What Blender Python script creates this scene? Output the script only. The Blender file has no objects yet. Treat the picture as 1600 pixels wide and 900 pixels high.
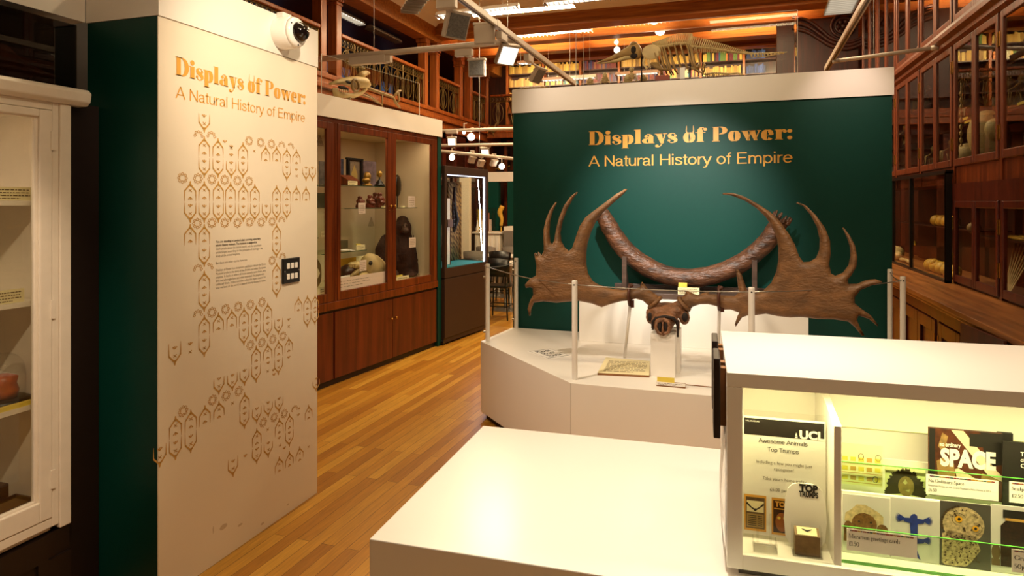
import bpy, bmesh, math, random
from mathutils import Vector, Matrix
from mathutils.geometry import delaunay_2d_cdt
random.seed(7)
SC = bpy.context.scene
COL = SC.collection
pi = math.pi

# ---------------------------------------------------------------- camera, world, light, exposure
TH = math.radians(18.3); FOC = 1040.0; HOR = 318.0; ZC = 1.6
CT, ST = math.cos(TH), math.sin(TH)
cam_d = bpy.data.cameras.new('camera'); cam = bpy.data.objects.new('camera', cam_d); COL.objects.link(cam)
cam_d.sensor_width = 36; cam_d.lens = 36*FOC/1600; cam_d.shift_y = -(450-HOR)/1600
cam_d.clip_start = 0.02; cam_d.clip_end = 100
cam.location = (0, 0, ZC); cam.rotation_euler = (pi/2, 0, TH)
SC.camera = cam

SC.view_settings.view_transform = 'Standard'
SC.view_settings.look = 'None'
SC.view_settings.exposure = 0.35
SC.view_settings.gamma = 1.0
SC.view_settings.use_curve_mapping = False
SC.cycles.use_denoising = True
SC.cycles.max_bounces = 10
SC.cycles.diffuse_bounces = 5
SC.cycles.glossy_bounces = 4
SC.cycles.transparent_max_bounces = 24
SC.cycles.sample_clamp_indirect = 6
SC.cycles.blur_glossy = 0.5

world = bpy.data.worlds.new('world'); SC.world = world; world.use_nodes = True
world.node_tree.nodes['Background'].inputs[0].default_value = (1.0, 0.8, 0.6, 1)
world.node_tree.nodes['Background'].inputs[1].default_value = 0.03

def area(name, loc, size, power, col=(1, 0.80, 0.58), target=None, spread=180):
    d = bpy.data.lights.new(name, 'AREA'); d.shape = 'RECTANGLE'; d.size, d.size_y = size
    d.energy = power; d.color = col; d.spread = math.radians(spread)
    o = bpy.data.objects.new(name, d); COL.objects.link(o); o.location = loc
    if target is not None:
        o.rotation_euler = (Vector(target)-Vector(loc)).to_track_quat('-Z', 'Y').to_euler()
    o.visible_camera = True
    return o
def spot(name, loc, target, power, angle=40, blend=0.6, col=(1, 0.84, 0.64), radius=0.05):
    d = bpy.data.lights.new(name, 'SPOT'); d.energy = power; d.color = col
    d.spot_size = math.radians(angle); d.spot_blend = blend; d.shadow_soft_size = radius
    o = bpy.data.objects.new(name, d); COL.objects.link(o); o.location = loc
    o.rotation_euler = (Vector(target)-Vector(loc)).to_track_quat('-Z', 'Y').to_euler()
    return o
# area lights added out of view below the ceiling, brightening hall and foreground
WARM = (1, 0.76, 0.45)
for (lx, ly, pw) in ((0.2, 0.2, 14), (1.0, 0.6, 26), (-1.9, 3.4, 22), (0.7, 3.4, 22), (-2.6, 6.8, 60), (0.4, 7.2, 60), (-2.8, 8.9, 90), (0.2, 8.9, 90)):
    area('ceiling_fill', (lx, ly, 4.30), (1.5, 0.16), pw, WARM)
# up-light bounced off the back coffers
for (lx, ly) in ((-3.4, 10.35), (-1.6, 10.35), (0.3, 10.35), (-3.4, 11.15), (-1.6, 11.15), (0.3, 11.15)):
    area('cove_light', (lx, ly, 4.28), (1.4, 0.10), 24, (1, 0.76, 0.42), target=(lx, ly, 5))
for lx in (-3.6, -2.2, -0.8, 0.6):
    area('shelf_light', (lx, 12.2, 4.1), (1.2, 0.08), 16, (1, 0.78, 0.45), target=(lx, 12.9, 3.6))
# track spotlights
spot('track_spot', (-0.45, 2.9, 3.0), (-0.42, 5.25, 1.42), 480, 40, 1.0, (.95, .92, .84))
spot('track_spot', (-1.72, 4.3, 2.92), (-1.25, 5.24, 2.3), 22, 50, 1.0, (1, .8, .62))
spot('track_spot', (0.83, 4.5, 2.92), (0.78, 5.22, 2.3), 20, 50, 1.0, (1, .75, .62))
spot('track_spot', (-1.72, 2.6, 2.95), (-0.7, 4.1, 0.7), 190, 54, 0.9)
spot('track_spot', (0.83, 2.7, 2.95), (0.0, 4.3, 1.0), 110, 50, 0.8)
spot('track_spot', (-0.25, 2.1, 3.0), (-0.25, 2.25, 0.62), 150, 60, 0.9)
spot('track_spot', (0.7, 2.1, 3.0), (0.75, 2.15, 1.15), 75, 54, 0.9)
spot('track_spot', (-0.9, 1.9, 3.0), (-2.18, 2.75, 2.0), 125, 56, 1.0, (1, .80, .56))
spot('track_spot', (-0.9, 0.5, 3.0), (-2.45, 1.35, 1.2), 120, 34, 0.6, (1, .76, .52))
spot('track_spot', (-0.9, 3.2, 3.6), (-0.4, 5.4, 2.75), 60, 44, 1.0)  # added spot, off the tracks, to brighten the dolphin skeleton
spot('track_spot', (-1.72, 5.2, 2.9), (-3.2, 6.0, 1.4), 50, 60, 0.9)
# LED strip below the shop counter top, lamps inside the glazed cases
COUNTER_LED = 6.5

# ---------------------------------------------------------------- pixel <-> place
def ray(px, py):
    a = (px-800)/FOC; b = (HOR-py)/FOC
    return Vector((a*CT-ST, a*ST+CT, b))
C0 = Vector((0, 0, ZC))
def PZ(px, py, z): r = ray(px, py); return C0+r*((z-ZC)/r.z)
def PX(px, py, x): r = ray(px, py); return C0+r*(x/r.x)
def PY(px, py, y): r = ray(px, py); return C0+r*(y/r.y)
def PD(px, py, d): return C0+ray(px, py)*d
class Fr:
    """a local frame standing on the floor: u right, v away, z up"""
    def __init__(s, x, y, deg):
        a = math.radians(deg); s.o = Vector((x, y, 0)); s.U = Vector((math.cos(a), math.sin(a), 0)); s.V = Vector((-math.sin(a), math.cos(a), 0))
        s.M = Matrix.Translation(s.o) @ Matrix.Rotation(a, 4, 'Z'); s.Mi = s.M.inverted()
    def P(s, u, v, z): return s.o+s.U*u+s.V*v+Vector((0, 0, z))
    def hit(s, px, py, n, d):
        r = ray(px, py); t = (d-(C0-s.o).dot(n))/r.dot(n); return s.Mi @ (C0+r*t)
    def onv(s, px, py, v): return s.hit(px, py, s.V, v)
    def onu(s, px, py, u): return s.hit(px, py, s.U, u)
    def onz(s, px, py, z): return s.Mi @ PZ(px, py, z)

# ---------------------------------------------------------------- materials
def srgb(h):
    h = h.lstrip('#'); o = []
    for i in (0, 2, 4):
        c = int(h[i:i+2], 16)/255; o.append(c/12.92 if c <= 0.04045 else ((c+0.055)/1.055)**2.4)
    return (*o, 1)
def _base(name):
    m = bpy.data.materials.new(name); m.use_nodes = True
    return m, m.node_tree.nodes, m.node_tree.links, m.node_tree.nodes['Principled BSDF']
def mat(name, col, rough=0.5, metal=0.0, var=0.0, scale=8.0, bump=0.0, bscale=60.0, spec=0.5, stretch=(1, 1, 1)):
    m, N, L, b = _base(name); c = srgb(col)
    b.inputs['Base Color'].default_value = c; b.inputs['Roughness'].default_value = rough
    b.inputs['Metallic'].default_value = metal; b.inputs['Specular IOR Level'].default_value = spec
    tc = N.new('ShaderNodeTexCoord'); mp = N.new('ShaderNodeMapping'); mp.inputs['Scale'].default_value = stretch
    L.new(tc.outputs['Object'], mp.inputs['Vector'])
    if var > 0:
        n = N.new('ShaderNodeTexNoise'); n.inputs['Scale'].default_value = scale; n.inputs['Detail'].default_value = 5
        r = N.new('ShaderNodeValToRGB'); r.color_ramp.elements[0].position = 0.3; r.color_ramp.elements[1].position = 0.7
        r.color_ramp.elements[0].color = (*[x*(1-var) for x in c[:3]], 1); r.color_ramp.elements[1].color = (*[min(1, x*(1+var*0.6)) for x in c[:3]], 1)
        L.new(mp.outputs[0], n.inputs['Vector']); L.new(n.outputs['Fac'], r.inputs[0]); L.new(r.outputs[0], b.inputs['Base Color'])
    if bump > 0:
        n2 = N.new('ShaderNodeTexNoise'); n2.inputs['Scale'].default_value = bscale; n2.inputs['Detail'].default_value = 4
        bp = N.new('ShaderNodeBump'); bp.inputs['Strength'].default_value = bump; bp.inputs['Distance'].default_value = 0.012
        L.new(mp.outputs[0], n2.inputs['Vector']); L.new(n2.outputs['Fac'], bp.inputs['Height']); L.new(bp.outputs[0], b.inputs['Normal'])
    return m
def wood(name, dark, light, rough=0.42, axis='z', scale=3.0, coat=0.04):
    m, N, L, b = _base(name)
    tc = N.new('ShaderNodeTexCoord'); mp = N.new('ShaderNodeMapping')
    st = {'x': (0.6, 9, 9), 'y': (9, 0.6, 9), 'z': (9, 9, 0.6)}[axis]; mp.inputs['Scale'].default_value = st
    n = N.new('ShaderNodeTexNoise'); n.inputs['Scale'].default_value = scale; n.inputs['Detail'].default_value = 8; n.inputs['Distortion'].default_value = 0.6
    r = N.new('ShaderNodeValToRGB'); r.color_ramp.elements[0].position = 0.28; r.color_ramp.elements[1].position = 0.72
    r.color_ramp.elements[0].color = srgb(dark); r.color_ramp.elements[1].color = srgb(light)
    L.new(tc.outputs['Object'], mp.inputs['Vector']); L.new(mp.outputs[0], n.inputs['Vector']); L.new(n.outputs['Fac'], r.inputs[0]); L.new(r.outputs[0], b.inputs['Base Color'])
    b.inputs['Roughness'].default_value = rough; b.inputs['Coat Weight'].default_value = coat; b.inputs['Coat Roughness'].default_value = 0.2
    return m
def glassm(name, tint=(1, 1, 1), ior=1.5, rough=0.0, refl=1.0):
    m = bpy.data.materials.new(name); m.use_nodes = True; N, L = m.node_tree.nodes, m.node_tree.links; N.clear()
    out = N.new('ShaderNodeOutputMaterial'); mix = N.new('ShaderNodeMixShader'); fr = N.new('ShaderNodeFresnel'); fr.inputs['IOR'].default_value = ior
    t = N.new('ShaderNodeBsdfTransparent'); t.inputs[0].default_value = (*tint, 1); g = N.new('ShaderNodeBsdfGlossy'); g.inputs['Roughness'].default_value = rough
    mu = N.new('ShaderNodeMath'); mu.operation = 'MULTIPLY'; mu.inputs[1].default_value = refl
    ge = N.new('ShaderNodeNewGeometry'); iv = N.new('ShaderNodeMath'); iv.operation = 'SUBTRACT'; iv.inputs[0].default_value = 1.0; L.new(ge.outputs['Backfacing'], iv.inputs[1])
    m2 = N.new('ShaderNodeMath'); m2.operation = 'MULTIPLY'; m2.use_clamp = True; L.new(mu.outputs[0], m2.inputs[0]); L.new(iv.outputs[0], m2.inputs[1])
    L.new(fr.outputs[0], mu.inputs[0]); L.new(m2.outputs[0], mix.inputs[0]); L.new(t.outputs[0], mix.inputs[1]); L.new(g.outputs[0], mix.inputs[2]); L.new(mix.outputs[0], out.inputs[0])
    return m
def emit(name, col, strength):
    m = bpy.data.materials.new(name); m.use_nodes = True; N, L = m.node_tree.nodes, m.node_tree.links; N.clear()
    out = N.new('ShaderNodeOutputMaterial'); e = N.new('ShaderNodeEmission'); e.inputs[0].default_value = srgb(col); e.inputs[1].default_value = strength
    L.new(e.outputs[0], out.inputs[0]); return m
def floor_mat():
    m, N, L, b = _base('oak_boards')
    tc = N.new('ShaderNodeTexCoord'); mp = N.new('ShaderNodeMapping'); mp.inputs['Rotation'].default_value = (0, 0, math.radians(-90+1.0))
    L.new(tc.outputs['Object'], mp.inputs['Vector'])
    br = N.new('ShaderNodeTexBrick'); br.offset = 0.37; br.inputs['Scale'].default_value = 1.0
    br.inputs['Brick Width'].default_value = 1.15; br.inputs['Row Height'].default_value = 0.068; br.inputs['Mortar Size'].default_value = 0.0012; br.inputs['Mortar Smooth'].default_value = 0.1
    br.inputs['Color1'].default_value = (0, 0, 0, 1); br.inputs['Color2'].default_value = (1, 1, 1, 1); br.inputs['Mortar'].default_value = (0.5, 0.5, 0.5, 1); br.inputs['Bias'].default_value = 0
    L.new(mp.outputs[0], br.inputs['Vector'])
    r = N.new('ShaderNodeValToRGB'); E = r.color_ramp.elements
    E[0].color = srgb('#a26a1e'); E[0].position = 0.05; E[1].color = srgb('#ca9638'); E[1].position = 0.95
    e = E.new(0.5); e.color = srgb('#b98129')
    L.new(br.outputs['Color'], r.inputs[0])
    mp2 = N.new('ShaderNodeMapping'); mp2.inputs['Scale'].default_value = (1.0, 16, 1); L.new(mp.outputs[0], mp2.inputs['Vector'])
    n = N.new('ShaderNodeTexNoise'); n.inputs['Scale'].default_value = 5; n.inputs['Detail'].default_value = 8; n.inputs['Distortion'].default_value = 1.2
    L.new(mp2.outputs[0], n.inputs['Vector'])
    mr = N.new('ShaderNodeMapRange'); mr.inputs[1].default_value = 0.3; mr.inputs[2].default_value = 0.7; mr.inputs[3].default_value = 0.78; mr.inputs[4].default_value = 1.12
    L.new(n.outputs['Fac'], mr.inputs[0])
    mx = N.new('ShaderNodeMix'); mx.data_type = 'RGBA'; mx.blend_type = 'MULTIPLY'; mx.inputs[0].default_value = 1
    L.new(r.outputs[0], mx.inputs[6]); L.new(mr.outputs[0], mx.inputs[7])
    mx2 = N.new('ShaderNodeMix'); mx2.data_type = 'RGBA'; mx2.inputs[7].default_value = srgb('#3c2208')
    L.new(br.outputs['Fac'], mx2.inputs[0]); L.new(mx.outputs[2], mx2.inputs[6]); L.new(mx2.outputs[2], b.inputs['Base Color'])
    b.inputs['Roughness'].default_value = 0.32; b.inputs['Specular IOR Level'].default_value = 0.45
    return m
M = {}
M['floor'] = floor_mat()
M['cream'] = mat('cream_print', '#ece0cc', 0.42, var=0.03, scale=2)
M['white'] = mat('white_paint', '#f1ece4', 0.38, var=0.02, scale=3)
M['white_gloss'] = mat('white_laminate', '#f6f2ec', 0.22, var=0.01, scale=2)
M['old_white'] = mat('old_white_paint', '#efe6d8', 0.4, var=0.05, scale=14, bump=0.05, bscale=30)
M['ceil'] = mat('cream_plaster', '#f2e6cf', 0.7, var=0.03, scale=2)
M['green'] = mat('dark_green_paint', '#013c33', 0.45, spec=0.28, var=0.03, scale=30, bump=0.10, bscale=420)
M['gold'] = mat('gold_vinyl', '#dda243', 0.4, 0.0, var=0.03)
M['gold_dk'] = mat('gold_print', '#c99a4c', 0.5)
M['ink'] = mat('black_ink', '#1d1813', 0.6)
M['grey_ink'] = mat('grey_ink', '#8a8172', 0.6)
M['brown_ink'] = mat('brown_ink', '#6b5234', 0.6)
M['mahog'] = wood('mahogany', '#431808', '#7c3a16', 0.28, 'z')
M['mahog_x'] = wood('mahogany_rail', '#4a1a0a', '#87401a', 0.28, 'y')
M['mahog_red'] = wood('red_mahogany', '#2e0c06', '#581e0e', 0.3, 'z')
M['mahog_or'] = wood('orange_stained_wood', '#6e3212', '#a2571f', 0.4, 'z')
M['mahog_ory'] = wood('orange_stained_beam', '#8a4a18', '#bd7730', 0.45, 'x')
M['mahog_dk'] = wood('dark_stained_wood', '#24100a', '#4a2010', 0.4, 'z')
M['counter'] = wood('worn_wooden_counter', '#5f3414', '#a56a35', 0.3, 'y', 2.2)
M['dkbrown'] = mat('dark_brown_paint', '#1d0f0a', 0.45)
M['case_brown'] = mat('brown_powder_coat', '#38261d', 0.5, var=0.03)
M['black'] = mat('black_metal', '#14110f', 0.35, 0.2)
M['blackp'] = mat('black_plastic', '#161312', 0.35)
M['brass'] = mat('brass', '#c79a45', 0.25, 0.9)
M['steel'] = mat('steel', '#b9b4ac', 0.3, 0.9)
M['track'] = mat('grey_track_enamel', '#b9aa9a', 0.4, 0.1)
M['track_dk'] = mat('dark_track_slot', '#4a4038', 0.5)
M['honey'] = mat('honeycomb_louvre', '#77746f', 0.5, 0.3, var=0.35, scale=90)
M['antler'] = mat('fossil_antler', '#7a5532', 0.5, var=0.42, scale=10, bump=0.5, bscale=46, stretch=(1, 1, 2.0))
M['skullb'] = mat('fossil_skull', '#84593a', 0.5, var=0.5, scale=22, bump=0.9, bscale=60)
M['tusk'] = mat('mammoth_tusk', '#5e3a24', 0.42, var=0.75, scale=16, bump=1.0, bscale=38, stretch=(0.6, 1.6, 1.6))
M['cavity'] = mat('bone_cavity', '#1c0f08', 0.8)
M['bone'] = mat('old_bone', '#cbb27c', 0.55, var=0.2, scale=12, bump=0.2, bscale=40)
M['bone_dk'] = mat('dark_old_bone', '#8f713f', 0.55, var=0.3, scale=14, bump=0.2, bscale=40)
M['bone_y'] = mat('yellow_bone', '#d6a83c', 0.5, var=0.2, scale=12)
M['leather'] = mat('brown_leather', '#4c2512', 0.5, var=0.1)
M['acryl'] = glassm('clear_acrylic', (0.97, 0.97, 0.96), 1.49, 0, 1.0)
M['glass'] = glassm('case_glass', (0.96, 0.97, 0.95), 1.5, 0, 1.0)
M['old_glass'] = glassm('old_case_glass', (0.9, 0.9, 0.86), 1.6, 0.0, 1.5)
M['dk_glass'] = glassm('dark_case_glass', (0.5, 0.45, 0.4), 1.5, 0.0, 1.2)
M['gr_glass'] = glassm('green_edge_glass', (0.88, 0.96, 0.86), 1.5, 0, 1.0)
M['glass_edge'] = mat('green_glass_edge', '#2c4a38', 0.15)
M['glass_bright'] = mat('bright_green_glass_edge', '#5fae4a', 0.15)
M['lamp'] = emit('fluorescent_tube', '#ffe6bd', 9.0)
M['lamp_spot'] = emit('spot_lens', '#fff0d6', 30.0)
M['lamp_dim'] = emit('lit_louvre', '#fff2dc', 1.3)
M['led'] = emit('cool_led_strip', '#dfe4ff', 3.5)
M['sky'] = emit('daylight_pane', '#6f7f9c', 0.30)
M['label'] = mat('cream_label', '#eee2b4', 0.6, var=0.02)
M['label_y'] = mat('yellow_label', '#e8cf52', 0.6)
M['label_w'] = mat('white_label', '#f3efe9', 0.5)
M['label_p'] = mat('pinkish_label', '#e2cfc4', 0.6)
M['ply'] = mat('plywood_edge', '#8a5a30', 0.55, var=0.25, scale=20)
M['teal'] = mat('teal_cloth', '#17808c', 0.7)
M['fur'] = mat('reddish_brown_fur', '#3c1d12', 0.9, var=0.4, scale=18, bump=0.8, bscale=50)
M['skin'] = mat('dark_ape_skin', '#4a2c20', 0.6)
M['grey_seat'] = mat('grey_upholstery', '#6f675f', 0.8)

# ---------------------------------------------------------------- mesh builder
WL = {}
class MB:
    def __init__(s, M=None): s.v = []; s.f = []; s.mi = []; s.cur = 0; s.M = M
    def add(s, vs, fs):
        n = len(s.v)
        s.v += [(s.M @ Vector(p)) if s.M is not None else Vector(p) for p in vs]
        s.f += [tuple(i+n for i in f) for f in fs]; s.mi += [s.cur]*len(fs); return s
    def m(s, i): s.cur = i; return s
    def box(s, a, b):
        x0, x1 = sorted((a[0], b[0])); y0, y1 = sorted((a[1], b[1])); z0, z1 = sorted((a[2], b[2]))
        return s.hexa([(x0, y0, z0), (x1, y0, z0), (x1, y1, z0), (x0, y1, z0), (x0, y0, z1), (x1, y0, z1), (x1, y1, z1), (x0, y1, z1)])
    def hexa(s, p): return s.add(p, [(3, 2, 1, 0), (4, 5, 6, 7), (0, 1, 5, 4), (1, 2, 6, 5), (2, 3, 7, 6), (3, 0, 4, 7)])
    def quad(s, *p): return s.add(p, [tuple(range(len(p)))])
    def prism(s, poly, h0, h1, axis='z'):
        f = {'z': lambda a, b, h: (a, b, h), 'y': lambda a, b, h: (a, h, b), 'x': lambda a, b, h: (h, a, b)}[axis]
        n = len(poly); vs = [f(a, b, h0) for a, b in poly]+[f(a, b, h1) for a, b in poly]
        fs = [tuple(range(n-1, -1, -1)), tuple(range(n, 2*n))]+[(i, (i+1) % n, n+(i+1) % n, n+i) for i in range(n)]
        return s.add(vs, fs)
    def tube(s, pts, r, n=8, caps=True, closed=False, flat=1.0):
        pts = [Vector(p) for p in pts]; k = len(pts); rs = r if isinstance(r, (list, tuple)) else [r]*k
        vs = []; fs = []; up = None
        for i, p in enumerate(pts):
            if closed: t = pts[(i+1) % k]-pts[i-1]
            else: t = pts[min(i+1, k-1)]-pts[max(i-1, 0)]
            t.normalize()
            if up is None:
                up = Vector((0, 0, 1)) if abs(t.z) < 0.9 else Vector((0, 1, 0))
            a = t.cross(up); a.normalize(); b = a.cross(t); up = b
            for j in range(n):
                w = 2*pi*j/n; vs.append(p+a*(math.cos(w)*rs[i])+b*(math.sin(w)*rs[i]*flat))
        for i in range(k if closed else k-1):
            for j in range(n):
                i2 = (i+1) % k
                fs.append((i*n+j, i*n+(j+1) % n, i2*n+(j+1) % n, i2*n+j))
        if caps and not closed: fs += [tuple(range(n-1, -1, -1)), tuple((k-1)*n+j for j in range(n))]
        return s.add(vs, fs)
    def lathe(s, prof, c=(0, 0, 0), n=20, ax=None):
        c = Vector(c); R = Matrix.Identity(3) if ax is None else Vector((0, 0, 1)).rotation_difference(Vector(ax)).to_matrix()
        vs = []; fs = []
        for r, z in prof:
            for j in range(n): vs.append(c+R @ Vector((r*math.cos(2*pi*j/n), r*math.sin(2*pi*j/n), z)))
        for i in range(len(prof)-1):
            for j in range(n): fs.append((i*n+j, i*n+(j+1) % n, (i+1)*n+(j+1) % n, (i+1)*n+j))
        fs += [tuple(range(n-1, -1, -1)), tuple((len(prof)-1)*n+j for j in range(n))]
        return s.add(vs, fs)
    def ball(s, c, r, n=12, k=8):
        r = r if isinstance(r, (list, tuple)) else (r, r, r); c = Vector(c)
        vs = [c+Vector((0, 0, -r[2]))]; fs = []
        for i in range(1, k):
            a = -pi/2+pi*i/k
            for j in range(n): vs.append(c+Vector((r[0]*math.cos(a)*math.cos(2*pi*j/n), r[1]*math.cos(a)*math.sin(2*pi*j/n), r[2]*math.sin(a))))
        vs.append(c+Vector((0, 0, r[2]))); t = len(vs)-1
        for j in range(n):
            fs.append((0, 1+(j+1) % n, 1+j)); fs.append((t, 1+(k-2)*n+j, 1+(k-2)*n+(j+1) % n))
            for i in range(k-2): fs.append((1+i*n+j, 1+i*n+(j+1) % n, 1+(i+1)*n+(j+1) % n, 1+(i+1)*n+j))
        return s.add(vs, fs)
    def loft(s, rings, caps=True):
        n = len(rings[0]); vs = [p for r in rings for p in r]; fs = []
        for i in range(len(rings)-1):
            for j in range(n): fs.append((i*n+j, i*n+(j+1) % n, (i+1)*n+(j+1) % n, (i+1)*n+j))
        if caps: fs += [tuple(range(n-1, -1, -1)), tuple((len(rings)-1)*n+j for j in range(n))]
        return s.add(vs, fs)
    def shape(s, sh, O, U, V, sx=1.0, sy=1.0, x0=0.0, y0=0.0):
        vs, fs = sh; O, U, V = Vector(O), Vector(U), Vector(V)
        return s.add([O+U*((x-x0)*sx)+V*((y-y0)*sy) for x, y in vs], fs)
    def build(s, name, mats, parent=None, smooth=False, bevel=0, remesh=0, solid=0, seg=2):
        me = bpy.data.meshes.new(name)
        mats = mats if isinstance(mats, (list, tuple)) else [mats]
        if parent is None:
            xs = [p.x for p in s.v]; ys = [p.y for p in s.v]; zs = [p.z for p in s.v]
            loc = Vector(((min(xs)+max(xs))/2, (min(ys)+max(ys))/2, min(zs)))
        else: loc = WL[parent.name]
        me.from_pydata([p-loc for p in s.v], [], s.f)
        for m_ in mats: me.materials.append(m_)
        for p, i in zip(me.polygons, s.mi): p.material_index = i; p.use_smooth = smooth
        me.update()
        bm_ = bmesh.new(); bm_.from_mesh(me); bmesh.ops.recalc_face_normals(bm_, faces=bm_.faces); bm_.to_mesh(me); bm_.free()
        o = bpy.data.objects.new(name, me); COL.objects.link(o)
        if parent is None: o.location = loc
        else: o.parent = parent
        WL[o.name] = loc
        if remesh:
            r = o.modifiers.new('remesh', 'REMESH'); r.mode = 'VOXEL'; r.voxel_size = remesh; r.use_smooth_shade = True
            sm = o.modifiers.new('smooth', 'SMOOTH'); sm.factor = 0.5; sm.iterations = 4
        if solid:
            q = o.modifiers.new('solid', 'SOLIDIFY'); q.thickness = solid; q.offset = 0
        if bevel:
            b = o.modifiers.new('bevel', 'BEVEL'); b.width = bevel; b.segments = seg; b.limit_method = 'ANGLE'; b.angle_limit = math.radians(40)
        return o
def thing(name, loc, label, cat, group=None):
    o = bpy.data.objects.new(name, None); COL.objects.link(o); o.location = loc; o.empty_display_size = 0.1
    WL[o.name] = Vector(loc); return tag(o, label, cat, group)
def tag(o, label=None, cat=None, group=None, kind=None):
    if label: o['label'] = label
    if cat: o['category'] = cat
    if group: o['group'] = group
    if kind: o['kind'] = kind
    return o
def struct(o): o['kind'] = 'structure'; return o
def dup(root, loc, rotz=None, label=None, group=None):
    r = root.copy(); COL.objects.link(r); r.location = loc; WL[r.name] = Vector(loc)
    if rotz is not None: r.rotation_euler = (0, 0, rotz)
    if label: r['label'] = label
    if group: r['group'] = group
    for ch in list(root.children):
        c = ch.copy(); COL.objects.link(c); c.parent = r
        for g in list(ch.children):
            d = g.copy(); COL.objects.link(d); d.parent = c
    return r
def xf(o, rotz): o.rotation_euler = (0, 0, rotz)

def cat_rom(pts, n=6):
    pts = [Vector(p) for p in pts]; q = [pts[0]*2-pts[1]]+pts+[pts[-1]*2-pts[-2]]; out = []
    for i in range(1, len(q)-2):
        for j in range(n):
            t = j/n; a, b, c, d = q[i-1], q[i], q[i+1], q[i+2]
            out.append(0.5*((2*b)+(c-a)*t+(2*a-5*b+4*c-d)*t*t+(3*b-a-3*c+d)*t**3))
    out.append(pts[-1]); return out
def lerp_list(vals, n):
    out = []
    for i in range(len(vals)-1):
        for j in range(n): out.append(vals[i]+(vals[i+1]-vals[i])*j/n)
    out.append(vals[-1]); return out

def inflate(mb, outline, to3d, thick, step, edge):
    """a closed body from a 2-D outline, thickest in the middle and tapering to its rim"""
    n = len(outline); xs = [p[0] for p in outline]; ys = [p[1] for p in outline]
    def dist(p):
        best = 1e9
        for i in range(n):
            a = Vector(outline[i]); b = Vector(outline[(i+1) % n]); ab = b-a; t = max(0, min(1, (p-a).dot(ab)/max(1e-9, ab.dot(ab))))
            best = min(best, (a+ab*t-p).length)
        return best
    def inside(p):
        c = False; j = n-1
        for i in range(n):
            (xi, yi), (xj, yj) = outline[i], outline[j]
            if (yi > p[1]) != (yj > p[1]) and p[0] < (xj-xi)*(p[1]-yi)/(yj-yi)+xi: c = not c
            j = i
        return c
    pts = [Vector(p) for p in outline]; y = min(ys); row = 0
    while y < max(ys):
        x = min(xs)+(step/2 if row % 2 else 0)
        while x < max(xs):
            p = Vector((x, y))
            if inside(p) and dist(p) > step*0.35: pts.append(p)
            x += step
        y += step*0.87; row += 1
    vs, _, fs, ov, _, _ = delaunay_2d_cdt(pts, [(i, (i+1) % n) for i in range(n)], [], 1, 1e-6)
    top = []; bot = []; verts = []
    for v in vs:
        d = dist(v)
        if d < 1e-5: verts.append(to3d(v.x, v.y, 0)); top.append(len(verts)-1); bot.append(len(verts)-1)
        else:
            h = thick*math.sqrt(max(0, 1-(1-min(1, d/edge))**2))
            verts.append(to3d(v.x, v.y, h)); top.append(len(verts)-1); verts.append(to3d(v.x, v.y, -h)); bot.append(len(verts)-1)
    F = []
    for f in fs:
        if all(top[i] == bot[i] for i in f):
            c = sum((Vector(vs[i]) for i in f), Vector((0, 0)))/len(f); d = max(dist(c), 0.25); h = thick*math.sqrt(max(0, 1-(1-min(1, d/edge))**2))
            verts.append(to3d(c.x, c.y, h)); verts.append(to3d(c.x, c.y, -h)); k = len(verts)-2
            for q in range(len(f)): a, b_ = top[f[q]], top[f[(q+1) % len(f)]]; F += [(a, b_, k), (b_, a, k+1)]
        else: F += [tuple(top[i] for i in f), tuple(bot[i] for i in reversed(f))]
    mb.add(verts, F)

# ---------------------------------------------------------------- lettering
_sans = {}
def sans(txt, bold=0.0, space=1.0):
    key = (txt, bold, space)
    if key not in _sans:
        c = bpy.data.curves.new('letters', 'FONT'); c.body = txt; c.size = 1; c.offset = bold; c.resolution_u = 3; c.space_character = space
        o = bpy.data.objects.new('letters', c); COL.objects.link(o)
        dg = bpy.context.evaluated_depsgraph_get(); me = bpy.data.meshes.new_from_object(o.evaluated_get(dg))
        _sans[key] = ([(v.co.x, v.co.y) for v in me.vertices], [tuple(p.vertices) for p in me.polygons])
        bpy.data.objects.remove(o); bpy.data.curves.remove(c); bpy.data.meshes.remove(me)
    return _sans[key]
SCAP = max(y for x, y in sans('H')[0])
def arc(cx, cy, rx, ry, a0, a1, n=14): return [(cx+rx*math.cos(math.radians(a0+(a1-a0)*i/n)), cy+ry*math.sin(math.radians(a0+(a1-a0)*i/n))) for i in range(n+1)]
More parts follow.
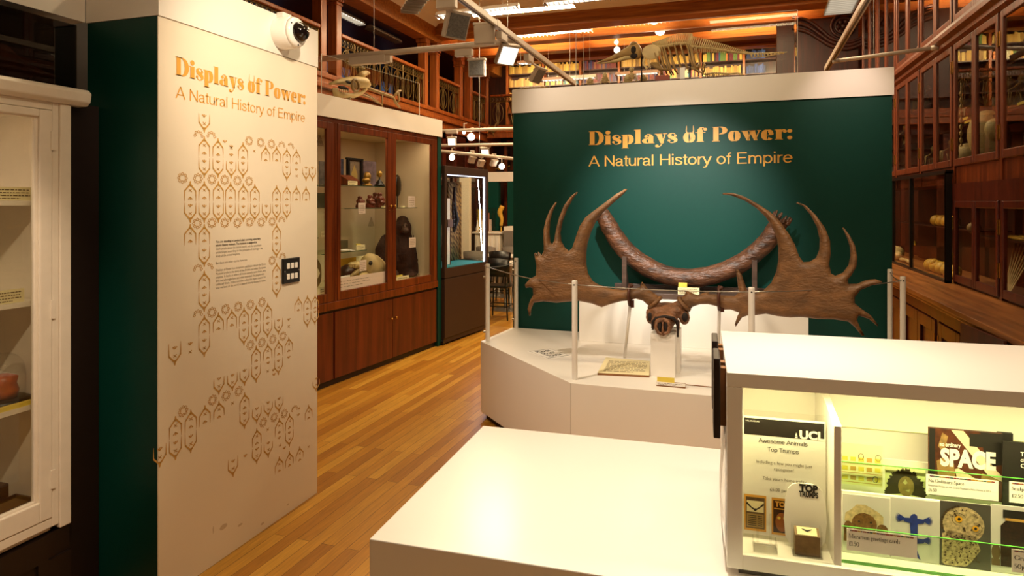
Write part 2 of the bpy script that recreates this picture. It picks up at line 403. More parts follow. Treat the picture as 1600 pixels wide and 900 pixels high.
def didone(txt, T=0.25, t=0.035, xh=0.66, sp=0.03):
    V = []; Fs = []
    def poly(p, ox):
        n = len(V); V.extend((x+ox, y) for x, y in p); Fs.append(tuple(range(n, n+len(p))))
    def R(x0, y0, x1, y1): return ('q', [(x0, y0), (x1, y0), (x1, y1), (x0, y1)])
    def Cc(x, y, r): return ('q', arc(x, y, r, r, 0, 330, 11))
    def Pth(p, w=None): return ('p', p, w)
    rb = max(0.045, T*0.36)
    def stem(x, y0, y1, s0=True, s1=True, left=False):
        o = [R(x, y0, x+T, y1)]
        if s0: o.append(R(x-0.06, y0, x+T+0.06, y0+t))
        if s1: o.append(R(x-0.06, y1-t, x+T+(0 if left else 0.06), y1))
        return o
    def G(c):
        x = 0.07; q = 0.16+T*1.0
        if c == 'D': W = 0.46+T*1.5; return W, stem(x, 0, 1)+[R(x, 0, x+T+.1, t), R(x, 1-t, x+T+.1, 1), Pth(arc(x+T+.03, .5, W-T/2-(x+T+.03), .5-t/2, -90, 90))]
        if c == 'P': W = 0.38+T*1.5; return W, stem(x, 0, 1)+[Pth(arc(x+T+.03, .74, W-T/2-(x+T+.03), .26-t/2, -90, 90))]
        if c in 'ill1I':
            h = xh if c == 'i' else 1; o = stem(x, 0, h, True, c == 'I', True)
            if c != 'I': o.append(R(x-.07, h-t, x, h))
            if c == 'i': o.append(Cc(x+T/2, xh+.2, max(.07, T*.52)))
            return x+T+.06, o
        if c == 's': W = .30+T*.8; k = W/.5; h = xh/.66; p = [(.44*k, .5*h), (.36*k, .62*h), (.24*k, .645*h), (.12*k, .55*h), (.15*k, .43*h), (.27*k, .345*h), (.40*k, .25*h), (.43*k, .13*h), (.31*k, .02*h), (.16*k, .03*h), (.07*k, .15*h)]; m = T*.85; return W, [Pth([tuple(v) for v in cat_rom([(a, b, 0) for a, b in p], 4)], lerp_list([t, t, t*1.3, m*.7, m*.95, m, m*.95, m*.7, t*1.3, t, t], 4)), Cc(.42*k, .48*h, rb*.8), Cc(.09*k, .17*h, rb*.8)]
        if c == 'S': W = .36+T*.9; k = W/.5; h = 1/.66; p = [(.44*k, .5*h), (.36*k, .62*h), (.24*k, .645*h), (.12*k, .55*h), (.15*k, .43*h), (.27*k, .345*h), (.40*k, .25*h), (.43*k, .13*h), (.31*k, .02*h), (.16*k, .03*h), (.07*k, .15*h)]; m = T*.9; return W, [Pth([tuple(v) for v in cat_rom([(a, b, 0) for a, b in p], 4)], lerp_list([t, t, t*1.3, m*.7, m*.95, m, m*.95, m*.7, t*1.3, t, t], 4)), R(.43*k, .46*h, .43*k+t, .65*h), R(.05*k, .01*h, .05*k+t, .2*h)]
        if c == 'p': W = .3+T*1.4; return W, stem(x, -.3, xh, True, False)+[R(x-.07, xh-t, x, xh), Pth(arc(x+T, xh/2, W-T/2-(x+T), xh/2-t/2, -100, 100))]
        if c == 'd': W = .3+T*1.4; return W+.08, stem(W-T-.02, 0, 1, True, False)+[R(W-T-.09, 1-t, W-T, 1), Pth(arc(W-T-.02, xh/2, W-T*1.5-.05, xh/2-t/2, 80, 280))]
        if c == 'a': W = .28+T*1.25; sx = W-T; return W+.06, [R(sx, 0, sx+T, xh*.72), R(sx, 0, W+.06, t), Pth(arc(sx+T/2-.14, xh*.7, .14, xh*.3-t/2, 0, 150), [T*.9-(T*.9-t)*min(1, i/7) for i in range(15)]), Cc(sx+T/2-.25, xh*.74, rb), Pth(arc(sx+.02, xh*.27, sx-T*.45, xh*.27-t/2, 80, 280))]
        if c == 'y': W = .42+T*.8; return W, [('q', [(.05, xh), (.05+T*1.15, xh), (.32+T*.6, .0), (.32-T*.05, -.02)]), R(0, xh-t, .12+T, xh), R(W-.2, xh-t, W+.03, xh), Pth([(W-.08, xh), (.36+T*.2, .02), (.26+T*.1, -.2), (.17, -.27), (.1, -.22)], t*1.5), Cc(.11, -.19, rb)]
        if c == 'f': return .26+T*.9, stem(x+.02, 0, .8, True, False)+[R(-.02, xh-t, x+T+.16, xh), Pth(arc(x+.02+T/2+.12, .8, .12, .2-t/2, 180, 40), [T-(T-t)*min(1, i/9) for i in range(15)]), Cc(x+T+.15, .86, rb)]
        if c == 'w': W = .5+T*1.7; a = W*.33; return W, [('q', [(.03, xh), (.03+T*1.1, xh), (a+T*.5, 0), (a-T*.1, 0)]), Pth([(a+T*.1, 0), (W*.52, xh)], t*1.4), ('q', [(W*.40, xh), (W*.40+T*1.1, xh), (W*.70+T*.5, 0), (W*.70-T*.1, 0)]), Pth([(W*.70+T*.1, 0), (W-.06, xh)], t*1.4), R(0, xh-t, .1+T, xh), R(W*.36, xh-t, W*.45+T, xh), R(W-.16, xh-t, W+.02, xh)]
        if c in 'eco': 
            W = .26+T*1.35; rx = W/2-T/2; ry = xh/2-t/2; cx = W/2
            if c == 'o': return W, [Pth(arc(cx, xh/2, rx, ry, 0, 360, 28))]
            if c == 'e': return W, [Pth(arc(cx, xh/2, rx, ry, 0, 320, 26), [T*.8 if i < 3 else None for i in range(27)]), R(T*.6, xh*.5-t/2, W-T*.3, xh*.5+t/2)]
            return W, [Pth(arc(cx, xh/2, rx, ry, 50, 320, 24), [t if i < 3 else None for i in range(25)]), Cc(cx+rx*.75, xh*.76, rb)]
        if c == 'r': W = .26+T; return W, stem(x, 0, xh, True, False)+[R(x-.07, xh-t, x, xh), Pth(arc(x+T+.1, xh*.74, .11, xh*.26-t/2, 180, 50), t*1.6), Cc(x+T+.15, xh*.8, rb)]
        if c in ':.': o = [Cc(.05+rb*1.2, rb*1.2, rb*1.25)]; return .1+rb*2.4, (o+[Cc(.05+rb*1.2, xh-rb*1.2, rb*1.25)] if c == ':' else o)
        if c in 'nmhu':
            s = .2+T*.6; o = []
            if c == 'u':
                W = x+s+T*1.0; return W+.08, [R(x, .12, x+T, xh), R(x-.06, xh-t, x+T, xh), R(x+s, 0, x+s+T, xh), R(x+s-.05, xh-t, x+s, xh), R(x+s, 0, x+s+T+.06, t), Pth(arc(x+s/2+T/2, .14, s/2, .14-t/2, 180, 350))]
            o = stem(x, 0, 1 if c == 'h' else xh, True, False)+[R(x-.07, (1 if c == 'h' else xh)-t, x, 1 if c == 'h' else xh)]
            for k in range(2 if c == 'm' else 1):
                xx = x+s*(k+1); o += stem(xx, 0, xh*.7, True, False)+[Pth(arc(xx+T/2-s*.45, xh*.68, s*.45, xh*.32-t/2, 150, 0), [t if i < 6 else t+(T-t)*min(1, (i-6)/6) for i in range(15)])]
            return xx+T+.07, o
        if c == 't': return .22+T, [R(x, .1, x+T, xh+.16), R(0, xh-t, x+T+.13, xh), Pth(arc(x+T/2+.08, .12, .1, .12-t/2, 180, 330))]
        if c == 'g': W = .36+T*.9; return W, [Pth(arc(W*.45, xh*.66, W*.45-T*.5, xh*.34-t/2, 0, 360, 24)), Pth(arc(W*.45, -.13, W*.45-t, .13, 0, 360, 24), t*1.5), Pth([(W*.25, xh*.36), (W*.18, xh*.2), (W*.3, .03), (W*.7, 0)], [t*1.5, t*1.5, T*.8, T*.8]), Cc(W*.93, xh*.95, rb*.7)]
        if c == 'M': W = .95+T*.7; return W, stem(W-T-.07, 0, 1)+[R(x, 0, x+t*1.3, 1), R(x-.06, 0, x+.1, t), R(x-.06, 1-t, x+.12, 1), ('q', [(x, 1), (x+T*1.1, 1), (W*.5+T*.3, 0), (W*.5-T*.3, 0)]), Pth([(W*.5, 0), (W-T-.07, 1)], t*1.4)]
        if c == 'N': W = .8+T*.5; return W, [R(x, 0, x+t*1.3, 1), R(W-.1, 0, W-.1+t*1.3, 1), R(x-.06, 0, x+.12, t), R(x-.06, 1-t, x+.12, 1), R(W-.2, 1-t, W, 1), ('q', [(x, 1), (x+T*1.2, 1), (W-.06, 0), (W-.06-T*.7, 0)])]
        if c in 'OG0':
            W = (.55 if c == '0' else .72)+T*.7; a0, a1 = (40, 335) if c == 'G' else (0, 360)
            o = [Pth(arc(W/2, .5, W/2-T/2, .5-t/2, a0, a1, 30))]
            if c == 'G': o += [R(W-T, .06, W, .45), R(W-T-.06, .45-t, W+.05, .45), R(W-T*.5, .68, W-T*.5+t*1.3, .97)]
            return W, o
        if c == '5': return .56, [R(.1, .92, .48, 1), R(.1, .5, .1+t*1.5, 1), Pth(arc(.26, .31, .2, .29, 130, -130, 20)), Cc(.1, .12, rb)]
        if c == '6': return .58, [Pth(arc(.29, .3, .2, .28, 0, 360, 24)), Pth(arc(.45, .36, .36, .6, 180, 100), None)]
        if c == '2': return .56, [Pth(arc(.28, .72, .17, .26, 160, -20, 14)), Pth([(.45, .64), (.3, .34), (.08, .05)], t*2), R(.06, 0, .5, .1), Cc(.12, .76, rb)]
        if c == '£': return .62, [Pth(arc(.4, .76, .17, .22, 20, 180, 12)), R(.2, .1, .2+T, .78), R(.06, .46, .44, .46+t*1.3), R(.05, 0, .56, .1), Cc(.54, .8, rb)]
        return .28, []
    x = 0
    for c in txt:
        w, parts = G(c)
        for pt in parts:
            if pt[0] == 'q': poly(pt[1], x)
            else:
                p = pt[1]; k = len(p); L = []; Rr = []
                for i in range(k):
                    tx = p[min(i+1, k-1)][0]-p[max(i-1, 0)][0]; ty = p[min(i+1, k-1)][1]-p[max(i-1, 0)][1]; ln = math.hypot(tx, ty) or 1; tx /= ln; ty /= ln
                    w_ = pt[2]
                    if isinstance(w_, (list, tuple)): w_ = w_[i]
                    if w_ is None: w_ = t+(T-t)*abs(ty)**1.6
                    L.append((p[i][0]-ty*w_/2, p[i][1]+tx*w_/2)); Rr.append((p[i][0]+ty*w_/2, p[i][1]-tx*w_/2))
                for i in range(k-1): poly([L[i], L[i+1], Rr[i+1], Rr[i]], x)
        x += w+sp
    return V, Fs
def grotesk(txt, w=0.095):
    """a plain even-stroked sans, cap height 1"""
    V = []; Fs = []; xh = .72
    def seg(p, ox):
        k = len(p); L = []; R = []
        for i in range(k):
            tx = p[min(i+1, k-1)][0]-p[max(i-1, 0)][0]; ty = p[min(i+1, k-1)][1]-p[max(i-1, 0)][1]; ln = math.hypot(tx, ty) or 1
            L.append((p[i][0]-ty/ln*w/2+ox, p[i][1]+tx/ln*w/2)); R.append((p[i][0]+ty/ln*w/2+ox, p[i][1]-tx/ln*w/2))
        n = len(V); V.extend(L+R); Fs.extend((n+i, n+i+1, n+k+i+1, n+k+i) for i in range(k-1))
    C = lambda *p: [tuple(v)[:2] for v in cat_rom([(a, b, 0) for a, b in p], 5)]
    h = w/2; top = 1-h
    def stem(x, y0, y1): return [(x, y0), (x, y1)]
    def hump(x0, x1): return C((x0, .40), (x0+.03, .56), ((x0+x1)/2+.01, xh-h), (x1-.02, .58), (x1, .42), (x1, .2), (x1, 0))
    G = {'A': (.70, [[(.02, 0), (.35, 1)], [(.68, 0), (.35, 1)], [(.13, .32), (.57, .32)]]), 'N': (.74, [stem(.1, 0, 1), stem(.64, 0, 1), [(.1, .96), (.64, .04)]]), 'H': (.74, [stem(.1, 0, 1), stem(.64, 0, 1), [(.1, .53), (.64, .53)]]),
         'E': (.66, [stem(.1, 0, 1), [(.1, h), (.6, h)], [(.1, .53), (.55, .53)], [(.1, top), (.6, top)]]), 'T': (.62, [stem(.31, 0, 1), [(.02, top), (.6, top)]]),
         'a': (.55, [C((.07, .5), (.11, .62), (.25, xh-h), (.39, .61), (.42, .48), (.42, .25), (.42, .12), (.44, .05), (.52, .04)), C((.42, .40), (.28, .38), (.12, .33), (.07, .2), (.12, .08), (.22, h), (.35, .09), (.42, .22))]),
         't': (.30, [C((.15, .92), (.15, .5), (.15, .14), (.18, .06), (.28, .05)), [(.02, .68), (.28, .68)]]), 'u': (.55, [C((.08, xh), (.08, .4), (.09, .18), (.16, .07), (.25, h), (.37, .09), (.44, .22), (.45, .4)), stem(.45, 0, xh)]),
         'r': (.34, [stem(.09, 0, xh), C((.09, .42), (.13, .57), (.22, .66), (.34, .67))]), 'l': (.21, [stem(.1, 0, 1)]), 'i': (.21, [stem(.1, 0, xh), stem(.1, .87, 1)]),
         's': (.50, [C((.42, .52), (.37, .63), (.25, xh-h), (.12, .63), (.10, .5), (.20, .41), (.32, .35), (.43, .25), (.40, .10), (.26, h), (.12, .08), (.05, .21))]), 'o': (.58, [arc(.28, xh/2, .22, xh/2-h, 0, 360, 24)]),
         'y': (.50, [[(.02, xh), (.25, .02)], C((.48, xh), (.36, .36), (.24, -.02), (.18, -.19), (.1, -.24), (.02, -.23))]), 'f': (.28, [C((.29, .95), (.21, .95), (.15, .89), (.14, .75), (.14, .4), (.14, 0)), [(.01, .68), (.28, .68)]]),
         'm': (.84, [stem(.09, 0, xh), hump(.09, .415), hump(.415, .74)]), 'n': (.55, [stem(.09, 0, xh), hump(.09, .45)]), 'p': (.58, [stem(.09, -.27, xh), arc(.30, xh/2, .205, xh/2-h, 0, 360, 24)]),
         'e': (.56, [arc(.28, xh/2, .215, xh/2-h, 2, 325, 24), [(.07, .38), (.49, .38)]]), 'w': (.74, [[(.02, xh), (.2, 0)], [(.2, 0), (.37, xh)], [(.37, xh), (.54, 0)], [(.54, 0), (.72, xh)]]), ' ': (.30, [])}
    x = 0
    for c in txt:
        a, ps = G[c]
        for p in ps: seg(p, x)
        x += a
    return V, Fs
def write(mb, sh, Lp, Rp, H, cap=1.0, up=(0, 0, 1), lift=(0, 0, 0)):
    """lay a flat word between its left and right ends, H tall"""
    Lp, Rp = Vector(Lp)+Vector(lift), Vector(Rp)+Vector(lift); xs = [v[0] for v in sh[0]]; x0, x1 = min(xs), max(xs); d = Rp-Lp
    return mb.shape(sh, Lp, d.normalized(), up, d.length/(x1-x0), H/cap, x0)
def scribble(mb, O, U, V, w, h, lines, seed=0, fill=0.55):
    fill *= .7
    """rows of tiny unreadable print"""
    rnd = random.Random(seed); O, U, V = Vector(O), Vector(U).normalized(), Vector(V).normalized()
    for i in range(lines):
        y = h*(1-(i+0.8)/lines); x = 0.0; th = h/lines*fill; end = w*(0.7 if i == lines-1 else rnd.uniform(.9, 1))
        while x < end:
            l = min(rnd.uniform(0.035, 0.11)*w*1.3, end-x); p = O+U*x+V*y
            mb.quad(p, p+U*l, p+U*l+V*th, p+V*th); x += l+0.025*w
M['mahog_door'] = wood('mahogany_door', '#43190b', '#74371a', 0.34, 'z')
# ================================================================ the setting
struct(MB().box((-7, -3.2, -0.05), (2.6, 13.2, 0)).build('floor', M['floor']))
struct(MB().box((2.25, -3.2, 0), (2.4, 13.2, 5.0)).build('wall_right', M['mahog_dk']))
struct(MB().box((-6.8, -3.2, 0), (-6.65, 13.2, 5.0)).build('wall_left', M['mahog_dk']))
struct(MB().box((-7, 12.95, 0), (2.6, 13.1, 5.0)).build('wall_back', M['mahog_dk']))
struct(MB().box((-7, -3.2, 0), (2.6, -3.05, 5.0)).build('wall_front', M['mahog_dk']))
b = MB(); b.box((-7, -3.2, 4.78), (2.6, 9.72, 4.9))
# the plaster cove that runs round the coffer
b.prism([(9.72, 4.45), (9.72, 4.9), (9.45, 4.9), (9.52, 4.72), (9.62, 4.55)], -4.45, 1.69, 'x')
b.prism([(-4.50, 4.42), (-4.50, 4.9), (-4.2, 4.9), (-4.28, 4.68), (-4.38, 4.5)], -3.2, 9.72, 'y')
struct(b.build('ceiling', M['ceil']))
struct(MB().box((-7, 9.72, 4.5), (2.6, 13.2, 4.62)).build('ceiling_back', M['mahog_ory']))
n = 0
for (y0, y1, zb) in ((9.72, 9.98, 4.27), (10.62, 10.80, 4.29), (11.42, 11.6, 4.30), (12.2, 12.36, 4.31)):
    b = MB(); b.box((-4.5, y0, zb), (1.69, y1, 4.5)); b.box((-4.5, y0-0.035, zb-0.002), (1.69, y1+0.035, zb+0.04)); b.box((-4.5, y0-0.02, 4.44), (1.69, y1+0.02, 4.499))
    n += 1; struct(b.build('trim_%d' % n, M['mahog_ory'], bevel=0.006))
# ---- left gallery: lower wall, slab, long beam
b = MB(); b.box((-4.75, 2.2, 0), (-4.62, 12.95, 3.02))
struct(b.build('wall_gallery', M['mahog_or']))
b = MB(); b.box((-6.7, 2.2, 3.0), (-4.5, 12.95, 3.06)); b.box((-4.66, 2.2, 2.94), (-4.46, 12.95, 3.0)); b.box((-4.62, 2.2, 3.06), (-4.48, 12.95, 3.12)); b.box((-4.64, 2.2, 2.80), (-4.52, 12.95, 2.94))
struct(b.build('floor_gallery', M['mahog_or'], bevel=0.01))
b = MB(); b.box((-4.7, 2.2, 4.2), (-4.5, 9.72, 4.5)); b.box((-4.72, 2.2, 4.17), (-4.47, 9.72, 4.215)); b.box((-4.7, 9.72, 4.2), (-4.5, 12.95, 4.5))
struct(b.build('trim_5', M['mahog_ory'], bevel=0.008))
struct(MB().box((-6.65, 2.2, 4.2), (-4.7, 12.95, 4.3)).build('ceiling_gallery', M['mahog_dk']))
# ---- back gallery slab and fascia
b = MB(); b.box((-4.5, 12.1, 3.0), (2.2, 12.95, 3.06)); b.box((-4.5, 12.06, 2.86), (2.2, 12.14, 3.10)); b.box((-4.5, 12.04, 2.96), (2.2, 12.16, 3.0))
struct(b.build('trim_6', M['mahog_or'], bevel=0.008))

# gallery columns
cols = [(6.685, 'foremost wooden column of the left gallery beside the cream title panel'), (7.0, 'second wooden column of the left gallery, right behind the foremost'),
        (9.44, 'left wooden column of the middle pair on the gallery'), (9.86, 'right wooden column of the middle pair on the gallery'),
        (10.86, 'wooden gallery column left of the lit square spotlight'), (11.32, 'wooden gallery column just behind the square spotlight'), (12.16, 'corner wooden column where the gallery meets the bookshelves')]
for y, lab in cols:
    t = thing('gallery_column', (-4.585, y, 3.06), lab, 'column', 'gallery columns')
    b = MB(); b.box((-4.65, y-.055, 3.12), (-4.52, y+.055, 4.1)); b.build('shaft', M['mahog_or'], t, bevel=.008)
    b = MB(); b.box((-4.665, y-.07, 3.06), (-4.505, y+.07, 3.14)); b.build('plinth', M['mahog_or'], t, bevel=.006)
    b = MB(); b.box((-4.66, y-.066, 4.0), (-4.51, y+.066, 4.03))
    b.box((-4.67, y-.08, 4.1), (-4.5, y+.08, 4.2))
    for k in range(3): b.box((-4.66, y-.06+.045*k, 4.04), (-4.49, y-.03+.045*k, 4.1))
    b.build('capital', M['mahog_or'], t, bevel=.006)
def iron_panel(b, P, L, z0, z1):
    """scrolled balustrade: P(s, z) gives the place"""
    n = max(2, int(L/0.30)); w = L/n; r = .007
    for z in (z0, z1-.1, z1-.005): b.tube([P(0, z), P(L, z)], .009, 6)
    for i in range(n+1): b.tube([P(i*w, z0), P(i*w, z1)], .008, 6)
    k = int(L/.075)
    for i in range(k):
        c = (i+.5)*L/k; b.tube([P(c+.022*math.cos(a*pi/3), z1-.052+.034*math.sin(a*pi/3)) for a in range(6)], .006, 5, closed=True)
    for i in range(n):
        c = (i+.5)*w; h = z1-.1-z0
        b.tube([P(c+w*.36*math.cos(a*pi/7), z0+h*.52+h*.42*math.sin(a*pi/7)) for a in range(14)], r, 5, closed=True)
        for sx in (-1, 1):
            b.tube([P(c+sx*w*.05*q, z) for q, z in ((0, z0), (1.6, z0+h*.25), (2.6, z0+h*.5), (1.2, z0+h*.75), (2, z1-.1))], r, 5)
        b.tube([P(c, z0), P(c, z1-.1)], r, 5)
M['iron'] = mat('gilt_ironwork', '#6b5426', 0.4, 0.5)
for (y0, y1, lab) in ((4.6, 6.62, 'scrolled iron gallery railing above the security camera'), (7.06, 9.38, 'long scrolled iron gallery railing above the glazed mahogany cabinet'),
                      (9.93, 10.79, 'short scrolled iron gallery railing before the bluish window, left of the square spotlight'), (11.38, 12.09, 'narrow scrolled iron railing panel next to the gallery corner column')):
    t = thing('gallery_railing', (-4.56, (y0+y1)/2, 3.12), lab, 'railing', 'gallery railings')
    b = MB(); iron_panel(b, lambda s, z: (-4.56, y0+s, z), y1-y0, 3.13, 3.63); b.build('ironwork', M['iron'], t)
    b = MB(); b.box((-4.60, y0, 3.63), (-4.52, y1, 3.68)); b.build('handrail', M['mahog_or'], t, bevel=.012)
t = thing('gallery_railing', (-1.2, 12.13, 3.10), 'scrolled iron railing of the back gallery before the bookshelves', 'railing', 'gallery railings')
b = MB(); iron_panel(b, lambda s, z: (-4.45+s, 12.13, z), 4.6, 3.11, 3.66); b.build('ironwork', M['iron'], t)
b = MB(); b.box((-4.45, 12.09, 3.66), (0.15, 12.17, 3.70)); b.build('handrail', M['mahog_or'], t, bevel=.01)
# windows far behind the left gallery
for i, (y0, y1, z0, z1) in enumerate(((7.7, 8.6, 3.3, 4.0), (9.75, 10.6, 3.3, 4.05), (11.6, 12.2, 3.3, 4.05))):
    b = MB().m(0); b.box((-6.62, y0, z0), (-6.6, y1, z1)); b.m(1)
    for yy in (y0, (y0+y1)/2, y1): b.box((-6.6, yy-.03, z0), (-6.56, yy+.03, z1))
    for zz in (z0, (z0+z1)/2, z1): b.box((-6.6, y0, zz-.025), (-6.56, y1, zz+.025))
    struct(b.build('window_%d' % (i+1), [M['sky'], M['mahog_dk']]))
# bookcase at the back of the gallery: uprights and shelves
SHZ = [3.155, 3.415, 3.675, 3.935, 4.195]
t = thing('bookcase', (-1.2, 12.8, 3.06), 'dark wooden bookcase filling the back wall of the gallery', 'bookcase')
b = MB(); b.box((-4.3, 12.93, 3.06), (1.6, 12.95, 4.46)); b.build('back_panel', M['mahog_dk'], t)
UPX = [-4.3, -3.55, -2.8, -2.05, -1.3, -.55, .2, .95]
for x in UPX: MB().box((x-.02, 12.68, 3.06), (x+.02, 12.93, 4.46)).build('upright', M['mahog_or'], t)
for z in SHZ+[4.46]: MB().box((-4.3, 12.69, z-.02), (.97, 12.93, z)).build('shelf', M['mahog_dk'], t)
# every book: hue by bay and shelf
hues = {'yellow': ('#b78f3a', '#a27c30', '#c4a452', '#8f6a2a'), 'tan': ('#9a7434', '#86622a', '#b08a48', '#7a5a2c'), 'dark': ('#3a2418', '#4a2c1c', '#28201c', '#57371f'), 'red': ('#5e1c18', '#6e2a1c', '#2a2450', '#4a1626', '#7a4a2a', '#3a2a4a'),
        'blue': ('#27366c', '#1e2b54', '#34497e', '#20284a'), 'mixed': ('#5f7a3a', '#c9a24a', '#6a2432', '#2f5a70', '#b8ae88', '#d07a3a', '#3b2a22')}
BM = {}
def bookmat(h):
    if h not in BM: BM[h] = mat('book_cloth', h, 0.55)
    return BM[h]
book_protos = {}
def add_book(x, z, w, h, d, col, lab, grp):
    key = (round(w, 3), round(h, 2), col)
    if key not in book_protos:
        b = MB().m(0); b.box((-w/2, 0, 0), (w/2, .004, h)); b.box((-w/2, .004, 0), (-w/2+.002, d, h)); b.box((w/2-.002, .004, 0), (w/2, d, h)); b.m(1); b.box((-w/2+.002, .004, .003), (w/2-.002, d-.004, h-.004))
        me = b.build('book', [bookmat(col), M['label']]); o = me; dz = o.location.copy(); o.location = (x, 12.71+dz.y, z+.001)
        book_protos[key] = o
    else:
        o = book_protos[key].copy(); COL.objects.link(o); o.location = (x, 12.71+d/2, z+.001)
    return tag(o, lab, 'book', grp)
rb_ = random.Random(3)
def fill(x0, x1, si, hue, lab, grp, hmin=.135, hmax=.17):
    x = x0+.024
    while x < x1-.04:
        w = rb_.choice((.026, .033, .041)); h = rb_.choice((hmin, (hmin+hmax)/2, hmax)); add_book(x+w/2, SHZ[si], w, h, .15, rb_.choice(hues[hue]), lab, grp); x += w+rb_.choice((.0015, .0015, .003))
# visible stretches: left of the green wall (bay -4.3..-3.3) and through the skeleton case
for x0, x1, si, hue, lab in ((-4.28, -3.57, 4, 'yellow', 'golden yellow book on the top back shelf beside the corner column'), (-4.28, -3.57, 3, 'tan', 'dull gold book on the middle back shelf beside the corner column'), (-4.28, -3.57, 2, 'tan', 'dull gold book on the low back shelf just above the railing'),
                             (-3.53, -2.82, 4, 'yellow', 'bright yellow book on the top back shelf above the small skeleton'), (-3.53, -2.82, 3, 'mixed', 'mixed colour book on the shelf directly above the small skeleton'),
                             (-2.78, -2.07, 4, 'red', 'red or dark blue book behind the beak of the dolphin skull'), (-2.78, -2.07, 3, 'red', 'reddish book behind the small human skeletons'),
                             (-2.03, -1.32, 4, 'tan', 'dull tan book behind the dolphin rib cage'), (-2.03, -1.32, 3, 'red', 'reddish book behind the small skulls under the dolphin'),
                             (-1.28, -.57, 4, 'yellow', 'bright yellow book under the dolphin backbone'), (-1.28, -.57, 3, 'mixed', 'mixed colour book on the shelf below the bright yellow row'),
                             (.22, .6, 4, 'blue', 'dark blue bound volume on the top back shelf under the dolphin tail tip'), (.22, .6, 3, 'blue', 'dark blue bound volume on the lower back shelf right of the lizard skeleton'),
                             (-.53, .18, 4, 'mixed', 'mixed colour book under the dolphin tail'), (-.53, .18, 3, 'yellow', 'pale yellow book behind the small lizard skeleton')):
    fill(x0, x1, si, hue, lab, 'back gallery books: '+lab[:40])
M['carved'] = wood('dark_carved_wood', '#1e0804', '#421408', .5)
# upper gallery carved panel at the back right
t = thing('wall_carving', (1.2, 10.45, 3.05), 'dark carved wooden wall with scrolls and a rosette, right of the skeleton case', 'carving')
b = MB(); b.box((.62, 10.45, 3.05), (1.69, 10.6, 4.26)); b.build('board', M['carved'], t)
def cy(px, py): p = PY(px, py, 10.43); return p
b = MB()
for q in range(3):
    b.tube(cat_rom([cy(1238, 26+9*q), cy(1262, 32+9*q), cy(1282, 46+8*q), cy(1300, 60+6*q), cy(1325, 66+5*q), cy(1352, 56+5*q), cy(1375, 36+6*q)], 6), .026, 8)
rc = cy(1318, 41)
b.tube([(rc.x+.19*math.cos(a*.35)*(1-a/60), 10.43, rc.z+.19*math.sin(a*.35)*(1-a/60)) for a in range(36)], .02, 8)
b.build('scroll_moulding', M['carved'], t, smooth=True)
b = MB(); b.ball((rc.x, 10.42, rc.z), (.035, .03, .035))
for k in range(6): b.ball((rc.x+.075*math.cos(k*pi/3), 10.43, rc.z+.075*math.sin(k*pi/3)), (.036, .02, .036))
b.build('rosette', M['carved'], t, smooth=True)

# ================================================================ right wall: counter, base units, glazed cases
XW = 1.70
BAY = [3.269+i for i in range(8)]     # 3.27 .. 10.27
b = MB(); b.box((1.29, 2.75, .915), (2.2, 10.3, .95)); b.box((1.31, 2.75, .885), (1.6, 10.3, .915))
tag(b.build('wooden_counter', M['counter'], bevel=.006), 'long worn wooden counter in front of the glazed cases on the right', 'counter')
where = ['beside the shop display', 'below the spear case', 'below the black framed case, right end', 'below the middle of the black framed case', 'at the far end beyond the green wall']
for i in range(1, 5):
    y0, y1 = BAY[i], BAY[i+1]
    t = thing('base_cabinet', (1.5, (y0+y1)/2, 0), 'dark red panelled base cabinet, '+where[i-1], 'cabinet', 'base cabinets')
    b = MB(); b.box((1.36, y0, .08), (2.15, y1, .885)); b.box((1.34, y0, .80), (1.36, y1, .885)); b.box((1.40, y0, 0), (2.15, y1, .08)); b.box((1.345, y0, .08), (1.36, y0+.03, .8)); b.box((1.345, y1-.03, .08), (1.36, y1, .8)); b.build('body', M['mahog_red'], t)
    for k in range(2):
        ya = y0+.04+k*.465; yb = ya+.455
        b = MB(); b.box((1.352, ya, .1), (1.358, yb, .79))
        for (a0, a1, c0, c1) in ((ya, ya+.075, .1, .79), (yb-.075, yb, .1, .79), (ya+.075, yb-.075, .1, .19), (ya+.075, yb-.075, .70, .79)): b.box((1.335, a0, c0), (1.355, a1, c1))
        d = b.build('door', M['mahog_red'], t, bevel=.004)
        kb = MB(); kb.ball((1.325, ya+.04 if k else yb-.04, .47), .012, 10, 6); kb.build('knob', M['brass'], d, smooth=True)
        kb = MB(); kb.box((1.331, yb-.008 if k else ya, .62), (1.337, yb if k else ya+.008, .7)); kb.build('hinge', M['brass'], d)
# pulled-out flap
b = MB(); b.hexa([PX(1500, 505, 1.27), PX(1567, 532, 1.27), PX(1567, 640, 1.27), PX(1500, 612, 1.27)]+[p+Vector((.02, 0, 0)) for p in (PX(1500, 505, 1.27), PX(1567, 532, 1.27), PX(1567, 640, 1.27), PX(1500, 612, 1.27))])
bz = b.build('drop_leaf', M['mahog_red'], bevel=.004); tag(bz, 'red wooden leaf standing off the base cabinets below the counter', 'board')

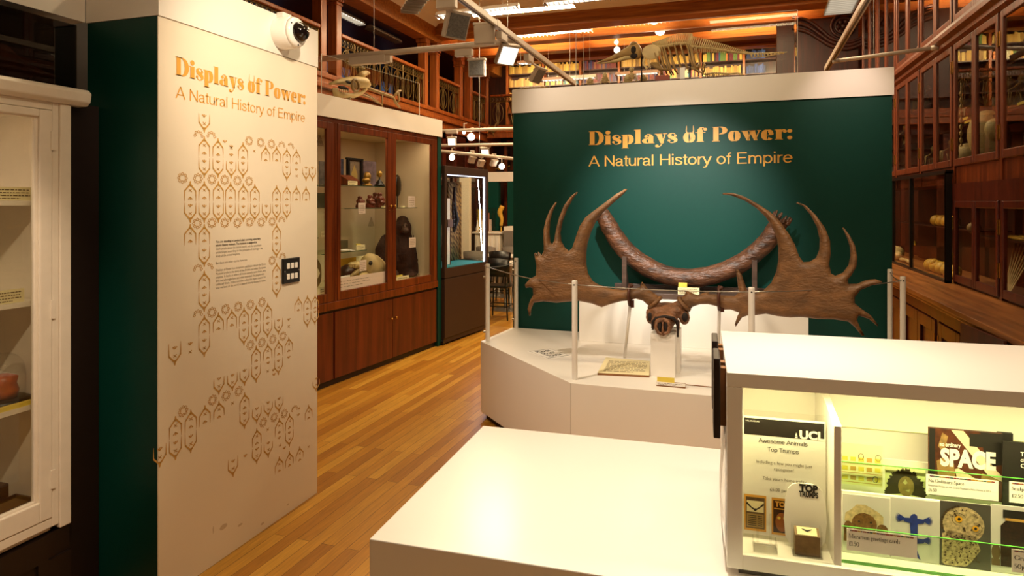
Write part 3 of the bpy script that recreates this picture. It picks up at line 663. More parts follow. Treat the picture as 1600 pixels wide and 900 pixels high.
def door(parent, y0, y1, z0, z1, xf_, st=.045, glass='old_glass', hinge=None, woodm='mahog_door'):
    b = MB(); b.box((xf_, y0, z0), (xf_+.03, y0+st, z1)); b.box((xf_, y1-st, z0), (xf_+.03, y1, z1)); b.box((xf_, y0+st, z0), (xf_+.03, y1-st, z0+st*1.3)); b.box((xf_, y0+st, z1-st*1.2), (xf_+.03, y1-st, z1))
    d = b.build('door', M[woodm], parent, bevel=.006)
    g = MB(); g.box((xf_+.012, y0+st, z0+st*1.3), (xf_+.017, y1-st, z1-st*1.2)); g.build('glass', M[glass], d)
    if hinge is not None:
        for zz in (z0+.18, z1-.18): h = MB(); h.box((xf_-.004, hinge-.008, zz-.05), (xf_+.004, hinge+.008, zz+.05)); h.build('hinge', M['brass'], d)
    return d
upw = ['nearest the camera', 'above the spear case', 'second from the spear case bay', 'third along, above the black framed case', 'beside the right edge of the green wall', 'far beyond the green wall edge', 'farthest along the right wall']
for i in range(0, 7):
    y0, y1 = BAY[i], BAY[i+1]
    # middle register
    if i < 6:
        t = thing('wall_case', (1.9, (y0+y1)/2, 1.76), 'tall glazed mahogany wall case with brass hinges, '+upw[i], 'cabinet', 'upper glazed wall cases')
        b = MB(); b.box((2.18, y0, 1.76), (2.24, y1, 3.0)); b.box((XW+.02, y0, 1.76), (2.18, y1, 1.90)); b.box((XW+.01, y0-.0, 1.76), (XW+.03, y0+.022, 2.9)); b.box((XW+.01, y1-.022, 1.76), (XW+.03, y1, 2.9)); b.box((XW+.02, y0, 2.885), (2.18, y1, 3.0))
        b.build('carcass', M['mahog'], t)
        for z in (2.25, 2.58): MB().box((1.86, y0+.02, z), (2.17, y1-.02, z+.015)).build('shelf', M['mahog_dk'], t)
        door(t, y0+.022, y0+.499, 1.90, 2.885, XW, hinge=y0+.02); door(t, y0+.501, y1-.022, 1.90, 2.885, XW, hinge=y1-.02)
    # gallery register above the cornice
    t = thing('gallery_case', (1.9, (y0+y1)/2, 3.04), 'glazed gallery case above the right cornice, '+upw[i], 'cabinet', 'gallery glazed cases')
    b = MB(); b.box((2.18, y0, 3.04), (2.24, y1, 4.5)); b.box((XW+.01, y0, 3.04), (XW+.03, y0+.022, 4.5)); b.box((XW+.01, y1-.022, 3.04), (XW+.03, y1, 4.5)); b.box((XW+.02, y0, 4.42), (2.18, y1, 4.5)); b.build('carcass', M['mahog_dk'], t)
    for k in range(2): door(t, y0+.022+k*.479, y0+.499+k*.479, 3.06, 4.42, XW, woodm='mahog_door')
b = MB(); b.prism([(1.74, 2.885), (1.70, 2.885), (1.68, 2.91), (1.68, 2.94), (1.645, 2.965), (1.645, 3.0), (1.665, 3.04), (1.74, 3.04)], 3.2, 10.3, 'y')
struct(b.build('trim_7', M['mahog_door']))
# lower register: wooden glazed cases (nearest two bays)
for i, lab in ((0, 'low glazed wooden case at the near end of the right counter'), (1, 'low glazed wooden case holding slender spears on the right counter')):
    y0, y1 = BAY[i+0], BAY[i+1]
    if i == 0: y0, y1 = BAY[1]-1.0+0.0, BAY[1]
    y0, y1 = (BAY[1], BAY[2]) if i == 0 else (BAY[2], BAY[3])
    t = thing('counter_case', (1.9, (y0+y1)/2, .95), lab, 'cabinet', 'counter cases')
    b = MB(); b.box((2.18, y0, .95), (2.24, y1, 1.76)); b.box((XW, y0, 1.62), (XW+.03, y1, 1.76)); b.box((XW+.03, y0, 1.70), (2.18, y1, 1.76)); b.box((XW+.01, y0, .95), (XW+.03, y0+.022, 1.62)); b.box((XW+.01, y1-.022, .95), (XW+.03, y1, 1.62)); b.box((XW+.03, y0, .95), (2.18, y1, .97)); b.build('carcass', M['mahog_red'], t)
    MB().box((1.85, y0+.02, 1.33), (2.17, y1-.02, 1.345)).build('shelf', M['mahog_dk'], t)
    door(t, y0+.022, y0+.499, .97, 1.62, XW, woodm='mahog_red', hinge=y0+.02, glass='glass'); door(t, y0+.501, y1-.022, .97, 1.62, XW, woodm='mahog_red', hinge=y1-.02, glass='glass')
# black framed display case on the counter
t = thing('display_case', (1.66, 7.7, .95), 'black framed glass display case on the far part of the wooden counter', 'case')
b = MB(); ys = (6.29, 7.44, 8.21, 9.2)
for y in ys: b.box((1.655, y-.018, .95), (1.69, y+.018, 1.845))
b.box((1.655, 6.27, 1.845), (2.15, 9.22, 1.875)); b.box((1.655, 6.27, .95), (1.69, 9.22, .972)); b.box((1.655, 6.27, .95), (1.70, 6.30, 1.86)); b.build('frame', M['black'], t)
for i in range(3): MB().box((1.667, ys[i]+.018, .972), (1.672, ys[i+1]-.018, 1.845)).build('glass_pane', M['glass'], t)
MB().box((2.14, 6.3, .95), (2.16, 9.2, 1.85)).build('back_panel', M['mahog_dk'], t)
MB().box((1.85, 6.32, 1.37), (2.13, 9.18, 1.38)).build('shelf', M['mahog_dk'], t)
for y in (6.95, 7.75, 8.45):
    b = MB(); b.lathe([(.03, 0), (.035, .02), (.02, .03)], (1.8, y, 1.80), 12); d = b.build('downlight', M['steel'], t)
    b = MB(); b.lathe([(.022, -.006), (.024, .002)], (1.8, y, 1.797), 12); b.build('lens', M['lamp_spot'], d)
    spot('downlight_lamp', (1.8, y, 1.785), (1.9, y-.1, .95), 10, 100, .6, (1, .8, .5), .02)

def bone_lump(b, c, s, rnd):
    c = Vector(c)
    b.ball(c+Vector((0, 0, s*.5)), (s*.55, s*.6, s*.5)); b.ball(c+Vector((0, -s*.55, s*.35)), (s*.3, s*.5, s*.3))
    for k in range(3): b.ball(c+Vector((rnd.uniform(-.3, .3)*s, rnd.uniform(-.4, .5)*s, s*rnd.uniform(.3, .8))), s*rnd.uniform(.15, .3), 8, 6)
rr = random.Random(11)
def specimen(px, z, xx, s, lab, m='bone_y', grp=None, py=None):
    p = PX(px, py or 318, xx); b = MB(); bone_lump(b, (p.x, p.y, z), s, rr)
    return tag(b.build('bone_specimen', M[m], smooth=True), lab, 'specimen', grp)
for k, px in enumerate((1464, 1473, 1482, 1490)):
    specimen(px, 1.38, 1.9, .11, 'round yellow bone on the upper shelf of the black case, '+('leftmost of the row', 'second from the left', 'third from the left', 'rightmost beside the black frame')[k], grp='yellow bones on the upper shelf of the black case')
for k, px in enumerate((1455, 1464, 1473, 1482, 1490)):
    specimen(px, .951, 1.82, .12, 'lumpy yellow bone on the floor of the black case, '+('leftmost of the row', 'second from the left', 'middle one', 'fourth from the left', 'rightmost beside the black frame')[k], grp='yellow bones on the floor of the black case')
specimen(1400, .951, 1.8, .16, 'white skull on the floor of the black case beside the green wall', 'bone')
b = MB(); p = PX(1408, 401, 1.8); q = PX(1423, 403, 1.8); b.tube([(p.x, p.y, .975), ((p.x+q.x)/2, (p.y+q.y)/2, .985), (q.x, q.y, .975)], [.02, .014, .025], 8); tag(b.build('long_bone', M['bone'], smooth=True), 'long pale bone lying beside the white skull in the black case', 'bone')
specimen(1427, 1.10, 2.0, .07, 'small yellow bone at mid height in the far pane of the black case', 'bone_y')
# spear case
for k in range(7):
    b = MB(); y = 5.52+k*.07; b.tube([(1.80+.02*k, y-.12, .975), (2.1, y+.22, 1.32)], .006, 6)
    tag(b.build('spear', M['bone']), 'slender pale spear leaning in the low wooden case', 'spear', 'slender spears')
b = MB(); 
for k in range(5): b.tube([(1.9+.03*k, 5.36, 1.352+.012*(k % 2)), (1.9+.03*k, 5.76, 1.358)], .012, 6)
tag(b.build('bone_bundle', M['bone_y'], smooth=True), 'flat pile of yellowish long bones on the shelf above the spears', 'bones')
b = MB(); b.box((2.12, 5.42, 1.36), (2.15, 5.72, 1.69)); b2 = b
t = thing('gilt_frame', (2.1, 5.45, 1.346), 'small gilt picture frame at the back of the spear case', 'frame')
b = MB(); b.box((2.05, 5.35, 1.346), (2.07, 5.375, 1.62)); b.box((2.05, 5.60, 1.346), (2.07, 5.625, 1.62)); b.box((2.05, 5.375, 1.346), (2.07, 5.6, 1.37)); b.box((2.05, 5.375, 1.596), (2.07, 5.6, 1.62)); b.build('frame', M['gold'], t, bevel=.004)
MB().box((2.062, 5.375, 1.37), (2.068, 5.6, 1.596)).build('picture', M['mahog_dk'], t)
b = MB(); b.tube(cat_rom([(1.9, 4.72, 1.352), (1.9, 4.95, 1.40), (1.9, 5.05, 1.352)], 5), .012, 8); b.ball((1.9, 4.72, 1.365), .02); tag(b.build('antler_piece', M['bone_y'], smooth=True), 'small curved yellow bone on the shelf of the near low case', 'bone')
specimen(1522, 1.346, 1.92, .1, 'small yellow skull on the shelf in the left door of the spear case', 'bone_dk')
# pale gourd-like specimens and skeletons in the middle register
for k, (px, py, w, h, lab) in enumerate(((1514, 233, .13, .10, 'pale oval egg-like specimen lying at the left in the upper wall case'), (1545, 226, .17, .21, 'large pale gourd-shaped specimen standing in the upper wall case'), (1556, 203, .09, .09, 'small round pale specimen behind the large gourd-shaped one'))):
    p = PX(px, py, 1.86); b = MB(); b.ball((0, 0, 0), (w*.8, w, h), 16, 10)
    b.v = [Vector((v.x+p.x, v.y+p.y+v.z*.25, v.z+1.901+h if k < 2 else v.z+p.z)) for v in b.v]
    if k == 2: b.tube([(p.x, p.y, p.z-.05), (p.x, p.y, 1.902)], .01, 6)
    tag(b.build('pale_specimen', M['bone'], smooth=True), lab, 'specimen')
def small_skeleton(px, py, xx, L, h, lab, m='bone_dk', zbase=None):
    """a mounted skeleton: skull, spine, ribs, four legs"""
    p = PX(px, py, xx); z0 = zbase; b = MB(); sp = cat_rom([(p.x, p.y-L*.5, z0+h*.85), (p.x, p.y-L*.3, z0+h*.75), (p.x, p.y, z0+h*.7), (p.x, p.y+L*.35, z0+h*.65), (p.x, p.y+L*.6, z0+h*.4)], 5)
    b.tube(sp, .008, 6); b.ball((p.x, p.y-L*.56, z0+h*.9), (.03, .055, .035), 10, 7); b.ball((p.x, p.y-L*.66, z0+h*.86), (.018, .04, .02), 8, 6)
    for k in range(9):
        y = p.y-L*.22+k*L*.055; zz = z0+h*.72
        b.tube([(p.x+.055*math.sin(a), y, zz-.075+.075*math.cos(a)) for a in [i*.5-2.5 for i in range(11)]], .004, 5)
    for s_ in (-1, 1):
        for yy in (-.22, .32):
            b.tube([(p.x+.04*s_, p.y+L*yy, z0+h*.62), (p.x+.05*s_, p.y+L*(yy-.05), z0+h*.33), (p.x+.045*s_, p.y+L*yy, z0+.001)], [.01, .007, .008], 6)
    return tag(b.build('skeleton', M[m], smooth=True), lab, 'skeleton')
small_skeleton(1478, 240, 1.95, .35, .30, 'mounted brown skeleton on the bottom of the wall case left of the pale specimens', zbase=1.902)
small_skeleton(1450, 240, 1.95, .4, .28, 'dark small skeleton in the wall case above the right end of the black case', zbase=1.902)
small_skeleton(1510, 170, 1.98, .5, .26, 'mounted skeleton on the upper shelf above the pale gourd-shaped specimens', zbase=2.267)
small_skeleton(1575, 190, 1.98, .5, .26, 'mounted skeleton on the shelf of the case nearest the camera', zbase=2.267)
small_skeleton(1440, 130, 1.98, .5, .25, 'mounted skeleton on the top shelf, second case from the green wall', zbase=2.597)
small_skeleton(1530, 110, 1.98, .5, .25, 'mounted skeleton on the top shelf of the case above the spears', zbase=2.597)
small_skeleton(1408, 190, 1.95, .4, .26, 'mounted skeleton on the middle shelf beside the edge of the green wall', zbase=2.267)
b = MB()
for k in range(11): b.ball((1.80, 6.40+.0*k, 1.96+k*.055), (.014, .014, .022), 8, 6)
b.tube([(1.80, 6.40, 1.902), (1.80, 6.40, 2.60)], .004, 5); tag(b.build('vertebra_chain', M['bone'], smooth=True), 'hanging string of pale vertebrae in the wall case above the black case', 'bones')
for k, (px, py, w, lab) in enumerate(((1512, 183, .16, 'narrow yellow shelf label at the right of the upper wall case'), (1508, 176, .13, 'narrow yellow shelf label just above the other in the upper wall case'), (1595, 170, .12, 'narrow yellow shelf label in the case nearest the camera'), (1472, 258, .09, 'square yellow label at the bottom of the case above the black frame'))):
    p = PX(px, py, 1.845); b = MB(); hh = .02 if k < 3 else .06
    zz = {0: 2.266, 1: 2.30, 2: 2.266, 3: 1.902}[k]
    b.box((1.845, p.y-w/2, zz), (1.848, p.y+w/2, zz+hh)); tag(b.build('shelf_label', M['label_y']), lab, 'label')

# ================================================================ cream title panel on the left
t = thing('title_panel', (-2.37, 2.62, 0), 'tall cream exhibition panel with gold title and printed horned motifs, left of the wooden floor', 'panel')
PXL = -2.18
b = MB(); b.box((-2.555, 2.093, 0), (-2.185, 3.158, 2.356)); b.build('board', M['white'], t)
b = MB(); b.box((PXL-.005, 2.084, 0.0), (PXL, 3.158, 2.35)); b.build('printed_face', M['cream'], t)
b = MB(); b.box((-2.558, 2.084, 0), (PXL-.005, 2.093, 2.352)); b.build('green_end_face', M['green'], t)
b = MB(); b.box((-2.564, 2.082, 2.354), (-2.176, 3.16, 2.552)); b.build('white_header', M['white'], t)
def pan(px, py): return PX(px, py, PXL)+Vector((.0015, 0, 0))
TITLE = [('Displays', 0), ('of', 0), ('Power:', 0)]
b = MB(); zb = (pan(274, 117).z+pan(470, 162).z)/2; cap = pan(278, 88).z-pan(278, 117).z
y = lambda px: pan(px, 120).y
FULL = didone('Displays of Power:', .27, .04, .67, .022); write(b, FULL, (PXL+.0015, y(274), zb), (PXL+.0015, y(477), zb), cap)
ho = MB()
def horns(b, O, U, V, s):
    """the lyre-shaped horns above the letter o"""
    O, U, V = Vector(O), Vector(U), Vector(V)
    for sx in (-1, 1):
        c = [(.10*sx, 0), (.2*sx, .1), (.25*sx, .25), (.24*sx, .42), (.23*sx, .62)]; w = [.045, .05, .035, .03, .012]
        for i in range(4):
            (a0, b0), (a1, b1) = c[i], c[i+1]; b.quad(O+U*((a0-w[i])*s)+V*(b0*s), O+U*((a0+w[i])*s)+V*(b0*s), O+U*((a1+w[i+1])*s)+V*(b1*s), O+U*((a1-w[i+1])*s)+V*(b1*s))
horns(b, (PXL+.0016, y(393), zb+cap*.52), (0, 1, 0), (0, 0, 1), cap*.92)
b.build('title_lettering', M['gold'], t)
b = MB(); zb2 = (pan(274, 153).z+pan(470, 190).z)/2; cap2 = pan(281, 134).z-pan(281, 153).z
write(b, grotesk('A Natural History of Empire', .085), (PXL+.0015, y(274), zb2), (PXL+.0015, y(476), zb2), cap2*.98, 1.0); b.build('subtitle_lettering', M['gold'], t)
para = ["You are standing in London's last surviving university", 'natural history museum. The museum is designed to', 'teach people about the natural world, and the specimens', 'are arranged according to the principles of zoology - the', 'study of the animal kingdom.', '', 'But there are other stories here too.', '',
        'Displays of Power is a temporary exhibition about the Grant', "Museum's role in the story of the British and other European", 'empires. It looks at where all these animals came from, why', 'they were brought here and what motivated the people who', 'collected them. It also considers what the legacy means for', 'how we look at the world in natural history museums today.']
b = MB(); bb = MB(); ztop = pan(337, 375).z; zbot = pan(337, 453).z; W_ = y(415)-y(337)
for i, ln in enumerate(para):
    if not ln: continue
    zz = ztop+(zbot-ztop)*(i+.8)/len(para); fullw = W_*(1.0 if i >= 8 else .95)*len(ln)/58
    write(bb if i < 2 else b, sans(ln, .012 if i < 2 else 0), (PXL+.0015, y(337), zz), (PXL+.0015, y(337)+min(fullw, W_), zz), (ztop-zbot)/len(para)*.62, SCAP)
b.build('paragraph_lettering', M['grey_ink'], t); bb.build('bold_paragraph_lettering', M['ink'], t)
# printed motifs: caps (horn tips up), cups (tips down), rings, flowers, crosses
mo = MB(); HW = (y(340.5)-y(319))*.38
def stroke(b, pts, w):
    w = w if isinstance(w, (list, tuple)) else [w]*len(pts)
    for i in range(len(pts)-1):
        (a0, z0), (a1, z1) = pts[i], pts[i+1]; dx, dz = a1-a0, z1-z0; l = math.hypot(dx, dz) or 1; nx, nz = -dz/l/2, dx/l/2
        b.quad((PXL+.0012, a0+nx*w[i], z0+nz*w[i]), (PXL+.0012, a1+nx*w[i+1], z1+nz*w[i+1]), (PXL+.0012, a1-nx*w[i+1], z1-nz*w[i+1]), (PXL+.0012, a0-nx*w[i], z0-nz*w[i]))
UN = HW/8.3   # one pixel of the measured drawing, on the panel
UZ = (pan(319, 300).z-pan(319, 310).z)/10
def flower(c, z, d=1):
    for k in (-1, 0, 1): stroke(mo, [(c, z-d*2*UZ), (c+k*3.0*UN, z+d*(2.4-abs(k)*.8)*UZ)], [.9*UZ, 2.2*UZ])
def cross(c, z):
    for k in (-1, 1): stroke(mo, [(c-2.3*UN, z-k*2.2*UZ), (c+2.3*UN, z+k*2.2*UZ)], [.7*UZ, 1.5*UZ])
def half(px, tip, end, d, orn=True):
    c = y(px); zt = pan(px, tip).z; ze = pan(px, end).z; L = abs(zt-ze)
    stroke(mo, [(c, zt), (c, zt-d*5*UZ), (c, zt-d*8*UZ)], [1.2*UN, 3.0*UN, 1.6*UN])
    for s_ in (-1, 1):
        stroke(mo, [(c+s_*.9*UN, zt-d*5.5*UZ), (c+s_*8.1*UN, zt-d*min(15*UZ, L*.6)/1)], [2.0*UN, 1.7*UN]); stroke(mo, [(c+s_*8.1*UN, zt-d*(min(15*UZ, L*.6)-.8*UZ)), (c+s_*8.3*UN, zt-d*min(22*UZ, L*.8)), (c+s_*8.3*UN, ze)], [1.5*UN, 1.2*UN, .35*UN])
    if orn: cross(c, zt-d*14*UZ)
    if orn and L > 22*UZ: flower(c, zt-d*26*UZ, -d)
def cap_(px, tip, end=None, orn=True): half(px, tip, end if end is not None else tip+30, 1, orn)
def cup_(px, tip, end=None, orn=True): half(px, tip, end if end is not None else tip-30, -1, orn)
def hexa_(px, tip, bot, o1=True, o2=True): m_ = (tip+bot)/2; half(px, tip, m_-1, 1, o1); half(px, bot, m_+1, -1, o2)
def ring_(px, py, part=1.0):
    c = y(px); z = pan(px, py).z
    for k in range(8):
        a = k*pi/4
        if part < 1 and k > 8*part: continue
        cc, zz = c+5.4*UN*math.cos(a), z+6.2*UZ*math.sin(a); q = [(cc-2.0*UN, zz), (cc, zz+2.3*UZ), (cc+2.0*UN, zz), (cc, zz-2.3*UZ)]
        for i in range(4): stroke(mo, [q[i], q[(i+1) % 4]], .9*UZ)
cup_(319, 207, 178)
for p_ in ((310, 212, .5), (330, 213, .6), (389, 220), (407, 222.5), (424, 225), (440, 228, .6), (454, 230, .4), (285, 278), (309, 279), (331, 280), (351, 281), (371, 282), (389, 283), (308, 349), (331, 348), (351, 348), (371, 348), (390, 347), (408, 347), (425, 346), (440, 345, .6), (309, 421, .5), (326, 419, .3), (425, 407), (441, 402, .5), (309, 492, .5), (331, 488), (352, 483), (372, 479), (391, 476), (409, 472), (391, 539), (409, 535), (426, 530), (442, 525), (286, 642), (332, 625), (353, 618), (373, 611), (411, 660), (428, 652), (444, 646), (460, 640, .6)): ring_(*p_)
for p_ in ((319, 213, 278), (340.5, 216, 278), (379.5, 222, 279), (448, 231, 283), (319, 350, 417), (432, 349, 403), (319, 423, 487), (432, 410, 465), (319, 492, 558), (381, 480, 540), (400, 477, 533), (418, 473, 528), (480, 461, 512), (492, 460, 508), (400, 540, 598), (435, 531, 586), (274, 650, 719), (298, 640, 708), (382, 613, 670), (401, 669, 725), (452, 646, 698)): hexa_(*p_)
for px, tp, bt in ((297, 283, 348), (319, 283, 348), (341, 283, 348), (360, 284, 347), (380, 286, 347), (398, 287, 346), (432, 289, 344), (448, 289, 343)): hexa_(px, tp, bt)
for p_ in ((415, 227, 252), (432, 228, 253), (463, 233, 255), (463, 290, 315), (478, 291, 314), (297, 350, 383), (341, 488, 518), (362, 483, 515), (466, 463, 488), (418, 536, 562), (451, 526, 550), (320, 633, 664), (342, 626, 652), (436, 653, 680), (482, 632, 655), (436, 713, 738), (452, 705, 728), (468, 697, 718)): cap_(*p_)
for p_ in ((361, 279, 252), (478, 283, 262), (416, 345, 318), (435, 523, 498), (273, 571, 535), (342, 617, 590), (363, 611, 584), (382, 603, 578), (249.5, 730, 696), (401, 662, 637), (419, 652, 630), (436, 645, 622), (419, 715, 692), (364, 745, 715), (488, 283, 262), (494, 612, 594)): cup_(*p_)
for px, py in ((351, 221), (361, 242), (463, 265), (297, 537), (451, 499), (451, 558), (427, 578), (361, 229), (436, 684), (444, 700), (383, 712), (419, 567), (428, 585), (466, 648)): flower(y(px), pan(px, py).z)
for px, py in ((361, 231), (397, 236), (463, 275), (297, 550), (451, 510), (418, 580), (363, 630), (418, 671), (437, 696), (482, 698), (467, 638)): cross(y(px), pan(px, py).z)
mo.build('printed_motifs', M['gold_dk'], t)
# scuffs near the floor
b = MB()
for px, py, w, h in ((349, 823, .03, .012), (333, 828, .004, .018), (375, 820, .02, .006), (410, 818, .015, .006), (450, 788, .012, .004)):
    c = pan(px, py); b.quad(*[(PXL+.0008, c.y+w*math.cos(a)*.8, c.z+h*math.sin(a)) for a in [i*pi/5 for i in range(10)]])
b.build('scuff_marks', mat('scuff', '#cdbb9f', .6), t)
# adjoining header board running towards the camera
b = MB(); b.box((-2.75, -.6, 2.356), (-2.566, 2.08, 3.0)); tag(b.build('header_board', M['white']), 'plain cream header board above the white cabinet at the top left corner', 'board')
struct(MB().box((-3.2, -.6, 0), (-3.1, 3.2, 3.0)).build('wall_behind_cabinet', M['dkbrown']))

# security camera on the panel
c = pan(452, 52); c.x = PXL
t = thing('security_camera', c-Vector((0, 0, .07)), 'white dome security camera with a smoked bubble mounted on the cream panel header', 'camera')
ax = Vector((1, 0, 0)); R_ = (pan(440, 78).z-pan(440, 27).z); R_ = abs(R_)/2
c0 = Vector((PXL+.004, pan(438, 53).y, pan(438, 53).z))
b = MB(); b.lathe([(R_*.85, -.006), (R_*.98, .0), (R_, .03), (R_*.99, .07), (R_*.93, .085)], c0, 36, ax); b.build('housing', M['white_gloss'], t, smooth=True, bevel=.003)
b = MB(); b.lathe([(R_*.93, .085), (R_*.86, .10), (R_*.66, .108), (R_*.62, .108)], c0, 36, ax); rg = b.build('dome_ring', M['white_gloss'], t, smooth=True)
b = MB(); b.lathe([(R_*.62*math.cos(a), .104+R_*.66*math.sin(a)) for a in [i*pi/20 for i in range(10)]]+[(0.001, .104+R_*.66)], c0, 32, ax); b.build('smoked_dome', mat('smoked_dome', '#140f0d', .06, spec=.8), t, smooth=True)
for k in range(3):
    a = k*2*pi/3+.5; b = MB(); b.lathe([(.004, 0), (.004, .003)], c0+Vector((.104, R_*.78*math.cos(a), R_*.78*math.sin(a))), 8, ax); b.build('screw', M['black'], rg)
b = MB(); b.box((PXL, c0.y-.035, c0.z+R_*.9), (PXL+.045, c0.y+.035, c0.z+R_+.018)); b.build('conduit_box', M['white_gloss'], t, bevel=.006)
# switch plate
p0, p1 = pan(439.5, 443), pan(466, 402)
t = thing('switch_plate', (PXL, (p0.y+p1.y)/2, p0.z), 'black six-gang switch plate on the cream panel', 'switch plate')
b = MB(); b.box((PXL, p0.y, min(pan(452, 442).z, p1.z-.08)), (PXL+.012, p1.y, pan(452, 403).z)); pl = b.build('plate', M['blackp'], t, bevel=.004)
zc_ = pan(452, 423).z; hh = (pan(452, 403).z-pan(452, 442).z)
for r_ in (-1, 1):
    for k in (-1, 0, 1):
        b = MB(); yc = (p0.y+p1.y)/2+k*(p1.y-p0.y)*.235; zc2 = zc_+r_*hh*.21
        b.box((PXL+.012, yc-(p1.y-p0.y)*.075, zc2-hh*.11), (PXL+.018, yc+(p1.y-p0.y)*.075, zc2+hh*.11)); b.build('rocker', M['white_gloss'], t, bevel=.002)
for sy in (p0.y+.012, p1.y-.012):
    b = MB(); b.lathe([(.004, 0), (.004, .002)], (PXL+.012, sy, zc_), 8, ax); b.build('screw', M['steel'], pl)

# ================================================================ white cabinet at the far left
FX = -2.454
t = thing('white_cabinet', (-2.65, 1.4, 0), 'white painted glass-door museum cabinet cut by the left edge', 'cabinet')
b = MB(); b.box((-2.86, .6, .353), (-2.82, 1.90, 2.0)); b.box((-2.86, 1.86, .353), (FX-.02, 1.90, 2.0)); b.box((-2.86, .6, 1.94), (FX-.02, 1.90, 2.0)); b.box((-2.86, .6, .353), (FX-.02, 1.90, .44)); b.build('carcass', M['old_white'], t)
b = MB(); b.prism([(-2.9, 1.985), (FX+.012, 1.985), (FX+.03, 2.0), (FX+.036, 2.035), (FX+.02, 2.05), (-2.9, 2.05)], .6, 1.99, 'y'); b.build('cornice', M['old_white'], t, bevel=.004)
b = MB(); b.box((FX-.03, 1.882, .353), (FX+.004, 1.928, 1.985)); b.build('corner_post', M['old_white'], t, bevel=.004)
b = MB(); b.box((FX-.02, 1.855, .37), (FX-.002, 1.881, 1.985)); b.box((FX-.02, .6, 1.955), (FX-.002, 1.855, 1.985)); b.box((FX-.02, .6, .37), (FX-.002, 1.855, .405)); b.build('face_frame', M['old_white'], t, bevel=.003)
b = MB(); b.box((FX-.022, 1.805, .407), (FX+.002, 1.853, 1.953)); b.box((FX-.022, .6, 1.925), (FX+.002, 1.805, 1.953)); b.box((FX-.022, .6, .407), (FX+.002, 1.805, .482)); b.box((FX-.028, 1.79, .47), (FX-.008, 1.806, 1.935)); b.box((FX-.028, .6, .47), (FX-.008, 1.80, .492)); b.box((FX-.028, .6, 1.918), (FX-.008, 1.8, 1.932))
d = b.build('door', M['old_white'], t, bevel=.004)
MB().box((FX-.02, .62, .49), (FX-.016, 1.792, 1.92)).build('glass', M['old_glass'], d)
for py in (220, 483, 748):
    z = PX(83, py, FX).z; MB().box((FX+.001, 1.846, z-.035), (FX+.006, 1.862, z+.035)).build('hinge', M['old_white'], d)
b = MB(); b.box((-2.9, .6, 0), (FX-.01, 1.93, .345)); b.box((FX-.012, .6, .25), (FX+.0, 1.84, .345)); b.box((FX-.012, 1.80, 0), (FX, 1.93, .25)); b.build('dark_base', M['dkbrown'], t)
b = MB(); b.box((-2.9, 1.935, 0), (FX-.035, 2.078, 2.0)); b.build('dark_side_filler', M['dkbrown'], t)
for z in (1.592, 1.215, .825): MB().box((-2.81, .62, z), (FX-.05, 1.855, z+.018)).build('shelf', M['old_white'], t)
def flat_label(name, p, size, m, lab, cat='label', lines=4, rot=0, grp=None, tilt=0, title=True, depth=.006):
    """a card standing on a surface, facing +x (rot 0); p = middle of its lower edge"""
    t = thing(name, p, lab, cat, grp); w, h = size
    b = MB(); b.box((-depth, -w/2, 0), (0, w/2, h)); b.M = None
    b.v = [Vector(p)+Vector((v.x-v.z*tilt, v.y, v.z)) for v in b.v]; c = b.build('card', m, t)
    b = MB(); scribble(b, (0, -w*.44, h*.08), (0, 1, 0), (0, 0, 1), w*.86, h*.84, lines, sum(map(ord, lab)), .45)
    b.v = [Vector(p)+Vector((v.x-v.z*tilt+.0012, v.y, v.z)) for v in b.v]; b.build('print', M['brown_ink'], t)
    if rot: t.rotation_euler = (0, 0, rot)
    return t
flat_label('specimen_label', Vector((FX-.06, PX(20, 300, FX-.06).y, 1.611)), (.16, .05), M['label'], 'cream printed label on the top shelf of the white cabinet', lines=4)
flat_label('specimen_label', Vector((FX-.06, PX(10, 300, FX-.06).y, 1.234)), (.13, .05), M['label'], 'cream printed label on the middle shelf of the white cabinet', lines=4)
b = MB(); q = PX(15, 640, FX-.06); b.box((FX-.075, q.y-.07, .8435), (FX-.055, q.y+.085, .858)); tag(b.build('specimen_label', M['label_y']), 'yellow label strip lying below the glass bell jar in the white cabinet', 'label')
jx, jy = FX-.16, PX(5, 600, FX-.16).y
t = thing('bell_jar', (jx, jy, .8435), 'glass bell jar over an orange specimen on a black base in the white cabinet', 'jar')
b = MB(); b.lathe([(.085, 0), (.09, .006), (.085, .02), (.07, .024)], (jx, jy, .8435), 28); b.build('base', M['black'], t, smooth=True)
b = MB(); b.lathe([(.07, .022), (.07, .12), (.064, .15), (.045, .178), (.02, .19), (.002, .192)], (jx, jy, .8435), 28); b.build('dome', M['acryl'], t, smooth=True)
b = MB(); b.lathe([(.045, .024), (.05, .05), (.042, .075), (.047, .1), (.02, .112)], (jx, jy, .8435), 20); b.build('specimen', mat('orange_specimen', '#b8561a', .4, var=.3, scale=40), t, smooth=True)
jx, jy = FX-.13, PX(0, 790, FX-.13).y
t = thing('specimen_tray', (jx, jy, .4405), 'small open dark wooden tray at the bottom of the white cabinet', 'tray')
b = MB(); b.box((-.06, -.10, 0), (.06, .10, .008))
for (x0, y0, x1, y1) in ((-.06, -.1, -.052, .1), (.052, -.1, .06, .1), (-.06, -.1, .06, -.092), (-.06, .092, .06, .1)): b.box((x0, y0, 0), (x1, y1, .032))
b.v = [Vector((jx, jy, .4405))+v for v in b.v]; b.build('wooden_tray', M['mahog_dk'], t)
b = MB(); b.box((jx-.05, jy-.09, .4485), (jx+.05, jy+.09, .46)); b.build('contents', mat('brown_card', '#6a4b28', .7, var=.2), t)
b = MB(); b.box((FX-.25, PX(0, 770, FX-.25).y-.1, .4405), (FX-.2, PX(0, 770, FX-.25).y+.0, .52)); tag(b.build('wooden_box', M['mahog_dk'], bevel=.004), 'small brown wooden box behind the open tray in the white cabinet', 'box')
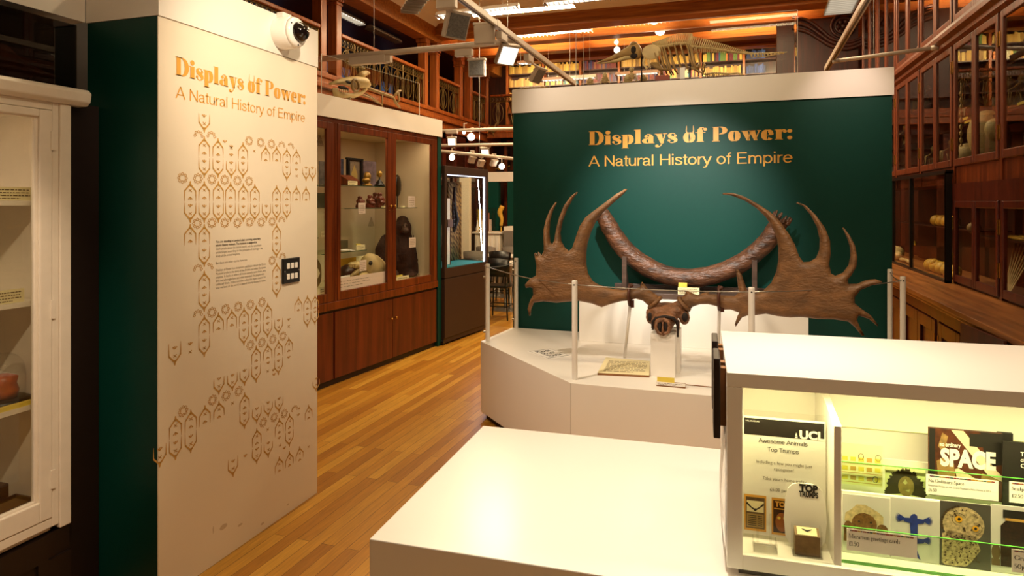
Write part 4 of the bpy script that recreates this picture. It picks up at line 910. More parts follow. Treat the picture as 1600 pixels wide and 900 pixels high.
area('cabinet_lamp', (-2.64, 1.2, 1.93), (.8, .1), 3.0, (1, .8, .6))
# smoked glass box on top of the white cabinet
t = thing('smoked_case', (-2.67, 1.4, 2.051), 'dark smoked glass case on top of the white cabinet', 'case')
b = MB(); x0, x1, y0, y1, z0, z1 = -2.92, FX-.01, .7, 1.962, 2.051, 2.305; e = .006
b.box((x1-e, y0, z0), (x1, y1, z1)); b.box((x0, y1-e, z0), (x1-e, y1, z1)); b.box((x0, y0, z1-e), (x1-e, y1-e, z1)); b.build('glass', M['dk_glass'], t)
b = MB(); b.box((x0, y0, z0), (x0+.01, y1, z1)); b.box((x0, y0, z0), (x1-.02, y1-.01, z0+.012)); b.build('backing', M['dkbrown'], t)
t2 = MB(); pts = [(0, 118), (0, 75), (30, 88), (55, 98), (88, 119)]
def sm(px, py, off=0): return PX(px, py, FX-.12+off)
b = MB(); rings = []
for f, (px, py, w, h) in enumerate(((-40, 92, .08, .075), (0, 97, .075, .07), (15, 102, .06, .05), (35, 109, .04, .03), (55, 113, .022, .018), (72, 117, .014, .012), (87, 120, .004, .004))):
    c = sm(px, py); rings.append([c+Vector((w*math.cos(a), 0, h*math.sin(a))) for a in [k*pi/6 for k in range(12)]])
b.loft(rings)
c = [sm(-20, 78), sm(20, 88), sm(52, 97), sm(30, 104), sm(-10, 105)]; b.add(c+[p+Vector((.02, 0, 0)) for p in c], [(0, 1, 2, 3, 4), (9, 8, 7, 6, 5)]+[(i, (i+1) % 5, 5+(i+1) % 5, 5+i) for i in range(5)])
b.tube([sm(-20, 100), (sm(-20, 100).x, sm(-20, 100).y, 2.066)], .02, 8)
for v in b.v: v.z = max(v.z, 2.066)
tag(b.build('leathery_specimen', mat('leathery_skin', '#6b3a1e', .6, var=.35, scale=20, bump=.4), smooth=True), 'brown leathery stuffed specimen with a pointed snout in the smoked case', 'specimen')
# ================================================================ green title wall
GW = Fr(-1.733, 5.272, -1.3)
t = thing('green_title_wall', GW.P(1.39, .05, 0), 'large dark green exhibition wall with a white header and gold title', 'wall')
b = MB(GW.M); b.box((0, 0, 0), (2.787, .30, 2.36)); b.build('board', M['green'], t)
ztl = GW.onv(801, 177, -.012); 
b = MB(GW.M); b.box((-.006, -.012, 2.352), (2.797, .312, 2.545)); b.build('white_header', M['white'], t)
def gw(px, py, d=-.002): q = GW.onv(px, py, d); return GW.P(q.x, d, q.z)
b = MB(); cp = (gw(930, 203).z-gw(930, 224).z); za = (gw(925, 226).z+gw(1200, 219.5).z)/2
L_, R__ = gw(920, 226), gw(1238, 219); L_.z = R__.z = za; write(b, FULL, L_, R__, cp*1.03)
hp = gw(1078, 210); horns(b, Vector((hp.x, hp.y, za+cp*.55))+GW.V*-.0004, GW.U, (0, 0, 1), cp*1.0)
b.build('title_lettering', M['gold'], t)
# the small face inside the letter o
b = MB(); 
for sx in (-1, 1): b.quad(*[Vector((hp.x, hp.y, za))+GW.V*-.0010+GW.U*(sx*u*cp)+Vector((0, 0, w*cp)) for u, w in ((.02, .08), (.055, .3), (.10, .4), (.07, .2))])
b.build('letter_o_face', M['green'], t)
b = MB(); cp2 = gw(928, 243).z-gw(928, 259.5).z; za = (gw(925, 260).z+gw(1235, 254.5).z)/2
L_, R__ = gw(919.5, 260), gw(1238.5, 254.5); L_.z = R__.z = za; write(b, grotesk('A Natural History of Empire', .098), L_, R__, cp2, 1.0); b.build('subtitle_lettering', M['gold'], t)

# ================================================================ stepped white platform
ZP = .57
P1, P2, P3_, P4_, P5, P6 = (PZ(751, 533, ZP), PZ(891.5, 598.5, ZP), None, None, None, None)
P3_ = Vector((.14, 3.72, ZP)); P4_ = Vector((1.08, 4.62, ZP)); P5 = Vector((1.07, 5.19, ZP)); P6 = Vector((-1.735, 5.255, ZP))
P2.y = 3.735
poly = [(p.x, p.y) for p in (P1, P2, P3_, P4_, P5, P6)]
cx_, cy_ = sum(p[0] for p in poly)/6, sum(p[1] for p in poly)/6
inner = [(cx_+(x-cx_)*.965, cy_+(y_-cy_)*.955) for x, y_ in poly]
t = thing('platform', (-.35, 4.5, 0), 'low white many-sided exhibition platform carrying the giant antlers', 'platform')
b = MB(); b.prism(poly, .045, ZP); b.build('body', M['white'], t, bevel=.003)
b = MB(); b.prism(inner, 0, .045); b.build('dark_plinth', M['dkbrown'], t)
b = MB(); b.box((P2.x-.0006, P2.y-.0006, .05), (P2.x+.0006, P2.y+.001, ZP-.004)); b.build('panel_joint', mat('joint_shadow_gap', '#8f806a', .7), t)
# barrier posts with wires
posts = []
def post(x, y_, lab):
    t = thing('barrier_post', (x, y_, ZP), lab, 'post', 'white barrier posts'); r = .0165
    b = MB(); b.lathe([(r, 0), (r, .575), (r-.002, .58)], (x, y_, ZP), 20); b.build('shaft', M['white'], t, smooth=False)
    b = MB(); b.lathe([(.0045, -.0175), (.0045, .0175)], (x, y_, 1.125), 8, (0, 1, 0)); b.build('wire_eyelet', M['black'], t); posts.append((x, y_))
for (px, py, zz, lab) in ((762, 533.5, ZP, 'white barrier post at the left front corner of the platform'), (806.5, 512.5, ZP, 'white barrier post at the left back corner of the platform by the green wall'), (898, 593, ZP, 'white barrier post at the front of the platform left of the skull')):
    p = PZ(px, py, zz); post(p.x, p.y, lab)
post(.099, 3.80, 'white barrier post right of the skull, rising behind the shop display')
post(1.0, 4.655, 'white barrier post at the right end of the platform, rightmost in front of the counter')
post(1.03, 5.16, 'white barrier post at the right end of the platform against the green wall')
order = [(1, 0), (0, 2), (2, 3), (3, 4), (4, 5)]; wl = ['left end', 'left chamfered side', 'front', 'right chamfered side', 'right end']
for (i, j), w in zip(order, wl):
    a, c = posts[i], posts[j]; b = MB(); zz = 1.125
    b.tube([(a[0]+(c[0]-a[0])*k/8, a[1]+(c[1]-a[1])*k/8, zz-.03*math.sin(pi*k/8)*(.6 if w != 'front' else .35)) for k in range(9)], .0032, 6)
    tag(b.build('barrier_wire', M['steel'], smooth=True), 'thin steel barrier wire along the %s of the platform' % w, 'wire')
# clear panel between the two left posts
a, c = Vector((*posts[0], 0)), Vector((*posts[1], 0)); d = (c-a).normalized(); nrm = Vector((d.y, -d.x, 0)); off = nrm*-.022
t = thing('acrylic_screen', (a+c)/2+off+Vector((0, 0, ZP)), 'clear acrylic screen between the two left barrier posts', 'screen')
b = MB(); q0, q1 = a+off-d*.02, c+off+d*.02; e = nrm*.006
b.hexa([q0+Vector((0, 0, .585)), q1+Vector((0, 0, .585)), q1+e+Vector((0, 0, .585)), q0+e+Vector((0, 0, .585)), q0+Vector((0, 0, 1.14)), q1+Vector((0, 0, 1.14)), q1+e+Vector((0, 0, 1.14)), q0+e+Vector((0, 0, 1.14))]); b.build('sheet', M['acryl'], t)
for pp in (a, c):
    for zz in (.64, 1.05):
        b = MB(); b.lathe([(.008, -.012), (.008, .03)], pp+off+Vector((0, 0, zz)), 10, tuple(nrm)); b.build('fixing', M['steel'], t)
# please do not touch card
co = [PZ(825.5, 549, ZP+.001), PZ(855.5, 560.5, ZP+.001), PZ(893, 555.5, ZP+.001), PZ(859, 545, ZP+.001)]
t = thing('notice_card', co[0], 'small white notice asking not to touch, lying on the platform left of the front post', 'card')
mid = sum(co, Vector())/4; u = ((co[2]-co[1])+(co[3]-co[0]))/2; v = ((co[0]-co[1])+(co[3]-co[2]))/2; v.z = u.z = 0
O = mid-u/2-v/2; O.z = ZP
b = MB(); b.hexa([O, O+u, O+u+v, O+v]+[p+Vector((0, 0, .002)) for p in (O, O+u, O+u+v, O+v)]); b.build('card', M['label_w'], t)
b = MB(); un, vn = u.normalized(), v.normalized(); LU, LV = u.length, v.length; O2 = O+Vector((0, 0, .0026))
for i, ln in enumerate(('PLEASE', 'DO NOT', 'TOUCH')):
    w = .62*LU if i != 1 else .58*LU; write(b, sans(ln, .03), O2+un*(LU-w)/2+vn*LV*(.70-.27*i), O2+un*(LU+w)/2+vn*LV*(.70-.27*i), LV*.17, SCAP, vn)
for (x0, x1, y0, y1) in ((.02, .98, .03, .055), (.02, .98, .945, .97), (.02, .03, .03, .97), (.97, .98, .03, .97)): b.quad(O2+un*LU*x0+vn*LV*y0, O2+un*LU*x1+vn*LV*y0, O2+un*LU*x1+vn*LV*y1, O2+un*LU*x0+vn*LV*y1)
b.build('lettering', M['ink'], t)
# wooden caption board
c4 = [PZ(933.6, 586, ZP), PZ(1014.6, 590, ZP), PZ(1015.6, 572, ZP), PZ(946.7, 566, ZP)]
t = thing('caption_board', c4[0], 'yellowish printed caption board on a wooden edge, lying left of the skull plinth', 'label')
b = MB(); b.hexa(c4+[c4[0]+Vector((0, 0, .012)), c4[1]+Vector((0, 0, .012)), c4[2]+Vector((0, 0, .03)), c4[3]+Vector((0, 0, .03))]); b.build('board', M['ply'], t)
b = MB(); tp = [c4[0]+Vector((0, 0, .0125)), c4[1]+Vector((0, 0, .0125)), c4[2]+Vector((0, 0, .0305)), c4[3]+Vector((0, 0, .0305))]; b.hexa(tp+[p+Vector((0, 0, .002)) for p in tp]); b.build('printed_sheet', M['label'], t)
b = MB(); U_ = tp[1]-tp[0]; V_ = tp[3]-tp[0]; nn = Vector((0, 0, .0045)); scribble(b, tp[0]+U_*.1+V_*.08+nn, U_, V_, U_.length*.82, V_.length*.72, 8, 5, .4)
b.build('print', M['brown_ink'], t)
p = PZ(1048, 605, ZP)
t = thing('specimen_label', p, 'small wooden label block with a yellow tag in front of the skull plinth', 'label')
b = MB(); b.box((p.x-.08, p.y, ZP), (p.x+.08, p.y+.03, ZP+.022)); b.build('block', M['ply'], t); b = MB(); b.box((p.x-.08, p.y-.003, ZP+.008), (p.x+.08, p.y+.0, ZP+.026)); b.build('card', M['label_w'], t)
b = MB(); b.box((p.x-.075, p.y-.002, ZP+.026), (p.x+.02, p.y+.004, ZP+.052)); b.build('yellow_tag', M['label_y'], t)
b = MB(); scribble(b, (p.x-.07, p.y-.0035, ZP+.011), (1, 0, 0), (0, 0, 1), .14, .012, 2, 3); b.build('print', M['brown_ink'], t)
# small dark rod lying on the platform at the right of the label
b = MB(); b.tube([PZ(1071, 601, ZP+.006), PZ(1126, 606, ZP+.006)], .003, 6); tag(b.build('thin_rod', M['ply']), 'thin dark rod lying on the platform right of the small label block', 'rod')

# white block and plinths behind
t = thing('white_block', (-.3, 5.05, ZP), 'wide white block on the platform behind the antlers, carrying the tusk', 'block')
b = MB(); b.box((-1.09, 4.90, ZP), (.49, 5.19, .905)); b.build('body', M['white'], t, bevel=.003)
t = thing('skull_plinth', (-.37, 4.15, ZP), 'white plinth under the giant deer skull', 'plinth')
b = MB(); b.box((-.463, 4.03, ZP), (-.318, 4.15, .823)); b.box((-.463, 4.15, ZP), (-.30, 4.27, .83)); b.build('body', M['white'], t, bevel=.003)
b = MB(); b.box((-.462, 4.031, .826), (-.318, 4.09, .845)); b.build('clear_cap', M['acryl'], t)

# ---------------------------------------------------------------- giant deer skull and antlers
YS = 4.17
def an(px, py, yy=YS+.10): return PY(px, py, yy)
t = thing('giant_deer_skull', (-.39, 4.12, .82), 'brown fossil giant deer skull with huge spreading antlers', 'skull')
def sk(px, py, yy): return PY(px, py, yy)
def cr1(x, y_): return (800+x/3.46, 280+y_/3.46)
def cr2(x, y_): return (1090+x/3.46, 280+y_/3.46)
def cr3(x, y_): return (950+x/5.295, 430+y_/5.295)
# skull body: lofted from snout (near) to brain case (far), one continuous body
b = MB()
sec = [  # (y, crop3 centre x, centre y, half width px, half height px)
    (4.03, 450, 455, 38, 42), (4.05, 450, 432, 62, 62), (4.09, 455, 412, 78, 66), (4.13, 460, 385, 88, 66), (4.16, 468, 345, 100, 62), (4.19, 480, 308, 112, 50), (4.23, 492, 280, 112, 46), (4.29, 495, 262, 96, 40), (4.35, 495, 255, 60, 30)]
rings = []
for (yy, x, y_, hw, hh) in sec:
    px, py = cr3(x, y_); c = sk(px, py, yy); D_ = yy/ray(px, py).y; k = D_/FOC/5.295
    rings.append([c+Vector((hw*k*math.copysign(abs(math.cos(a))**.8, math.cos(a)), 0, hh*k*math.copysign(abs(math.sin(a))**.8, math.sin(a)))) for a in [j*pi/10 for j in range(20)]])
b.loft(rings)
for (x, y_, yy, r) in ((355, 345, 4.19, (.032, .03, .045)), (632, 350, 4.19, (.034, .03, .045)), (350, 310, 4.21, (.028, .04, .03)), (632, 318, 4.21, (.03, .04, .03)), (400, 290, 4.19, (.045, .04, .03)), (570, 290, 4.19, (.045, .04, .03))): b.ball(sk(*cr3(x, y_), yy), r)
for s_, pts in ((-1, ((420, 285), (390, 262), (360, 240))), (1, ((560, 285), (600, 258), (640, 235)))): b.tube([sk(*cr3(x, y_), 4.24) for x, y_ in pts], [.045, .042, .040], 12)
# brow ridge and the bones at the sides of the snout
b.tube([sk(*cr3(x, y_), 4.12) for x, y_ in ((368, 420), (372, 375), (410, 348), (470, 335), (540, 350), (578, 385), (580, 470))], [.012, .014, .016, .018, .016, .014, .009], 8)
b.tube([sk(*cr3(x, y_), 4.10) for x, y_ in ((395, 470), (430, 485), (470, 488), (515, 478))], [.012, .014, .014, .012], 8)
b.build('skull', M['skullb'], t, smooth=True, remesh=.007)
# nasal opening and eye sockets
b = MB()
for (x, y_, w, h) in ((425, 425, 19, 44), (482, 420, 17, 44)): 
    c = sk(*cr3(x, y_), 4.028); k = 4.1/FOC/5.295; b.ball(c, (w*k*1.25, .014, h*k*1.15), 12, 10)
b.tube([sk(*cr3(x, y_), 4.088) for x, y_ in ((366, 440), (370, 385), (395, 358), (470, 343), (545, 356), (572, 392), (575, 430))], [.006, .009, .010, .010, .010, .009, .006], 8)
b.build('nasal_opening', M['cavity'], t, smooth=True)
b = MB()
b.tube([sk(*cr3(x, y_), 4.02) for x, y_ in ((452, 365), (405, 385), (395, 430), (415, 475), (455, 490), (500, 470), (510, 420), (495, 382), (455, 362))], .011, 8)
b.tube([sk(*cr3(x, y_), 4.018) for x, y_ in ((455, 375), (452, 430), (455, 480))], [.004, .005, .012], 6); b.build('nasal_rim', M['skullb'], t, smooth=True)
b = MB(); b.tube([sk(*cr3(576, 372), 4.06), sk(*cr3(578, 440), 4.05), sk(*cr3(577, 512), 4.05)], .006, 6); b.tube([sk(*cr3(372, 380), 4.06), sk(*cr3(372, 450), 4.06)], .006, 6); b.build('iron_bracket', M['dkbrown'], t)
for lab, x, y_ in (('left', 352, 345), ('right', 636, 348)):
    b = MB(); b.ball(sk(*cr3(x, y_), 4.172), (.020, .016, .030)); b.build('eye_socket', M['cavity'], t, smooth=True)
for pts in (((432, 188), (345, 265)), ((588, 192), (670, 285))):
    b = MB(); a0, a1 = sk(*cr3(*pts[0]), 4.22), sk(*cr3(*pts[1]), 4.22); m_ = (a0+a1)/2; ax_ = (a1-a0).normalized(); L_ = (a1-a0).length/2
    b.tube([m_+ax_*L_*math.cos(q*pi/9)+Vector((0, .055*math.sin(q*pi/9), 0)) for q in range(18)], [.011+.003*(q % 2) for q in range(18)], 8, closed=True); b.build('burr_ring', M['antler'], t, smooth=True)
# antlers: palm outlines traced at their own distance, plus the round tines
def antler_depth(px): # the palms sweep forward of the skull's plane towards their tips
    return 4.24-.10*min(1, abs(px-1043)/220)
def ant3(u, v, h):
    p = PY(u, v, antler_depth(u)); return Vector((p.x, p.y-h*1.0, p.z))
def outline(f, pts): return [f(*q) for q in pts]
left = outline(cr1, [(640, 592), (600, 600), (520, 588), (470, 570), (438, 552), (412, 510), (402, 460), (402, 400), (408, 350), (428, 285), (455, 228), (500, 172), (560, 118), (605, 78), (625, 54), (612, 52), (560, 82), (500, 128), (440, 172), (395, 208), (365, 255), (345, 312), (325, 372), (308, 388), (285, 368), (268, 335), (262, 290), (275, 225), (300, 160), (330, 105), (356, 72), (350, 68), (318, 92), (282, 140), (255, 205), (238, 270), (228, 330), (218, 352), (208, 340), (203, 290), (206, 230), (220, 175), (243, 125), (235, 124), (205, 165), (183, 215), (170, 275), (170, 335), (172, 385), (160, 412), (148, 395), (140, 393), (141, 412), (128, 396), (120, 402), (132, 470), (128, 522), (95, 540), (70, 570), (75, 588), (98, 585), (112, 590), (115, 625), (98, 655), (84, 700), (92, 738), (100, 738), (104, 705), (118, 668), (170, 660), (240, 668), (300, 662), (360, 658), (430, 672), (485, 692), (530, 676), (590, 660), (640, 655)])
left = left+outline(cr3, [(230, 195), (290, 212), (345, 262), (395, 262), (435, 195), (400, 160), (330, 110), (296, 70), (282, 55), (272, 75), (265, 100), (190, 118)])
b = MB(); inflate(b, left, ant3, .034, 4.0, 12); la = b.build('antler', M['antler'], t, smooth=True)
right = outline(cr2, [(110, 632), (200, 632), (222, 612), (216, 560), (208, 505), (210, 488), (222, 490), (240, 520), (255, 565), (268, 600), (310, 620), (355, 602), (398, 560), (425, 500), (436, 440), (436, 370), (425, 310), (400, 255), (368, 205), (320, 158), (255, 116), (190, 90), (135, 82), (138, 74), (190, 74), (250, 92), (320, 130), (390, 175), (440, 222), (490, 290), (525, 350), (548, 415), (572, 448), (605, 446), (640, 425), (658, 380), (660, 320), (645, 260), (612, 195), (570, 145), (532, 130), (540, 124), (585, 142), (640, 195), (690, 265), (716, 330), (720, 400), (712, 460), (722, 510), (745, 522), (785, 505), (815, 465), (826, 415), (822, 360), (805, 310), (782, 262), (790, 262), (820, 300), (852, 360), (864, 420), (860, 470), (835, 515), (812, 545), (815, 565), (860, 566), (910, 545), (960, 540), (998, 552), (995, 560), (940, 575), (880, 600), (850, 640), (850, 670), (885, 700), (935, 735), (978, 788), (972, 795), (925, 755), (870, 738), (862, 760), (878, 800), (902, 845), (888, 848), (850, 800), (815, 770), (740, 758), (650, 756), (560, 745), (500, 748), (430, 740), (370, 728), (310, 735), (275, 735), (240, 748), (215, 785), (206, 797), (200, 785), (215, 740), (225, 722), (180, 705), (110, 690)])
right = outline(cr3, [(590, 195), (610, 245), (640, 290), (675, 290), (700, 262), (760, 240), (830, 240), (900, 258), (960, 285)])[::-1]+[]
rt = outline(cr2, [(200, 632), (222, 612), (216, 560), (208, 505), (210, 488), (222, 490), (240, 520), (255, 565), (268, 600), (310, 620), (355, 602), (398, 560), (425, 500), (436, 440), (436, 370), (425, 310), (400, 255), (368, 205), (320, 158), (255, 116), (190, 90), (135, 82), (138, 74), (190, 74), (250, 92), (320, 130), (390, 175), (440, 222), (490, 290), (525, 350), (548, 415), (572, 448), (605, 446), (640, 425), (658, 380), (660, 320), (645, 260), (612, 195), (570, 145), (532, 130), (540, 124), (585, 142), (640, 195), (690, 265), (716, 330), (720, 400), (712, 460), (722, 510), (745, 522), (785, 505), (815, 465), (826, 415), (822, 360), (805, 310), (782, 262), (790, 262), (820, 300), (852, 360), (864, 420), (860, 470), (835, 515), (812, 545), (815, 565), (860, 566), (910, 545), (960, 540), (998, 552), (995, 560), (940, 575), (880, 600), (850, 640), (850, 670), (885, 700), (935, 735), (978, 788), (972, 795), (925, 755), (870, 738), (862, 760), (878, 800), (902, 845), (888, 848), (850, 800), (815, 770), (740, 758), (650, 756), (560, 745), (500, 748), (430, 740), (370, 728), (310, 735), (275, 735), (240, 748), (215, 785), (206, 797), (200, 785), (215, 740), (225, 722), (180, 705)])
rt += outline(cr3, [(960, 285), (900, 258), (830, 240), (760, 240), (700, 262), (675, 290), (640, 290), (610, 245), (590, 200), (630, 165), (645, 140), (625, 132), (640, 124), (690, 145), (740, 165), (800, 140), (836, 138), (838, 155), (870, 155), (940, 165)])
b = MB(); inflate(b, rt, ant3, .034, 4.0, 12); ra = b.build('antler', M['antler'], t, smooth=True)
# leather straps and clear rods that carry the antler beams
for (x, y0, y1, nm, foot, lab) in ((180, 75, 250, 'left', (976, 559), 'left'), (915, 95, 285, 'right', (1122, 566), 'right')):
    px, pt = cr3(x, y0); _, pb = cr3(x, y1); yy = antler_depth(px); a0 = PY(px, pt, yy); a1 = PY(px+ (0 if nm == 'left' else 1), pb, yy)
    t2 = thing('antler_support', PZ(foot[0], foot[1], ZP), 'slim white rod with a brown leather strap holding up the %s antler' % lab, 'support', 'antler supports')
    b = MB(); f = PZ(foot[0], foot[1], ZP); b.tube([f, Vector((a1.x, a1.y+.02, a1.z+.0))], .0095, 10); b.build('rod', M['white'], t2, smooth=True)
    b = MB(); m_ = (a0+a1)/2; hz = (a0.z-a1.z)/2*.92
    b.tube([m_+Vector((0, .046*math.cos(q*pi/10), hz*math.sin(q*pi/10))) for q in range(20)], .009, 8, closed=True, flat=1.6); b.build('leather_strap', M['leather'], t2, smooth=True)
    b = MB(); b.box((a1.x-.0+.008, a1.y-.02, a1.z-.01), (a1.x+.028, a1.y+.0, a1.z+.035)); b.ball((m_.x+.012, m_.y-.02, m_.z+hz), .014, 8, 6); b.build('clamp', M['leather'], t2)

# ---------------------------------------------------------------- mammoth tusk on its wooden rack
t = thing('tusk', (-.25, 5.08, .95), 'large curved dark brown mammoth tusk resting on a wooden rack', 'tusk')
tc = [(942, 336, .056), (951, 352, .064), (962, 371, .068), (975, 388, .070), (992, 404, .072), (1015, 419, .072), (1042, 430, .070), (1075, 434.5, .069), (1107, 431, .068), (1135, 422, .067), (1158, 411, .066), (1180, 395, .066), (1198, 378, .065), (1209, 362, .063), (1220, 343, .060)]
b = MB(); rnd = random.Random(5)
ctl = cat_rom([PY(px, py, 5.05+.00*i) for i, (px, py, r) in enumerate(tc)], 4); rad = lerp_list([r for *_, r in tc], 4)
b.tube(ctl, [r*(1+rnd.uniform(-.03, .03)) for r in rad], 22); b.build('tusk_body', M['tusk'], t, smooth=True)
b = MB(); e0 = ctl[0]; d0 = (ctl[0]-ctl[1]).normalized()
b.tube([e0-d0*.02, e0+d0*.012+Vector((.01, 0, .02)), e0+d0*.045+Vector((.028, 0, .018))], [.055, .046, .012], 14); b.build('broken_end', M['tusk'], t, smooth=True)
b = MB(); e0 = ctl[-1]; d0 = (ctl[-1]-ctl[-2]).normalized(); sd = d0.cross(Vector((0, 1, 0)))
for q in range(10):
    a = q*2*pi/10; h = .012+.035*abs(math.sin(a*1.5+.6)); o_ = sd*math.cos(a)*.056+Vector((0, math.sin(a)*.056, 0)); b.tube([e0+o_-d0*.015, e0+o_*1.08+d0*h], [.016, .007], 6)
b.build('splintered_end', M['tusk'], t, smooth=True)
b = MB(); b.lathe([(.05, 0), (.045, .002)], e0+d0*.001, 16, tuple(d0)); b.build('hollow', M['cavity'], t)
t = thing('tusk_rack', (-.32, 5.05, .906), 'dark wooden rack with two uprights carrying the tusk', 'rack')
M['rack'] = wood('dark_rack_wood', '#3a2a22', '#5c463a', .5, 'x')
xl, xr = PY(955, 450, 4.97).x, PY(1200, 450, 4.97).x
b = MB(); b.box((xl, 4.93, .906), (xr, 5.17, .945)); b.box((xl, 5.13, .945), (xr, 5.17, .985)); b.build('base_plank', M['rack'], t, bevel=.003)
for px, pt, nm in ((975.5, 401, 'l'), (1179, 407, 'r')):
    a = PY(px, pt, 4.95); b = MB(); b.box((a.x-.017, 4.945, .945), (a.x+.017, 4.965, a.z)); b.prism([(4.965, .945), (5.13, .945), (5.09, 1.0), (4.965, a.z-.06)], a.x-.012, a.x+.012, 'x'); b.build('upright', M['rack'], t, bevel=.002)
p = PY(1076, 452, 4.945)
t = thing('specimen_label', (p.x, 4.94, .946), 'small cream label with a yellow tag standing under the middle of the tusk', 'label')
b = MB(); b.box((p.x-.075, 4.932, .9455), (p.x+.075, 4.938, .997)); b.build('card', M['label'], t); b = MB(); b.box((p.x-.07, 4.931, .997), (p.x-.01, 4.938, 1.03)); b.build('yellow_tag', M['label_y'], t)
b = MB(); scribble(b, (p.x-.065, 4.9315, .95), (1, 0, 0), (0, 0, 1), .13, .042, 4, 9); b.build('print', M['brown_ink'], t)

# ---------------------------------------------------------------- clear case with the dolphin skeleton on the green wall
q0 = GW.onv(900, 90, .03); q1 = GW.onv(1246, 60, .03); zt = GW.onv(1246, 17, .03).z
GCX0, GCX1, GZ0 = q0.x, q1.x, 2.546
t = thing('acrylic_case', GW.P((GCX0+GCX1)/2, .16, GZ0), 'long clear acrylic case on top of the green wall', 'case')
b = MB(GW.M); e = .006; x0, x1, y0, y1 = GCX0, GCX1, .03, .29
b.box((x0, y0, GZ0), (x1, y0+e, zt)); b.box((x0, y1-e, GZ0), (x1, y1, zt)); b.box((x0, y0+e, GZ0), (x0+e, y1-e, zt)); b.box((x1-e, y0+e, GZ0), (x1, y1-e, zt)); b.box((x0, y0, zt), (x1, y1, zt+e)); b.build('panels', M['acryl'], t)
b = MB(GW.M)
for (xx, yy) in ((x0, y0), (x1, y0), (x0, y1), (x1, y1)): b.box((xx-.002, yy-.002, GZ0), (xx+.002, yy+.002, zt+e))
for yy in (y0, y1): b.box((x0, yy-.0015, zt+e), (x1, yy+.0015, zt+e+.002))
b.build('polished_edges', mat('polished_acrylic_edge', '#cfc8bc', .15), t)
b = MB(GW.M); b.box((x0+.02, .06, GZ0), (x1-.25, .27, GZ0+.018)); b.build('dark_baseboard', M['mahog_dk'], t)
def gd(px, py, d=.16): q = GW.onv(px, py, d); return GW.P(q.x, d, q.z)
def c4p(x, y_): return (900+x/8.18, 30+y_/8.18)
def c5p(x, y_): return (1060+x/8.18, 30+y_/8.18)
M['bone_mid'] = mat('brown_bone', '#a5844e', .5, var=.35, scale=16, bump=.3, bscale=40)
t = thing('dolphin_skeleton', gd(1060, 118), 'mounted long-beaked dolphin skeleton inside the clear case', 'skeleton')
b = MB()
k4 = 5.35/FOC/8.18
rings = []
for (x, y_, hw, hh) in ((262, 560, 6, 6), (340, 535, 12, 14), (430, 505, 16, 22), (520, 470, 22, 34), (600, 435, 32, 48), (660, 420, 46, 70), (710, 405, 58, 98), (760, 400, 62, 108), (805, 410, 52, 95), (838, 430, 28, 55)):
    c = gd(*c4p(x, y_)); rings.append([c+GW.U*0+GW.V*(hw*k4*1.3*math.cos(a))+Vector((0, 0, hh*k4*math.sin(a))) for a in [j*pi/7 for j in range(14)]])
b.loft(rings); b.ball(gd(*c4p(740, 320)), (.03, .05, .022)); b.build('skull', M['bone_mid'], t, smooth=True)
b = MB(); rings = []
for (x, y_, hw, hh) in ((270, 568, 10, 5), (400, 555, 22, 10), (520, 530, 30, 22), (640, 495, 40, 28), (730, 490, 44, 22)):
    c = gd(*c4p(x, y_)); rings.append([c+GW.V*(hw*k4*math.cos(a))+Vector((0, 0, hh*k4*math.sin(a))) for a in [j*pi/6 for j in range(12)]])
b.loft(rings); b.build('lower_jaw', M['bone'], t, smooth=True)
b = MB(); b.ball(gd(*c4p(735, 390), .115), (.022, .012, .03)); b.ball(gd(*c4p(740, 470), .115), (.03, .012, .022)); b.build('eye_socket', M['cavity'], t, smooth=True)
spine = [c4p(*q) for q in ((850, 400), (950, 375), (1060, 360), (1150, 345), (1300, 315), (1440, 320))]+[c5p(*q) for q in ((140, 345), (300, 362), (450, 380), (600, 400), (750, 425), (900, 440), (1050, 435), (1200, 430), (1390, 418))]
sp3 = cat_rom([gd(*q) for q in spine], 6); sr = lerp_list([.016, .016, .015, .014, .013, .013, .013, .012, .012, .011, .010, .009, .008, .006, .003], 6)
b = MB(); L = len(sp3)
def spat(f): j = min(L-1.001, f*(L-1)); return sp3[int(j)].lerp(sp3[min(L-1, int(j)+1)], j-int(j))
b.tube(sp3, [r*.55 for r in sr], 8)
for i in range(88):
    f = .01+i*.011; p, q = spat(f), spat(min(1, f+.0085)); r = .019*(1-.75*f) if f < .97 else .004; b.tube([p, p.lerp(q, .5), q], [r, r*.72, r], 8)
b.build('backbone', M['bone'], t, smooth=True)
b = MB()
for i in range(64):
    f = .07+i*.0115; p = spat(f); hh = .082*min(1, .45+f*2.2)*(1-max(0, (f-.42)/.40)); hh = max(.006, hh)
    b.tube([p, p+Vector((.012, 0, hh*.5)), p+Vector((.022, 0, hh))], [.006, .0045, .005], 6)
    if f > .40: b.tube([p, p+Vector((.006, 0, -hh*.6))], [.005, .003], 5)
    if f > .3 and i % 2 == 0:
        for s_ in (-1, 1): b.tube([p, p+GW.V*(s_*.045*(1-f))+Vector((0, 0, -.004))], [.005, .003], 5)
for i in range(10):
    p = spat(.80+.02*i); b.tube([p, p+Vector((.004, 0, -.030+.002*i))], [.008, .006], 5)
b.tube([spat(.80)+Vector((0, 0, -.03)), spat(.9)+Vector((0, 0, -.024)), spat(1.0)], .003, 5)
for v in b.v: v.z = min(v.z, zt-.004)
b.build('spines', M['bone'], t, smooth=True)
b = MB()
for i in range(12):
    f = .10+i*.034; j = f*(L-1); p = sp3[int(j)]
    for s_ in (-1, 1): b.tube(cat_rom([p, p+GW.V*(s_*.075)+Vector((.02, 0, -.05)), p+GW.V*(s_*.085)+Vector((.055, 0, -.15-.01*min(i, 4))), p+GW.V*(s_*.03)+Vector((.075, 0, -.22+.012*max(0, i-4)))], 4), .0062, 6)
